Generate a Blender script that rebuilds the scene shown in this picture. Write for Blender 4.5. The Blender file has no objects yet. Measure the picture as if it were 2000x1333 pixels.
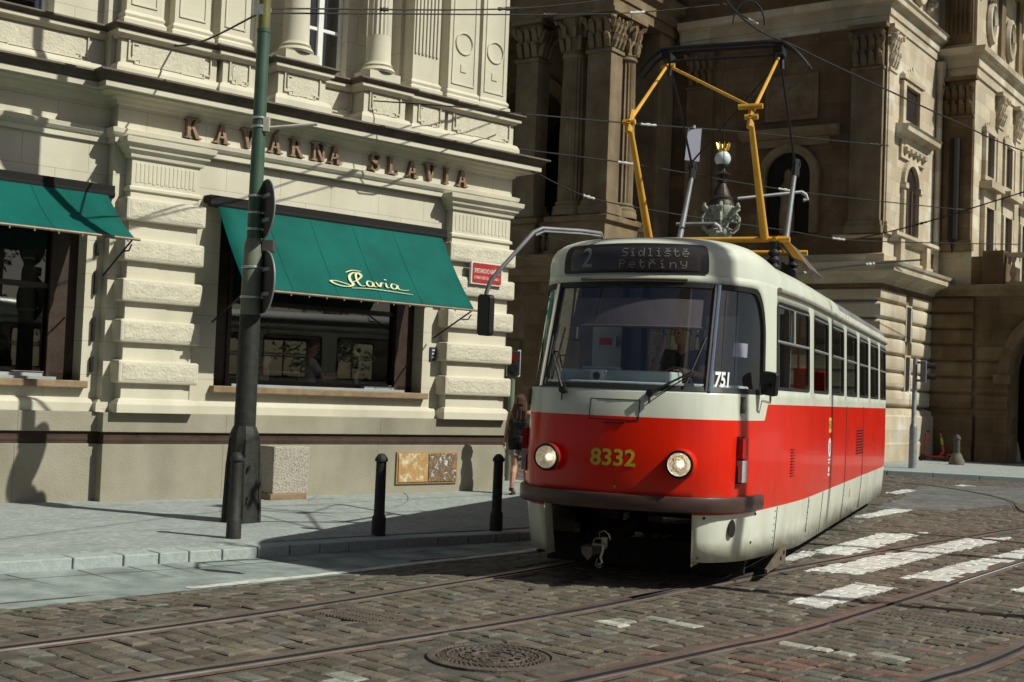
import bpy, bmesh, math, random
from mathutils import Vector, Matrix
random.seed(7)
R = math.radians
S = bpy.context.scene
COL = S.collection
# ------------------------------------------------------------------ camera
CAM_P, CAM_R, CAM_H, CAM_F = 0.0404, 0.03935, 1.7, 2500.0
def camera():
    p, r = CAM_P, CAM_R
    fwd = Vector((0, math.cos(p), math.sin(p))); up0 = Vector((0, -math.sin(p), math.cos(p))); rt0 = Vector((1, 0, 0))
    rt = rt0*math.cos(r) + up0*math.sin(r); up = up0*math.cos(r) - rt0*math.sin(r)
    cd = bpy.data.cameras.new('camera'); co = bpy.data.objects.new('camera', cd); COL.objects.link(co)
    m = Matrix((rt, up, -fwd)).transposed().to_4x4(); m.translation = (0, 0, CAM_H); co.matrix_world = m
    cd.sensor_width = 36; cd.lens = CAM_F/2000*36; cd.clip_end = 3000; cd.clip_start = 0.1
    cd.dof.use_dof = True; cd.dof.focus_distance = 12.0; cd.dof.aperture_fstop = 4.0
    S.camera = co
camera()
# ------------------------------------------------------------------ light
SUN_AZ, SUN_EL = 112.0, 43.5
SUN_STRENGTH, SKY_STRENGTH, EXPOSURE = 4.9, 0.05, 0.0
def light():
    w = bpy.data.worlds.new('World'); S.world = w; w.use_nodes = True
    nt = w.node_tree; bg = nt.nodes['Background']
    sky = nt.nodes.new('ShaderNodeTexSky'); sky.sky_type = 'NISHITA'; sky.sun_disc = False
    sky.sun_elevation = R(SUN_EL); sky.sun_rotation = R(SUN_AZ); sky.dust_density = 1.6; sky.ozone_density = 1.0
    nt.links.new(sky.outputs[0], bg.inputs[0]); bg.inputs[1].default_value = SKY_STRENGTH
    l = bpy.data.lights.new('sun', 'SUN'); l.energy = SUN_STRENGTH; l.angle = R(0.5); l.color = (0.96, 0.96, 0.86)
    o = bpy.data.objects.new('sun', l); COL.objects.link(o)
    a, e = R(SUN_AZ), R(SUN_EL)
    v = Vector((math.sin(a)*math.cos(e), math.cos(a)*math.cos(e), math.sin(e)))
    o.rotation_euler = v.to_track_quat('Z', 'Y').to_euler(); o.location = v*60
light()
S.view_settings.view_transform = 'Standard'; S.view_settings.look = 'None'
S.view_settings.exposure = EXPOSURE; S.view_settings.gamma = 1.0
S.cycles.max_bounces = 8; S.cycles.diffuse_bounces = 2; S.cycles.transparent_max_bounces = 16
K = 1.08                      # the cafe side of the street lies a little lower than the rails
KZ = 1.7*(1-K)
def KP(x, y): return (x*K, y*K, KZ)
# ------------------------------------------------------------------ materials
def mat(name, c1, c2=None, scale=3.0, rough=0.7, metal=0.0, bump=0.0, bscale=40.0, spec=0.4, coat=0.0, brick=None, stretch=(1, 1, 1), c3=None, detail=6, emit=None, attr=None, streak=None, vor=None, grime=None):
    m = bpy.data.materials.new(name); m.use_nodes = True
    nt = m.node_tree; N = nt.nodes.new; L = nt.links.new
    b = nt.nodes['Principled BSDF']
    b.inputs['Roughness'].default_value = rough; b.inputs['Metallic'].default_value = metal
    b.inputs['Specular IOR Level'].default_value = spec
    b.inputs['Coat Weight'].default_value = coat; b.inputs['Coat Roughness'].default_value = 0.06
    col = None
    tc = N('ShaderNodeTexCoord'); mp = N('ShaderNodeMapping'); mp.inputs['Scale'].default_value = stretch
    L(tc.outputs['Object'], mp.inputs['Vector'])
    if c2 is None:
        b.inputs['Base Color'].default_value = (*c1, 1)
    else:
        n = N('ShaderNodeTexNoise'); n.inputs['Scale'].default_value = scale; n.inputs['Detail'].default_value = detail; n.inputs['Roughness'].default_value = 0.62
        L(mp.outputs[0], n.inputs['Vector'])
        r = N('ShaderNodeValToRGB'); r.color_ramp.elements[0].position = 0.34; r.color_ramp.elements[1].position = 0.66
        r.color_ramp.elements[0].color = (*c1, 1); r.color_ramp.elements[1].color = (*c2, 1)
        if c3:
            e = r.color_ramp.elements.new(0.52); e.color = (*c3, 1)
        L(n.outputs['Fac'], r.inputs['Fac']); col = r.outputs['Color']
    hts = []
    if brick:
        bw, bh, mort, off, bdark = brick[:5]
        sp = N('ShaderNodeSeparateXYZ'); L(tc.outputs['Object'], sp.inputs[0])
        cb = N('ShaderNodeCombineXYZ')
        ad = N('ShaderNodeMath'); ad.operation = 'ADD'; L(sp.outputs[0], ad.inputs[0]); L(sp.outputs[1], ad.inputs[1])
        L(ad.outputs[0], cb.inputs[0]); L(sp.outputs[2], cb.inputs[1])
        bt = N('ShaderNodeTexBrick'); bt.offset = off
        bt.inputs['Scale'].default_value = 1; bt.inputs['Brick Width'].default_value = bw; bt.inputs['Row Height'].default_value = bh
        bt.inputs['Mortar Size'].default_value = mort; bt.inputs['Mortar Smooth'].default_value = 0.3; bt.inputs['Bias'].default_value = 0
        v = brick[5] if len(brick) > 5 else 0.0
        bt.inputs['Color1'].default_value = (1-v, 1-v*1.1, 1-v*1.3, 1); bt.inputs['Color2'].default_value = (1+v*.3, 1+v*.3, 1+v*.3, 1)
        bt.inputs['Mortar'].default_value = (bdark, bdark, bdark, 1)
        L(cb.outputs[0], bt.inputs['Vector'])
        mx = N('ShaderNodeMixRGB'); mx.blend_type = 'MULTIPLY'; mx.inputs[0].default_value = 1
        if col is None: mx.inputs[1].default_value = (*c1, 1)
        else: L(col, mx.inputs[1])
        L(bt.outputs['Color'], mx.inputs[2]); col = mx.outputs[0]
        iv = N('ShaderNodeMath'); iv.operation = 'SUBTRACT'; iv.inputs[0].default_value = 1; L(bt.outputs['Fac'], iv.inputs[1]); hts.append((iv.outputs[0], 1.0))
    if streak:   # rain-washed stains running down a wall
        n2 = N('ShaderNodeTexNoise'); n2.inputs['Scale'].default_value = streak[0]; n2.inputs['Detail'].default_value = 5
        m2 = N('ShaderNodeMapping'); m2.inputs['Scale'].default_value = (1, 1, 0.16); L(tc.outputs['Object'], m2.inputs['Vector']); L(m2.outputs[0], n2.inputs['Vector'])
        rr = N('ShaderNodeMapRange'); rr.inputs[1].default_value = 0.45; rr.inputs[2].default_value = 0.75; rr.inputs[3].default_value = 1; rr.inputs[4].default_value = streak[1]
        L(n2.outputs['Fac'], rr.inputs[0])
        mx = N('ShaderNodeMixRGB'); mx.blend_type = 'MULTIPLY'; mx.inputs[0].default_value = 1
        if col is None: mx.inputs[1].default_value = (*c1, 1)
        else: L(col, mx.inputs[1])
        L(rr.outputs[0], mx.inputs[2]); col = mx.outputs[0]
    if vor:      # small mosaic stones: each cell its own tone, dark joints
        vo = N('ShaderNodeTexVoronoi'); vo.inputs['Scale'].default_value = vor[0]; vo.inputs['Randomness'].default_value = .75; L(tc.outputs['Object'], vo.inputs['Vector'])
        ve = N('ShaderNodeTexVoronoi'); ve.feature = 'DISTANCE_TO_EDGE'; ve.inputs['Scale'].default_value = vor[0]; ve.inputs['Randomness'].default_value = .75; L(tc.outputs['Object'], ve.inputs['Vector'])
        bw_ = N('ShaderNodeRGBToBW'); L(vo.outputs['Color'], bw_.inputs[0]); r1 = N('ShaderNodeMapRange'); r1.inputs[1].default_value = .2; r1.inputs[2].default_value = .8; r1.inputs[3].default_value = 1-vor[1]; r1.inputs[4].default_value = 1+vor[1]*.6; L(bw_.outputs[0], r1.inputs[0])
        r2 = N('ShaderNodeMapRange'); r2.inputs[1].default_value = 0; r2.inputs[2].default_value = .09; r2.inputs[3].default_value = vor[2]; r2.inputs[4].default_value = 1; L(ve.outputs['Distance'], r2.inputs[0])
        mm = N('ShaderNodeMath'); mm.operation = 'MULTIPLY'; L(r1.outputs[0], mm.inputs[0]); L(r2.outputs[0], mm.inputs[1])
        mx = N('ShaderNodeMixRGB'); mx.blend_type = 'MULTIPLY'; mx.inputs[0].default_value = 1; L(col, mx.inputs[1]); L(mm.outputs[0], mx.inputs[2]); col = mx.outputs[0]; hts.append((r2.outputs[0], .6))
    if grime:    # road dirt splashed up from below: (z bottom, z top, strength, colour)
        sz = N('ShaderNodeSeparateXYZ'); L(tc.outputs['Object'], sz.inputs[0]); gr = N('ShaderNodeMapRange'); gr.interpolation_type = 'SMOOTHSTEP'; gr.inputs[1].default_value = grime[1]; gr.inputs[2].default_value = grime[0]; gr.inputs[3].default_value = 0; gr.inputs[4].default_value = grime[2]; L(sz.outputs[2], gr.inputs[0])
        gn = N('ShaderNodeTexNoise'); gn.inputs['Scale'].default_value = 5; gn.inputs['Detail'].default_value = 8; L(tc.outputs['Object'], gn.inputs['Vector']); g3 = N('ShaderNodeMapRange'); g3.inputs[1].default_value = .35; g3.inputs[2].default_value = .65; L(gn.outputs['Fac'], g3.inputs[0])
        gm = N('ShaderNodeMath'); gm.operation = 'MULTIPLY'; L(gr.outputs[0], gm.inputs[0]); L(g3.outputs[0], gm.inputs[1]); mx = N('ShaderNodeMixRGB'); L(gm.outputs[0], mx.inputs[0]); L(col, mx.inputs[1]); mx.inputs[2].default_value = (*grime[3], 1); col = mx.outputs[0]
    if attr:
        at = N('ShaderNodeAttribute'); at.attribute_name = attr
        mx = N('ShaderNodeMixRGB'); mx.blend_type = 'MULTIPLY'; mx.inputs[0].default_value = 1
        L(col, mx.inputs[1]); L(at.outputs['Color'], mx.inputs[2]); col = mx.outputs[0]
    if col is not None: L(col, b.inputs['Base Color'])
    if bump or hts:
        nb = N('ShaderNodeTexNoise'); nb.inputs['Scale'].default_value = bscale; nb.inputs['Detail'].default_value = 5
        L(mp.outputs[0], nb.inputs['Vector'])
        bp = N('ShaderNodeBump'); bp.inputs['Strength'].default_value = min(1, bump if bump else 0.3); bp.inputs['Distance'].default_value = 0.02
        h = nb.outputs['Fac']
        for o, wgt in hts:
            a = N('ShaderNodeMath'); a.operation = 'ADD'; L(h, a.inputs[0]); L(o, a.inputs[1]); h = a.outputs[0]
        L(h, bp.inputs['Height']); L(bp.outputs[0], b.inputs['Normal'])
        rv = N('ShaderNodeMapRange'); rv.inputs[3].default_value = max(0, rough-.08); rv.inputs[4].default_value = min(1, rough+.08); L(nb.outputs['Fac'], rv.inputs[0]); L(rv.outputs[0], b.inputs['Roughness'])
    if emit:
        b.inputs['Emission Color'].default_value = (*emit[0], 1); b.inputs['Emission Strength'].default_value = emit[1]
    return m
def glass(name, tint=(0.8, 0.82, 0.8), ior=1.5, rough=0.015):
    m = bpy.data.materials.new(name); m.use_nodes = True; nt = m.node_tree; nt.nodes.clear(); N = nt.nodes.new; L = nt.links.new
    o = N('ShaderNodeOutputMaterial'); mx = N('ShaderNodeMixShader'); lw = N('ShaderNodeLayerWeight'); lw.inputs[0].default_value = .5; pw = N('ShaderNodeMath'); pw.operation = 'POWER'; pw.inputs[1].default_value = 5; L(lw.outputs['Facing'], pw.inputs[0]); F0 = ((ior-1)/(ior+1))**2; f = N('ShaderNodeMapRange'); f.inputs[3].default_value = F0; f.inputs[4].default_value = 1.0; L(pw.outputs[0], f.inputs[0])
    t = N('ShaderNodeBsdfTransparent'); t.inputs[0].default_value = (*tint, 1); g = N('ShaderNodeBsdfGlossy'); g.inputs['Roughness'].default_value = rough
    n = N('ShaderNodeTexNoise'); n.inputs['Scale'].default_value = 1.3; b = N('ShaderNodeBump'); b.inputs['Strength'].default_value = 0.03; L(n.outputs[0], b.inputs['Height']); L(b.outputs[0], g.inputs['Normal'])
    L(f.outputs[0], mx.inputs[0]); L(t.outputs[0], mx.inputs[1]); L(g.outputs[0], mx.inputs[2]); L(mx.outputs[0], o.inputs[0])
    return m
# ------------------------------------------------------------------ mesh builder
def catmull(pts, n=6):
    P = [Vector(p) for p in pts]; out = []
    for i in range(len(P)-1):
        p0 = P[i-1] if i else P[0]*2-P[1]; p1, p2 = P[i], P[i+1]; p3 = P[i+2] if i+2 < len(P) else P[-1]*2-P[-2]
        for k in range(n):
            t = k/n
            out.append(0.5*((2*p1)+(p2-p0)*t+(2*p0-5*p1+4*p2-p3)*t*t+(3*p1-p0-3*p2+p3)*t*t*t))
    out.append(P[-1]); return out
class MB:
    def __init__(s): s.v, s.f, s.mi, s.m = [], [], [], 0
    def add(s, vs, fs):
        k = len(s.v); s.v += [tuple(v) for v in vs]
        for f in fs: s.f.append([k+i for i in f]); s.mi.append(s.m)
        return s
    def box(s, x0, x1, y0, y1, z0, z1):
        vs = [(x, y, z) for z in (z0, z1) for y in (y0, y1) for x in (x0, x1)]
        return s.add(vs, [(0, 2, 3, 1), (4, 5, 7, 6), (0, 1, 5, 4), (2, 6, 7, 3), (0, 4, 6, 2), (1, 3, 7, 5)])
    def cbox(s, c, sz, rz=0.0, rx=0.0):   # centred box, rotated
        M = Matrix.Translation(c) @ Matrix.Rotation(rz, 4, 'Z') @ Matrix.Rotation(rx, 4, 'X'); k = len(s.v)
        s.box(-sz[0]/2, sz[0]/2, -sz[1]/2, sz[1]/2, -sz[2]/2, sz[2]/2)
        for i in range(k, len(s.v)): s.v[i] = tuple(M @ Vector(s.v[i]))
        return s
    def prism(s, poly, ax, a, b):         # polygon extruded along axis ax ('x','y','z')
        def mk(p, t): return {'x': (t, p[0], p[1]), 'y': (p[0], t, p[1]), 'z': (p[0], p[1], t)}[ax]
        n = len(poly); vs = [mk(p, a) for p in poly]+[mk(p, b) for p in poly]
        fs = [list(range(n))[::-1], list(range(n, 2*n))]+[(i, (i+1) % n, n+(i+1) % n, n+i) for i in range(n)]
        return s.add(vs, fs)
    def tube(s, pts, r, n=8, caps=True):
        P = [Vector(p) for p in pts]; rs = r if isinstance(r, (list, tuple)) else [r]*len(P)
        vs, fs = [], []; T = None
        for i, p in enumerate(P):
            d = (P[min(i+1, len(P)-1)]-P[max(i-1, 0)])
            d = d.normalized() if d.length > 1e-9 else Vector((0, 0, 1))
            if T is None: T = d.orthogonal().normalized()
            T = (T-d*T.dot(d)); T = T.normalized() if T.length > 1e-6 else d.orthogonal().normalized()
            B = d.cross(T)
            for k in range(n):
                a = 2*math.pi*k/n; vs.append(p+(T*math.cos(a)+B*math.sin(a))*rs[i])
        for i in range(len(P)-1):
            for k in range(n): fs.append((i*n+k, i*n+(k+1) % n, (i+1)*n+(k+1) % n, (i+1)*n+k))
        if caps: fs += [list(range(n))[::-1], list(range((len(P)-1)*n, len(P)*n))]
        return s.add(vs, fs)
    def lathe(s, prof, c=(0, 0, 0), n=16, caps=True, flute=None):
        vs, fs = [], []
        for r, z in prof:
            for k in range(n):
                a = 2*math.pi*k/n; rr = r
                if flute and k % 2: rr = r*flute
                vs.append((c[0]+rr*math.cos(a), c[1]+rr*math.sin(a), c[2]+z))
        m = len(prof)
        for i in range(m-1):
            for k in range(n): fs.append((i*n+k, i*n+(k+1) % n, (i+1)*n+(k+1) % n, (i+1)*n+k))
        if caps: fs += [list(range(n))[::-1], list(range((m-1)*n, m*n))]
        return s.add(vs, fs)
    def disc(s, c, nrm, r, th=0.0, n=24, r2=None):
        nrm = Vector(nrm).normalized(); c = Vector(c)
        return s.tube([c-nrm*th/2, c+nrm*th/2], [r, r if r2 is None else r2], n)
    def mould(s, path, prof, closed=False):   # profile (out, z) swept along a plan path, out = right of travel
        P = [Vector((p[0], p[1])) for p in path]; n = len(P); rows = []
        for i, p in enumerate(P):
            a = P[i-1] if (i or closed) else None; b = P[(i+1) % n] if (i < n-1 or closed) else None
            d1 = (p-a).normalized() if a is not None else (b-p).normalized(); d2 = (b-p).normalized() if b is not None else d1
            n1 = Vector((d1.y, -d1.x)); n2 = Vector((d2.y, -d2.x)); m = n1+n2
            m = m/max(0.3, m.dot(n1)) if m.length > 1e-6 else n1
            rows.append([(p.x+m.x*o, p.y+m.y*o, z) for o, z in prof])
        k = len(prof); vs = [v for r in rows for v in r]; fs = []
        for i in range(n if closed else n-1):
            j = (i+1) % n
            for q in range(k-1): fs.append((i*k+q, j*k+q, j*k+q+1, i*k+q+1))
        if not closed: fs += [list(range(k)), list(range((n-1)*k, n*k))[::-1]]
        return s.add(vs, fs)
    def grid(s, fn, us, vs_):
        vs = [fn(u, v) for u in us for v in vs_]; k = len(vs_)
        return s.add(vs, [(i*k+j, (i+1)*k+j, (i+1)*k+j+1, i*k+j+1) for i in range(len(us)-1) for j in range(k-1)])
    def mesh(s, name, mats, smooth=False, merge=True, recalc=True):
        me = bpy.data.meshes.new(name); me.from_pydata(s.v, [], s.f); me.update()
        for m in (mats if isinstance(mats, (list, tuple)) else [mats]): me.materials.append(m)
        me.polygons.foreach_set('material_index', s.mi)
        bm = bmesh.new(); bm.from_mesh(me)
        if merge: bmesh.ops.remove_doubles(bm, verts=bm.verts, dist=0.0004)
        if recalc: bmesh.ops.recalc_face_normals(bm, faces=bm.faces)
        bm.to_mesh(me); bm.free()
        if smooth:
            me.polygons.foreach_set('use_smooth', [True]*len(me.polygons)); me.set_sharp_from_angle(angle=R(smooth if smooth is not True else 38))
        return me
    def build(s, name, mats, parent=None, smooth=False, bevel=0.0, merge=True, recalc=True, kind=None, label=None):
        o = bpy.data.objects.new(name, s.mesh(name, mats, smooth, merge, recalc)); COL.objects.link(o)
        if parent is not None: o.parent = parent
        if bevel:
            b = o.modifiers.new('bevel', 'BEVEL'); b.width = bevel; b.segments = 2; b.limit_method = 'ANGLE'; b.angle_limit = R(40)
        if kind: o['kind'] = kind
        if label: o['label'] = label
        return o
def tag(o, label, cat, group=None):
    o['label'] = label; o['category'] = cat
    if group: o['group'] = group
    return o
def thing(name, label, cat, loc=(0, 0, 0), rz=0.0, group=None, sc=1.0):
    o = bpy.data.objects.new(name, None); COL.objects.link(o); o.location = loc; o.scale = (sc, sc, sc); o.rotation_euler = (0, 0, rz); o.empty_display_size = 0.2
    return tag(o, label, cat, group)
def dup(root, loc, rz, label, group=None):
    r = root.copy(); COL.objects.link(r); r.location = loc; r.rotation_euler = (0, 0, rz); r['label'] = label
    if group: r['group'] = group
    for ch in list(root.children):
        c = ch.copy(); COL.objects.link(c); c.parent = r
        for g in list(ch.children):
            d = g.copy(); COL.objects.link(d); d.parent = c
    return r
def text_verts(txt, size, align='CENTER', extrude=0.0, bold=0.0):   # text outline as verts/faces in its own XY plane
    cu = bpy.data.curves.new('t', 'FONT'); cu.body = txt; cu.size = size; cu.align_x = align; cu.align_y = 'CENTER'; cu.extrude = extrude; cu.offset = bold; cu.resolution_u = 4
    o = bpy.data.objects.new('t', cu); COL.objects.link(o); dg = bpy.context.evaluated_depsgraph_get()
    me = o.evaluated_get(dg).to_mesh(); vs = [tuple(v.co) for v in me.vertices]; fs = [list(p.vertices) for p in me.polygons]
    o.evaluated_get(dg).to_mesh_clear(); bpy.data.objects.remove(o); bpy.data.curves.remove(cu)
    return vs, fs
def inpoly(x, y, P):
    c = False; n = len(P)
    for i in range(n):
        x1, y1 = P[i][:2]; x2, y2 = P[(i+1) % n][:2]
        if (y1 > y) != (y2 > y) and x < (x2-x1)*(y-y1)/(y2-y1)+x1: c = not c
    return c
def dseg(x, y, L):
    b = 9e9
    for (x1, y1), (x2, y2) in zip(L[:-1], L[1:]):
        dx, dy = x2-x1, y2-y1; t = max(0, min(1, ((x-x1)*dx+(y-y1)*dy)/(dx*dx+dy*dy+1e-9)))
        b = min(b, math.hypot(x-x1-t*dx, y-y1-t*dy))
    return b
# ================================================================== GROUND
M_DIRT = mat('road_dirt', (.045, .038, .032), (.11, .094, .078), 5, .95, bump=.6)
M_SETT = mat('granite_sett', (.082, .071, .056), (.140, .122, .097), 7, .82, bump=.5, bscale=42, attr='stone', spec=.25)
M_PAINT = mat('road_paint', (.50, .515, .47), (.30, .30, .27), 5, .8, bump=.4, bscale=60, c3=(.56, .575, .53))
M_PAVE = mat('pavement_granite', (.285, .312, .295), (.385, .415, .39), 1.2, .85, bump=.35, bscale=130, streak=(1.2, .8), spec=.2, vor=(15, .13, .82))
M_KERB = mat('kerb_granite', (.29, .33, .31), (.38, .425, .40), 18, .8, bump=.4, bscale=70, spec=.25)
M_GUT = mat('gutter_concrete', (.17, .195, .18), (.34, .38, .35), 2.2, .85, bump=.35, bscale=60, c3=(.255, .295, .275), spec=.15, streak=(1.3, .8))
M_ASPH = mat('asphalt', (.10, .10, .092), (.185, .185, .17), 1.6, .9, bump=.5, bscale=120, vor=(8, .2, .7))
M_STEEL = mat('rail_steel', (.20, .165, .145), (.30, .26, .24), 3, .42, metal=.7, stretch=(1, 1, 1))
M_RUST = mat('rusted_steel', (.10, .065, .045), (.17, .115, .08), 8, .75, metal=.2, bump=.4)
M_GROOVE = mat('rail_groove', (.012, .011, .01), rough=.95)
M_IRON = mat('cast_iron', (.085, .07, .058), (.15, .125, .10), 9, .62, metal=.35, bump=.5, bscale=60)

KERB = [(v.x, v.y) for v in catmull([(-30, -10, 0), (-12, 4.7, 0), (-9, 7.25, 0), (-4.45, 11.05, 0), (-2.85, 12.45, 0), (-1.5, 13.72, 0), (0, 14.98, 0), (.85, 16.0, 0), (1.2, 17.5, 0), (1.0, 20, 0), (-.2, 24, 0), (-3, 29, 0), (-14, 42, 0)], 5)]
GUT = [(v.x, v.y) for v in catmull([(-30, -13, 0), (-9, 3.9, 0), (-3.61, 9.25, 0), (-2.95, 9.98, 0), (-2.5, 10.45, 0), (-1.62, 11.42, 0), (-.6, 12.7, 0), (.35, 13.85, 0), (1.25, 15.4, 0), (1.75, 17.4, 0), (1.6, 20, 0), (.4, 24.3, 0), (-2.3, 29.5, 0), (-13, 43, 0)], 5)]
KERBK = [(x*K, y*K) for x, y in KERB]; GUTK = [(x*K, y*K) for x, y in GUT]
RKERB = [(-25, 48), (0, 36.6), (7, 33.5), (9.65, 32.62), (12.8, 31.72), (20, 29.4), (45, 20)]
RAILS = [
 [(-4.6, 4.55), (-2.9, 6.42), (-2.16, 7.23), (-.93, 8.54), (.21, 9.8), (1.08, 10.9), (1.85, 12.1), (2.47, 13.42), (4.67, 18.96), (7.3, 25.6), (8.2, 30), (7.5, 40)],
 [(-5.7, 5.3), (-3.95, 7.1), (-3.1, 8.02), (-2.24, 9.0), (-1.28, 10.25), (-.75, 11.0), (.1, 12.2), (.75, 13.2), (1.13, 13.98), (3.33, 19.5), (5.96, 26.1), (6.8, 30), (6.1, 40)],
 [(1.08, 10.9), (2.0, 12.1), (3.11, 13.58), (6.26, 17.43), (7.7, 19.09), (12, 23.6), (18, 28)],
 [(-1.6, 5.5), (-.6, 6.63), (.34, 7.66), (1.49, 8.9), (2.55, 10.12), (6.13, 15.05), (9, 18.9), (14, 24.6)],
 [(-.4, 4.7), (.55, 5.8), (1.5, 6.82), (2.6, 8.06), (3.71, 9.32), (7.3, 14.2), (10.2, 18), (15, 23.5)],
 [(1.2, 18.5), (3.2, 17.9), (4.62, 17.55), (5.71, 17.5), (6.9, 16.75), (9.2, 14.6), (13, 10)],
 [(5.5, 33), (8.1, 30.6), (9.6, 28.2), (9.75, 25.0), (8.9, 21.9), (8.6, 18), (9.4, 12)],
]
RAILS = [[(v.x, v.y) for v in catmull([(x, y, 0) for x, y in r], 6)] for r in RAILS]
GRATES = [[(3.08, 10.62), (3.32, 10.86), (4.42, 10.16), (4.08, 9.78)], [(-1.36, 9.62), (-1.10, 9.92), (-.70, 9.60), (-.96, 9.30)]]
MANHOLE = (-.04, 8.31, .43)
ASPH = [(6.2, 21.6), (7.6, 24.6), (9.2, 28.6), (10.9, 29.2), (13.5, 28.2), (12.2, 26.0), (9.5, 23.9), (7.4, 21.7)]
STRIPES = {
 'upper zebra stripe just behind the tram side': [(3.47, 14.77), (5.12, 17.45), (5.85, 17.75), (3.95, 14.65)],
 'longest zebra stripe in the middle of the crossing': [(3.05, 13.15), (6.28, 17.3), (6.95, 17.5), (3.62, 13.05)],
 'zebra stripe cut by the right-hand rail': [(3.96, 12.9), (6.5, 16.1), (7.2, 16.3), (4.55, 12.72)],
 'short zebra stripe nearest the camera': [(2.42, 11.02), (3.40, 12.4), (3.72, 12.12), (2.72, 10.83)],
 'thin white line beside the tram rear': [(5.38, 19.85), (6.7, 22.0), (6.95, 21.7), (5.55, 19.65)],
 'thin white line across the grey asphalt': [(7.6, 23.05), (9.9, 26.3), (10.15, 25.9), (7.75, 22.8)],
 'small white dash far behind the crossing': [(7.55, 25.6), (8.4, 27), (8.6, 26.7), (7.75, 25.4)],
 'far white dash near the opposite pavement': [(9.5, 28.1), (10.4, 29.4), (10.65, 29.1), (9.7, 27.8)],
 'stub of zebra stripe at the right edge': [(4.85, 12.3), (5.3, 12.9), (5.6, 12.6), (5.15, 12.0)],
 'faint stripe under the tram flank': [(2.95, 14.05), (3.55, 15.0), (3.68, 14.9), (3.15, 13.95)],
}
def low(o): o.scale = (K, K, K); o.location = (0, 0, KZ); return o
def zroad(x, y):
    if x > 4 or y > 34: return 0.0
    dg = dseg(x, y, GUTK); db = dseg(x, y, RAILS[1][3:]); ra = min(RAILS[1], key=lambda p: (p[0]-x)**2+(p[1]-y)**2)
    d0 = min(dseg(x, y, RAILS[0]), dseg(x, y, RAILS[3]))
    if d0 < db: return 0.0
    f = max(0.0, db-.13)/(max(0.0, db-.13)+dg+1e-6); f = f*f*(3-2*f) if f < .5 else f
    return (KZ+.004)*f
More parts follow.
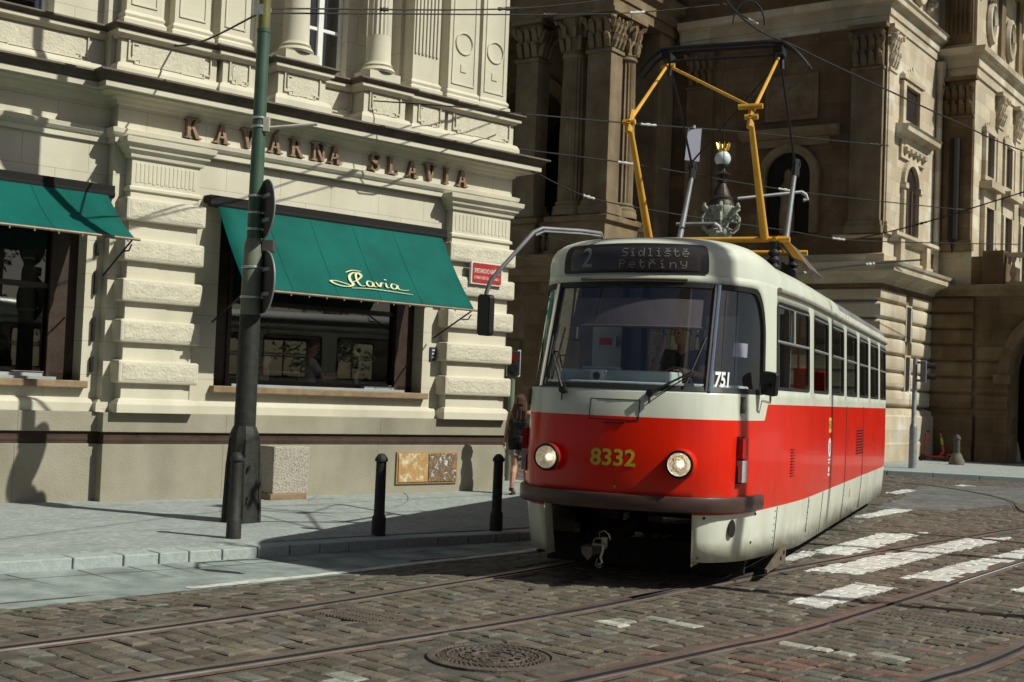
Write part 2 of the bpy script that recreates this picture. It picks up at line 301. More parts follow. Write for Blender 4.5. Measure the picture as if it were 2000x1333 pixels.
def ground():
    g = MB(); g.box(-900, 900, -900, 900, -1.0, -.30); g.build('ground', M_DIRT, kind='structure')
    road = MB(); st = .45; gp_ = GUTK+[(-60, 46), (-60, -14)]
    def zr(i, j):
        x, y = -14+i*st, -2+j*st
        return (x, y, (KZ-.03 if inpoly(x, y, gp_) and dseg(x, y, GUTK) > .3 else zroad(x, y)-.013))
    road.grid(zr, range(82), range(84)); road.box(-60, 60, -40, -2, -.2, -.013); road.box(22.9, 60, -2, 60, -.2, -.013); road.box(-14, 22.9, 35.8, 60, -.2, -.013); road.build('road_bed', M_DIRT, kind='structure', merge=False, smooth=True)
    # pavement slab by the cafe, with granite kerb and concrete channel
    p = MB(); p.prism([(x, y) for x, y in KERB]+[(-60, 42), (-60, -10)], 'z', -.05, .118); low(p.build('pavement', M_PAVE, kind='structure'))
    def strip(path, w, z0, z1, m, name, seg=None, gap=0):
        b = MB(); acc = 0
        for (x1, y1), (x2, y2) in zip(path[:-1], path[1:]):
            L = math.hypot(x2-x1, y2-y1); n = max(1, round(L/seg)) if seg else 1
            for k in range(n):
                f0, f1 = k/n, (k+1)/n; g_ = gap/L
                ax, ay, bx, by = x1+(x2-x1)*(f0+g_), y1+(y2-y1)*(f0+g_), x1+(x2-x1)*(f1-g_), y1+(y2-y1)*(f1-g_)
                nx, ny = (y2-y1)/L, -(x2-x1)/L
                dz = random.uniform(-.003, .003)
                b.prism([(ax, ay), (bx, by), (bx+nx*w, by+ny*w), (ax+nx*w, ay+ny*w)], 'z', z0, z1+dz)
        return b.build(name, m, kind='structure', bevel=.012, merge=False)
    low(strip(KERB, .26, -.05, .105, M_KERB, 'kerb', .95, .005))
    n = len(KERB); b = MB()
    # channel sheet from under the kerb to the setts
    import bisect
    poly = [(x, y) for x, y in KERB]+[(x, y) for x, y in GUT[::-1]]
    b.prism(poly, 'z', -.04, .004); low(b.build('gutter', M_GUT, kind='structure'))
    def off(path, d):
        out = []
        for i, (x, y) in enumerate(path):
            x1, y1 = path[max(0, i-1)]; x2, y2 = path[min(len(path)-1, i+1)]; L = math.hypot(x2-x1, y2-y1) or 1
            out.append((x+(y2-y1)/L*d, y-(x2-x1)/L*d))
        return out
    # slab joints in the channel and across the pavement
    j = MB()
    mid = off(KERB, .62)
    for k in range(len(mid)-1):
        (x1, y1), (x2, y2) = mid[k], mid[k+1]; L = math.hypot(x2-x1, y2-y1) or 1; nx, ny = (y2-y1)/L*.006, -(x2-x1)/L*.006
        j.add([(x1-nx, y1-ny, .0075), (x2-nx, y2-ny, .0075), (x2+nx, y2+ny, .0075), (x1+nx, y1+ny, .0075)], [(0, 1, 2, 3)])
    for d in (1.3, 2.6, 3.9):
        mid = off(KERB, -d)
        for k in range(len(mid)-1):
            (x1, y1), (x2, y2) = mid[k], mid[k+1]; L = math.hypot(x2-x1, y2-y1) or 1; nx, ny = (y2-y1)/L*.004, -(x2-x1)/L*.004
            j.add([(x1-nx, y1-ny, .1215), (x2-nx, y2-ny, .1215), (x2+nx, y2+ny, .1215), (x1+nx, y1+ny, .1215)], [(0, 1, 2, 3)])
    for k in range(len(KERB)-1):      # cross joints of the channel slabs and hairline cracks
        (x1, y1), (x2, y2) = KERB[k], KERB[k+1]
        if y1 < 4 or y1 > 22: continue
        n = max(1, int(math.hypot(x2-x1, y2-y1)/.9))
        for q in range(n):
            f = q/n; a = (x1+(x2-x1)*f, y1+(y2-y1)*f); g2 = min(GUT, key=lambda p: (p[0]-a[0])**2+(p[1]-a[1])**2)
            e0 = (a[0]+(g2[0]-a[0])*.18, a[1]+(g2[1]-a[1])*.18); e1 = (a[0]+(g2[0]-a[0])*(.42 if q % 2 else .62), a[1]+(g2[1]-a[1])*(.42 if q % 2 else .62))
            dx, dy = e1[0]-e0[0], e1[1]-e0[1]; L = math.hypot(dx, dy) or 1; nx, ny = dy/L*.006, -dx/L*.006
            j.add([(e0[0]-nx, e0[1]-ny, .0075), (e1[0]-nx*.3, e1[1]-ny*.3, .0075), (e1[0]+nx*.3, e1[1]+ny*.3, .0075), (e0[0]+nx, e0[1]+ny, .0075)], [(0, 1, 2, 3)])
    low(j.build('paving_joint', M_DIRT, kind='structure', recalc=False))
    # white edge line along the channel
    l = MB(); gp = off(GUT, -.02)
    for k in range(len(gp)-1):
        (x1, y1), (x2, y2) = gp[k], gp[k+1]; L = math.hypot(x2-x1, y2-y1) or 1
        if y1 < 10.35 or y1 > 18: continue
        nx, ny = (y2-y1)/L*.15, -(x2-x1)/L*.15; n = max(1, int(L/.28))
        for q in range(n):
            a, b_ = q/n+.01, (q+1)/n-.01
            w = random.uniform(.7, 1.0)
            l.add([(x1+(x2-x1)*a, y1+(y2-y1)*a, .009), (x1+(x2-x1)*b_, y1+(y2-y1)*b_, .009), (x1+(x2-x1)*b_-nx*w, y1+(y2-y1)*b_-ny*w, .009), (x1+(x2-x1)*a-nx*w, y1+(y2-y1)*a-ny*w, .009)], [(0, 1, 2, 3)])
    low(l.build('edge_line', M_PAINT, kind='structure', recalc=False))
    # far pavement in front of the theatre
    q = MB(); q.prism(RKERB+[(60, 90), (-40, 90)], 'z', -.05, .118); q.build('far_pavement', M_PAVE, kind='structure')
    strip([(x, y) for x, y in RKERB], .3, -.05, .122, M_KERB, 'far_kerb', 1.0, .006)
    a = MB(); a.prism(ASPH, 'z', -.04, .0); a.build('asphalt_patch', M_ASPH, kind='structure')
ground()
def clip(P, C):
    n = len(C); area = sum(C[i][0]*C[(i+1) % n][1]-C[(i+1) % n][0]*C[i][1] for i in range(n))
    if area < 0: C = C[::-1]
    for i in range(n):
        (x1, y1), (x2, y2) = C[i], C[(i+1) % n]; out = []
        def sd(p): return (x2-x1)*(p[1]-y1)-(y2-y1)*(p[0]-x1)
        for k in range(len(P)):
            a, b = P[k-1], P[k]; sa, sb = sd(a), sd(b)
            if (sa >= 0) != (sb >= 0):
                t = sa/(sa-sb); out.append(tuple(a[q]+(b[q]-a[q])*t for q in range(3)))
            if sb >= 0: out.append(b)
        P = out
        if len(P) < 3: return []
    return P
def setts():
    rnd = random.Random(3)
    b = MB(); tone = []
    paint = {k: MB() for k in STRIPES}
    th = R(43); rx = Vector((math.cos(th), -math.sin(th))); ry = Vector((math.sin(th), math.cos(th)))
    gutpoly = GUTK+[(-60, 46), (-60, -14)]
    farpoly = RKERB+[(60, 90), (-40, 90)]
    whites = [(2.05, 9.15), (2.35, 9.0), (2.62, 8.85), (1.75, 9.25), (-.75, 7.35), (-.55, 7.2), (-.95, 7.5), (-.35, 7.1), (1.2, 10.0), (1.35, 9.9), (.9, 9.75)]
    row = 0; v = -6.0
    while v < 40:
        rowh = rnd.uniform(.14, .175); u = -26+rnd.uniform(0, .3)
        while u < 26:
            ln = rnd.uniform(.16, .30); uc, vc = u+ln/2, v+rowh/2; u += ln
            c = rx*uc+ry*vc; x, y = c.x, c.y
            if y < 4.6 or x > .58*y+1.6 or x < -.44*y-1.4 or y > 38: continue
            if inpoly(x, y, gutpoly) or inpoly(x, y, farpoly): continue
            if math.hypot(x-MANHOLE[0], y-MANHOLE[1]) < MANHOLE[2]+.09: continue
            if any(inpoly(x, y, G) for G in GRATES) or inpoly(x, y, ASPH): continue
            if any(dseg(x, y, r) < .135 for r in RAILS): continue
            g = .006 if rnd.random() < .8 else .016
            hx, hy = ln/2-g, rowh/2-g*.8; rot = rnd.gauss(0, .03)
            wr = (1+2*rnd.random()) if y < 16 else 1
            zc = zroad(x, y) if x < 4 else 0.0; z = zc+rnd.gauss(0, .0032); ta = 0.0
            if zc < -.002: e_ = .1; ta = (zroad(x+rx.x*e_, y+rx.y*e_)-zc)/e_; tb = (zroad(x+ry.x*e_, y+ry.y*e_)-zc)/e_
            else: tb = 0.0
            tx, ty = ta+rnd.gauss(0, .012), tb+rnd.gauss(0, .014)
            cr, sr = math.cos(rot), math.sin(rot)
            def W(a, d, zz):
                a2, d2 = a*cr-d*sr, a*sr+d*cr; q = rx*(uc+a2)+ry*(vc+d2); return (q.x, q.y, zz)
            j = [rnd.uniform(-.012, .012) for _ in range(8)]
            base = [(-hx+j[0], -hy+j[1]), (hx+j[2], -hy+j[3]), (hx+j[4], hy+j[5]), (-hx+j[6], hy+j[7])]
            ins = .017; top = [(a*(1-ins/abs(hx)), d*(1-ins/abs(hy))) for a, d in base]
            k = len(b.v)
            vs = [W(a, d, zc-.05) for a, d in base]+[W(a, d, z-.009+a*tx+d*ty) for a, d in base]+[W(a, d, z+a*tx+d*ty) for a, d in top]
            fs = [(8, 9, 10, 11)]+[(4+i, 4+(i+1) % 4, 8+(i+1) % 4, 8+i) for i in range(4)]
            if y < 24: fs += [(i, (i+1) % 4, 4+(i+1) % 4, 4+i) for i in range(4)]
            b.add(vs, fs)
            t = max(.55, rnd.gauss(.97, .17)); col = [t*rnd.uniform(1.0, 1.05), t, t*rnd.uniform(.93, 1.0)]
            if rnd.random() < .12: col = [t*1.05, t*1.16, t*1.2]
            if .6 < x < 3.2 and 7.3 < y < 9.3 and rnd.random() < .55*max(0, 1-abs(y-8.1)/1.1): col = [t*1.28, t*.9, t*.88]
            if any(math.hypot(x-a, y-d) < .13 for a, d in whites) and rnd.random() < .8: col = [t*2.7, t*3.1, t*3.2]
            # pale dust spread from the concrete channel
            dg = dseg(x, y, GUTK)
            if dg < .9: f = (1-dg/.9)*.5*rnd.random(); col = [c_+f*q for c_, q in zip(col, (.9, 1.05, 1.08))]
            tone += [col]*len(fs)
            for nm, P in STRIPES.items():
                cx = sum(p[0] for p in P)/4; cy = sum(p[1] for p in P)/4
                if math.hypot(x-cx, y-cy) < 4 and True:
                    jit = [(p[0]+rnd.uniform(-.022, .022), p[1]+rnd.uniform(-.022, .022)) for p in P]
                    up = [(p[0], p[1], p[2]+.0035) for p in (vs[8], vs[9], vs[10], vs[11])]
                    mid = [(p[0], p[1], p[2]+.0035) for p in (vs[4], vs[5], vs[6], vs[7])]
                    for poly in [up]+[[mid[i], mid[(i+1) % 4], up[(i+1) % 4], up[i]] for i in range(4)]:
                        cpl = clip(poly, jit)
                        if len(cpl) >= 3: paint[nm].add(cpl, [list(range(len(cpl)))])
        v += rowh; row += 1
    o = b.build('cobbled_road', M_SETT, kind='structure', merge=False, recalc=False)
    at = o.data.attributes.new('stone', 'FLOAT_COLOR', 'FACE')
    at.data.foreach_set('color', [q for c in tone for q in (c[0], c[1], c[2], 1)])
    for nm, P in STRIPES.items():
        pts = []
        for i in range(len(P)):
            (x1, y1), (x2, y2) = P[i], P[(i+1) % len(P)]; n = max(2, int(math.hypot(x2-x1, y2-y1)/.12))
            pts += [(x1+(x2-x1)*q/n+rnd.uniform(-.03, .03), y1+(y2-y1)*q/n+rnd.uniform(-.03, .03)) for q in range(n)]
        paint[nm].add([(x, y, -.0055) for x, y in pts], [list(range(len(pts)))])
    for nm, m in paint.items():
        if m.f:
            po = m.build('road_marking', M_PAINT, kind='structure', merge=False, recalc=False); po['label'] = nm
setts()
def rails():
    for pth in RAILS:
        b = MB(); prof = [(-.135, -.004, 1), (-.034, -.002, 1), (-.034, .008, 0), (.030, .008, 0), (.034, -.03, 2), (.066, -.03, 2), (.070, .004, 0), (.094, .004, 0), (.096, -.004, 1), (.15, -.006, 1)]
        rows = []
        for i, (x, y) in enumerate(pth):
            x1, y1 = pth[max(0, i-1)]; x2, y2 = pth[min(len(pth)-1, i+1)]; L = math.hypot(x2-x1, y2-y1) or 1
            rows.append([(x+(y2-y1)/L*o, y-(x2-x1)/L*o, z) for o, z, _ in prof])
        k = len(prof); vs = [v for r in rows for v in r]
        for q in range(k-1):
            b.m = prof[q+1][2] if prof[q][2] != 0 or prof[q+1][2] == 2 else prof[q][2]
            b.add([v for r in rows for v in (r[q], r[q+1])], [(2*i, 2*i+2, 2*i+3, 2*i+1) for i in range(len(rows)-1)])
        b.build('tram_rail', [M_STEEL, M_RUST, M_GROOVE], kind='structure', merge=False, recalc=False)
rails()
def manhole():
    x, y, r = MANHOLE
    t = thing('manhole_cover', 'round cast iron manhole cover set in the cobbles near the bottom edge', 'manhole cover', (x, y, 0))
    f = MB(); f.lathe([(r, -.04), (r, .004), (r-.012, .009), (r-.05, .009), (r-.056, -.012), (r-.066, -.012)], n=48, caps=False); f.build('frame', M_IRON, t, smooth=True)
    c = MB(); c.lathe([(r-.066, -.02), (r-.066, .003), (0.001, .003)], n=48, caps=False)
    for rr in (.30, .215, .135):
        c.lathe([(rr+.007, .003), (rr+.005, .012), (rr-.005, .012), (rr-.007, .003)], n=48, caps=False)
    rnd = random.Random(5)
    for rr, n in ((.335, 54), (.318, 54), (.275, 34), (.245, 30)):
        for k in range(n):
            a = 2*math.pi*k/n+rr*9
            c.cbox((rr*math.cos(a), rr*math.sin(a), .007), (.016, .011, .012), a)
    for k in range(16):
        a = 2*math.pi*k/16; rr = .172; c.cbox((rr*math.cos(a), rr*math.sin(a), .008), (.042, .022, .014), a)
    for k in range(9):
        c.cbox((rnd.uniform(-.07, .07), -.09+.022*k, .008), (.06+.03*rnd.random(), .009, .012), rnd.uniform(-.3, .3))
    c.build('lid', M_IRON, t, merge=False)
    for P, lab in zip(GRATES, ('ribbed iron drain plate between the two right-hand rails', 'small ribbed iron drain plate between the left pair of rails')):
        a, b_, c_, d = [Vector((*p, 0)) for p in P]; o = (a+b_+c_+d)/4
        t = thing('drain_plate', lab, 'drain cover', (o.x, o.y, 0)); m = MB()
        m.prism([((p-o).x, (p-o).y) for p in (a, b_, c_, d)], 'z', -.04, -.002)
        n = 26 if 'right' in lab else 15
        for k in range(n):
            f0, f1 = (k+.12)/n, (k+.6)/n
            q = [a+(d-a)*f0-o, a+(d-a)*f1-o, b_+(c_-b_)*f1-o, b_+(c_-b_)*f0-o]
            for s in range(3):
                g0, g1 = (s+.05)/3, (s+.95)/3
                m.prism([((q[0]+(q[3]-q[0])*g0).x, (q[0]+(q[3]-q[0])*g0).y), ((q[1]+(q[2]-q[1])*g0).x, (q[1]+(q[2]-q[1])*g0).y), ((q[1]+(q[2]-q[1])*g1).x, (q[1]+(q[2]-q[1])*g1).y), ((q[0]+(q[3]-q[0])*g1).x, (q[0]+(q[3]-q[0])*g1).y)], 'z', -.002, .007)
        m.build('ribbed_plate', M_IRON, t, merge=False)
manhole()
# ================================================================== CAFE BUILDING
CAFE_LOC = KP(-2.9, 18.3); CAFE_RZ = R(42.258)
M_CREAM = mat('cream_render', (.555, .515, .40), (.63, .59, .465), 1.3, .85, bump=.25, bscale=60, streak=(1.6, .84), spec=.2)
M_CREAMB = mat('cream_ashlar', (.555, .515, .40), (.63, .59, .465), 1.3, .85, bump=.2, bscale=60, brick=(.86, .43, .004, .5, .55), streak=(1.6, .84), spec=.2)
M_VERM = mat('vermiculated_stone', (.52, .48, .37), (.62, .575, .455), 9, .9, bump=.7, bscale=30, spec=.2)
M_PLINTH = mat('plinth_stone', (.275, .25, .185), (.345, .32, .245), 1.1, .88, bump=.35, bscale=45, streak=(1.1, .74), brick=(2.6, 3.2, .005, .5, .6), spec=.2)
M_BAND = mat('dark_stone_band', (.032, .018, .011), (.062, .036, .023), 3, .85, bump=.3)
M_FLASH = mat('shaded_cornice_top', (.075, .058, .042), (.135, .108, .08), 4, .7, bump=.2)  # flashing and cyma in one tone, shade under the drip edge put in
M_WOODD = mat('dark_brown_frame', (.028, .016, .011), (.05, .03, .02), 6, .45, bump=.15)
M_SILL = mat('brown_stone_sill', (.19, .125, .068), (.29, .205, .12), 6, .8, bump=.4)
M_WHITEF = mat('white_window_paint', (.68, .68, .64), (.75, .75, .71), 4, .5)
M_PANE = glass('window_glass', (.80, .80, .80), 2.2, .012)
M_PANEU = glass('upper_window_glass', (.35, .33, .38), 2.2, .012)
M_DARKROOM = mat('cafe_interior', (.05, .032, .02), (.09, .06, .04), 2, .9)
M_BRONZE = mat('bronze_lettering', (.20, .135, .085), (.30, .21, .14), 8, .5, metal=.45, bump=.2)
M_BLACK = mat('black_metal', (.012, .011, .010), (.022, .02, .018), 9, .45, metal=.3, bump=.15)

def letter_polys(ch):   # slab-serif capitals in a unit cell, height 1; list of (outline) prisms
    st, th, sf = .20, .13, .12     # stem, thin, serif
    def stem(x0, x1, w): return [(x0-w/2, 0), (x0+w/2, 0), (x1+w/2, 1), (x1-w/2, 1)]
    def ser(x, y, w=.36): return [(x-w/2, y), (x+w/2, y), (x+w/2, y+.085), (x-w/2, y+.085)]
    B, T = 0.0, .915
    if ch == 'K': return [stem(.16, .16, st), ser(.16, B), ser(.16, T), [(.22, .40), (.40, .58), (.76, 1), (.55, 1)], [(.30, .58), (.42, .68), (.86, 0), (.62, 0)], ser(.72, T, .34), ser(.76, B, .34)], .95
    if ch == 'A': return [stem(.14, .42, th), stem(.72, .42, st), [(.22, .28), (.62, .28), (.60, .38), (.25, .38)], ser(.12, B, .32), ser(.74, B, .38)], .88
    if ch == 'Á': return letter_polys('A')[0]+[[(.42, 1.06), (.52, 1.06), (.66, 1.24), (.5, 1.24)]], .88
    if ch == 'V': return [stem(.42, .14, st), stem(.42, .72, th), ser(.12, T, .38), ser(.74, T, .32)], .88
    if ch == 'R':
        bowl = [(.16+.40*math.sin(a)*1.0+.06, .73+.27*math.cos(a)) for a in [math.pi*k/10 for k in range(11)]]
        inn = [(.16+.22*math.sin(a)+.06, .73+.16*math.cos(a)) for a in [math.pi*k/10 for k in range(11)]]
        qs = [[bowl[k], bowl[k+1], inn[k+1], inn[k]] for k in range(10)]
        return [stem(.16, .16, st), ser(.16, B), ser(.16, T)]+qs+[[(.34, .48), (.52, .48), (.86, 0), (.64, 0)], ser(.78, B, .3)], .9
    if ch == 'N': return [stem(.14, .14, th), stem(.76, .76, th), [(.08, 1), (.28, 1), (.82, 0), (.66, 0)], ser(.14, B), ser(.12, T, .3), ser(.76, T)], .9
    if ch == 'L': return [stem(.18, .18, st), ser(.18, B), ser(.18, T), [(.2, 0), (.72, 0), (.72, .11), (.2, .11)], [(.64, .1), (.72, .1), (.72, .28), (.67, .28)]], .78
    if ch == 'I': return [stem(.18, .18, st), ser(.18, B), ser(.18, T)], .36
    if ch == 'S':
        pts = [(.64, .80), (.52, .93), (.36, .955), (.19, .87), (.15, .74), (.24, .60), (.42, .51), (.58, .40), (.63, .26), (.54, .11), (.36, .045), (.18, .09), (.10, .22)]
        ws = [.05, .05, .05, .07, .09, .10, .11, .10, .09, .07, .05, .05, .05]; P = catmull([(a, b, 0) for a, b in pts], 4); W = [v.x for v in catmull([(w, 0, 0) for w in ws], 4)]
        qs = []
        L = []
        for i, p in enumerate(P):
            d = (P[min(i+1, len(P)-1)]-P[max(0, i-1)]).normalized(); n = Vector((-d.y, d.x, 0)); L.append((p+n*W[i], p-n*W[i]))
        for a, b in zip(L[:-1], L[1:]): qs.append([(a[0].x, a[0].y), (b[0].x, b[0].y), (b[1].x, b[1].y), (a[1].x, a[1].y)])
        return qs+[[(.60, .70), (.68, .70), (.68, .98), (.60, .9)], [(.06, .02), (.13, .1), (.13, .32), (.06, .32)]], .74
    return [], .5

def cafe():
    t = thing('cafe_building', 'cream stone corner cafe building with rusticated pilasters, dark plinth band and bronze wall lettering', 'building', CAFE_LOC, CAFE_RZ, sc=K)
    UL, UR, ST = -11.0, 3.86, -3.02       # left end, street corner, step between recessed bay and corner bay
    D = .17                                # recess of the left bay
    BK = 11.0
    # ---- plinth
    p = MB()
    p.prism([(UL, D), (ST, D), (ST, 0), (UR, 0), (UR, BK), (UL, BK)], 'z', 0, .845)
    p.prism([(UL, D-.02), (ST-.02, D-.02), (ST-.02, -.02), (UR+.02, -.02), (UR+.02, BK), (UL, BK)], 'z', 1.0, 1.25)
    p.build('plinth', M_PLINTH, t, bevel=.008)
    b = MB(); b.prism([(UL, D+.02), (ST+.02, D+.02), (ST+.02, .02), (UR-.02, .02), (UR-.02, BK), (UL, BK)], 'z', .845, 1.0)
    b.mould([(UL, D+.02), (ST+.02, D+.02), (ST+.02, .02), (UR-.02, .02), (UR-.02, BK)], [(-.03, .85), (-.01, .86), (.004, .88), (.004, .92), (-.01, .945), (-.03, .95)])
    b.build('plinth_band', M_BAND, t, smooth=True)
    # ---- ground-floor wall with two shop windows
    W1, W2, Z0, Z1 = (-6.95, -3.24), (-1.44, 2.15), 1.64, 4.12
    y1, y2, TH = D+.10, .10, .5
    w = MB()
    def wall(u0, u1, y, openings, z0, z1):
        cur = u0
        for a, c in openings:
            w.box(cur, a, y, y+TH, z0, z1); w.box(a, c, y, y+TH, z0, Z0); w.box(a, c, y, y+TH, Z1, z1); cur = c
        w.box(cur, u1, y, y+TH, z0, z1)
    wall(UL, ST, y1, [W1], 1.25, 4.76); wall(ST, UR-.06, y2, [W2], 1.25, 4.76)
    w.box(UR-.56, UR-.06, y2+TH, BK, 1.25, 4.76)
    w.build('ground_floor_wall', M_CREAMB, t)
    # lower apron moulding
    a = MB(); a.mould([(UL, y1), (ST, y1), (ST, y2)], [(0, 1.25), (.07, 1.252), (.07, 1.36), (.045, 1.40), (0, 1.42)]); a.mould([(-1.78, y2), (2.40, y2)], [(0, 1.25), (.05, 1.252), (.05, 1.36), (.03, 1.40), (0, 1.42)])
    a.build('apron_moulding', M_CREAM, t)
    # ---- rusticated pilasters
    for u0, u1 in ((-2.93, -1.80), (2.42, 3.80)):
        q = MB(); q.box(u0+.08, u1-.08, -.07, y2+.02, 1.25, 4.60)
        q.mould([(u0+.08, y2), (u0+.08, -.07), (u1-.08, -.07), (u1-.08, y2)], [(0, 1.25), (.07, 1.251), (.07, 1.36), (.035, 1.42), (0, 1.44)])
        q.mould([(u0+.08, y2), (u0+.08, -.07), (u1-.08, -.07), (u1-.08, y2)], [(0, 4.10), (.03, 4.11), (.03, 4.15), (0, 4.17)])
        q.mould([(u0+.08, y2), (u0+.08, -.07), (u1-.08, -.07), (u1-.08, y2)], [(0, 4.52), (.035, 4.53), (.045, 4.58), (.09, 4.62), (.10, 4.66), (.15, 4.70), (.16, 4.77), (0, 4.775)])
        n = 15
        for k in range(n):
            uu = u0+.16+(u1-u0-.32)*k/(n-1); q.box(uu-.021, uu+.021, -.077, -.06, 4.21+.012*(k % 2), 4.47)
        po = q.build('pilaster', M_CREAM, t, bevel=.006)
        for k in range(5):
            z = 1.63+.522*k
            r = MB(); dz = .295
            r.box(u0, u1, -.155, y2+.04, z, z+dz)
            ro = r.build('rusticated_block', M_CREAM, po, bevel=.03)
            f = MB(); nu, nz = 46, 12; rnd = random.Random(int(z*100+u0*10))
            def fn(i, j):
                e = i in (0, nu) or j in (0, nz); u = u0+.05+(u1-u0-.10)*i/nu; zz = z+.04+(dz-.08)*j/nz
                return (u, -.157-(.0 if e else rnd.uniform(0.001, .011)), zz)
            f.grid(fn, range(nu+1), range(nz+1)); f.build('vermiculated_panel', M_VERM, ro, smooth=60)
    # ---- windows
    for (u0, u1), y in ((W1, y1), (W2, y2)):
        yf = y+.30
        f = MB()
        for a, c in ((u0, u0+.34), (u1-.34, u1)): f.box(a, c, yf-.05, yf+.08, Z0, Z1)
        f.box(u0, u1, yf-.05, yf+.08, Z0, Z0+.10); f.box(u0, u1, yf-.05, yf+.08, Z1-.16, Z1); f.box(u0+.3, u1-.3, yf-.02, yf+.05, 2.80, 2.87)
        for a in (u0+.30, u1-.36): f.box(a, a+.06, yf-.08, yf-.03, Z0, Z1)
        fo = f.build('shop_window', M_WOODD, t, bevel=.008)
        g = MB(); g.add([(u0+.34, yf+.02, Z0+.1), (u1-.34, yf+.02, Z0+.1), (u1-.34, yf+.02, Z1-.16), (u0+.34, yf+.02, Z1-.16)], [(0, 1, 2, 3)]); g.build('pane', M_PANE, fo)
        s = MB(); s.box(u0-.06, u1+.06, y-.12, y+.32, Z0-.095, Z0); s.build('sill', M_SILL, fo, bevel=.015)
        l = MB(); l.box(u0+.3, u1-.3, yf-.27, yf-.06, Z0, Z0+.035); l.box(u1-1.0, u1-.45, yf-.2, yf-.07, Z0+.035, Z0+.075); l.build('ledge', mat('grey_ledge', (.30, .32, .31), (.38, .4, .39), 5, .6), fo)
    # interior room behind the panes
    r = MB()
    for (u0, u1), y in ((W1, y1), (W2, y2)):
        a, c, ya, yb = u0-.3, u1+.3, y+.52, y+4.2
        r.add([(a, yb, 1.2), (c, yb, 1.2), (c, yb, 4.3), (a, yb, 4.3)], [(0, 1, 2, 3)]); r.add([(a, ya, 1.2), (a, yb, 1.2), (a, yb, 4.3), (a, ya, 4.3)], [(0, 1, 2, 3)])
        r.add([(c, ya, 1.2), (c, yb, 1.2), (c, yb, 4.3), (c, ya, 4.3)], [(0, 1, 2, 3)]); r.add([(a, ya, 1.22), (c, ya, 1.22), (c, yb, 1.22), (a, yb, 1.22)], [(0, 1, 2, 3)]); r.add([(a, ya, 4.28), (c, ya, 4.28), (c, yb, 4.28), (a, yb, 4.28)], [(0, 1, 2, 3)])
        for k in range(5):      # panelled back wall of the room: pale arched mirrors between dark posts
            uu = a+.5+(c-a-1)*k/4; r.box(uu-.06, uu+.06, yb-.12, yb-.02, 1.25, 3.6)
    r.build('interior', M_DARKROOM, t, recalc=False)
    # ---- entablature: string course, frieze, cornice
    e = MB(); path = [(UL, y1), (ST, y1), (ST, y2-.06), (UR-.04, y2-.06), (UR-.04, BK)]
    e.mould(path, [(0, 4.70), (.04, 4.71), (.04, 4.77), (.06, 4.79), (.09, 4.83), (.10, 4.885), (.03, 4.905), (0, 4.91)])
    e.build('string_course', M_CREAM, t)
    z = MB(); z.prism([(UL, y1), (ST, y1), (ST, y2-.06), (UR-.04, y2-.06), (UR-.04, BK), (UL, BK)], 'z', 4.78, 5.62); z.build('frieze', M_CREAMB, t)
    c = MB(); cp = [(UL, y1), (ST, y1), (ST, y2-.06), (UR-.04, y2-.06), (UR-.04, BK)]
    c.mould(cp, [(0, 5.20), (.03, 5.21), (.05, 5.25), (.10, 5.275), (.12, 5.30), (.27, 5.305), (.275, 5.33), (.335, 5.335), (.335, 5.405), (0, 5.49)])
    c.build('cornice', M_CREAM, t)
    f = MB(); f.mould(cp, [(0, 5.40), (.330, 5.407), (.34, 5.425), (.37, 5.45), (.40, 5.50), (.43, 5.515), (.435, 5.505), (.445, 5.51), (.44, 5.535), (0, 5.60)]); f.build('cornice_flashing', M_FLASH, t)
    # ---- pedestal zone below the upper windows
    g = MB(); yb = y2+.05
    g.box(UL, ST-.1, y1+.05, y1+.6, 5.5, 6.10); g.box(ST-.1, UR-.15, yb, yb+.6, 5.5, 6.10); g.box(UR-.7, UR-.15, yb+.6, BK, 5.5, 6.1)
    peds = [(-3.05, -1.68, .16), (-1.62, -1.12, .22), (-.80, -.02, .30), (.66, 1.42, .30), (1.62, 2.24, .24), (2.34, 3.72, .20)]
    for a, q, o in peds:
        g.box(a, q, yb-o, yb+.02, 5.5, 6.10)
        g.mould([(a, yb), (a, yb-o), (q, yb-o), (q, yb)], [(0, 5.54), (.08, 5.545), (.08, 5.66), (.05, 5.72), (0, 5.74)])
    g.mould([(UL, y1+.05), (ST-.1, y1+.05)], [(0, 5.54), (.08, 5.545), (.08, 5.66), (.05, 5.72), (0, 5.74)])
    g.build('pedestal_course', M_CREAM, t)
    # stepped relief frames with rough panels and small hooks
    def relief(u0, u1, y):
        o = MB(); v = MB()
        L = u1-u0; s = min(.09, L*.13)
        v.box(u0+.05, u1-.05, y-.008, y+.01, 5.80, 6.02)
        v.box(u0+.05+s*1.2, u1-.05-s*1.2, y-.010, y+.01, 5.755, 5.82)
        zs = 5.76
        segs = [((u0, 6.04), (u0, zs+.03)), ((u0, zs+.03), (u0+s, zs+.03)), ((u0+s, zs+.03), (u0+s, zs-.01)), ((u0+s, zs-.01), (u0+L*.36, zs-.01)), ((u0+L*.36, zs-.01), (u0+L*.36, zs-.035)), ((u0+L*.36, zs-.035), (u0+L*.64, zs-.035)), ((u0+L*.64, zs-.035), (u0+L*.64, zs-.01)), ((u0+L*.64, zs-.01), (u1-s, zs-.01)), ((u1-s, zs-.01), (u1-s, zs+.03)), ((u1-s, zs+.03), (u1, zs+.03)), ((u1, zs+.03), (u1, 6.04)), ((u0+s*.6, 5.86), (u0+s*.6, 6.0)), ((u0+s*.6, 6.0), (u0+s*1.4, 6.0))]
        for (a, b_), (a2, b2) in segs:
            o.box(min(a, a2)-.009, max(a, a2)+.009, y-.026, y+.01, min(b_, b2)-.009, max(b_, b2)+.009)
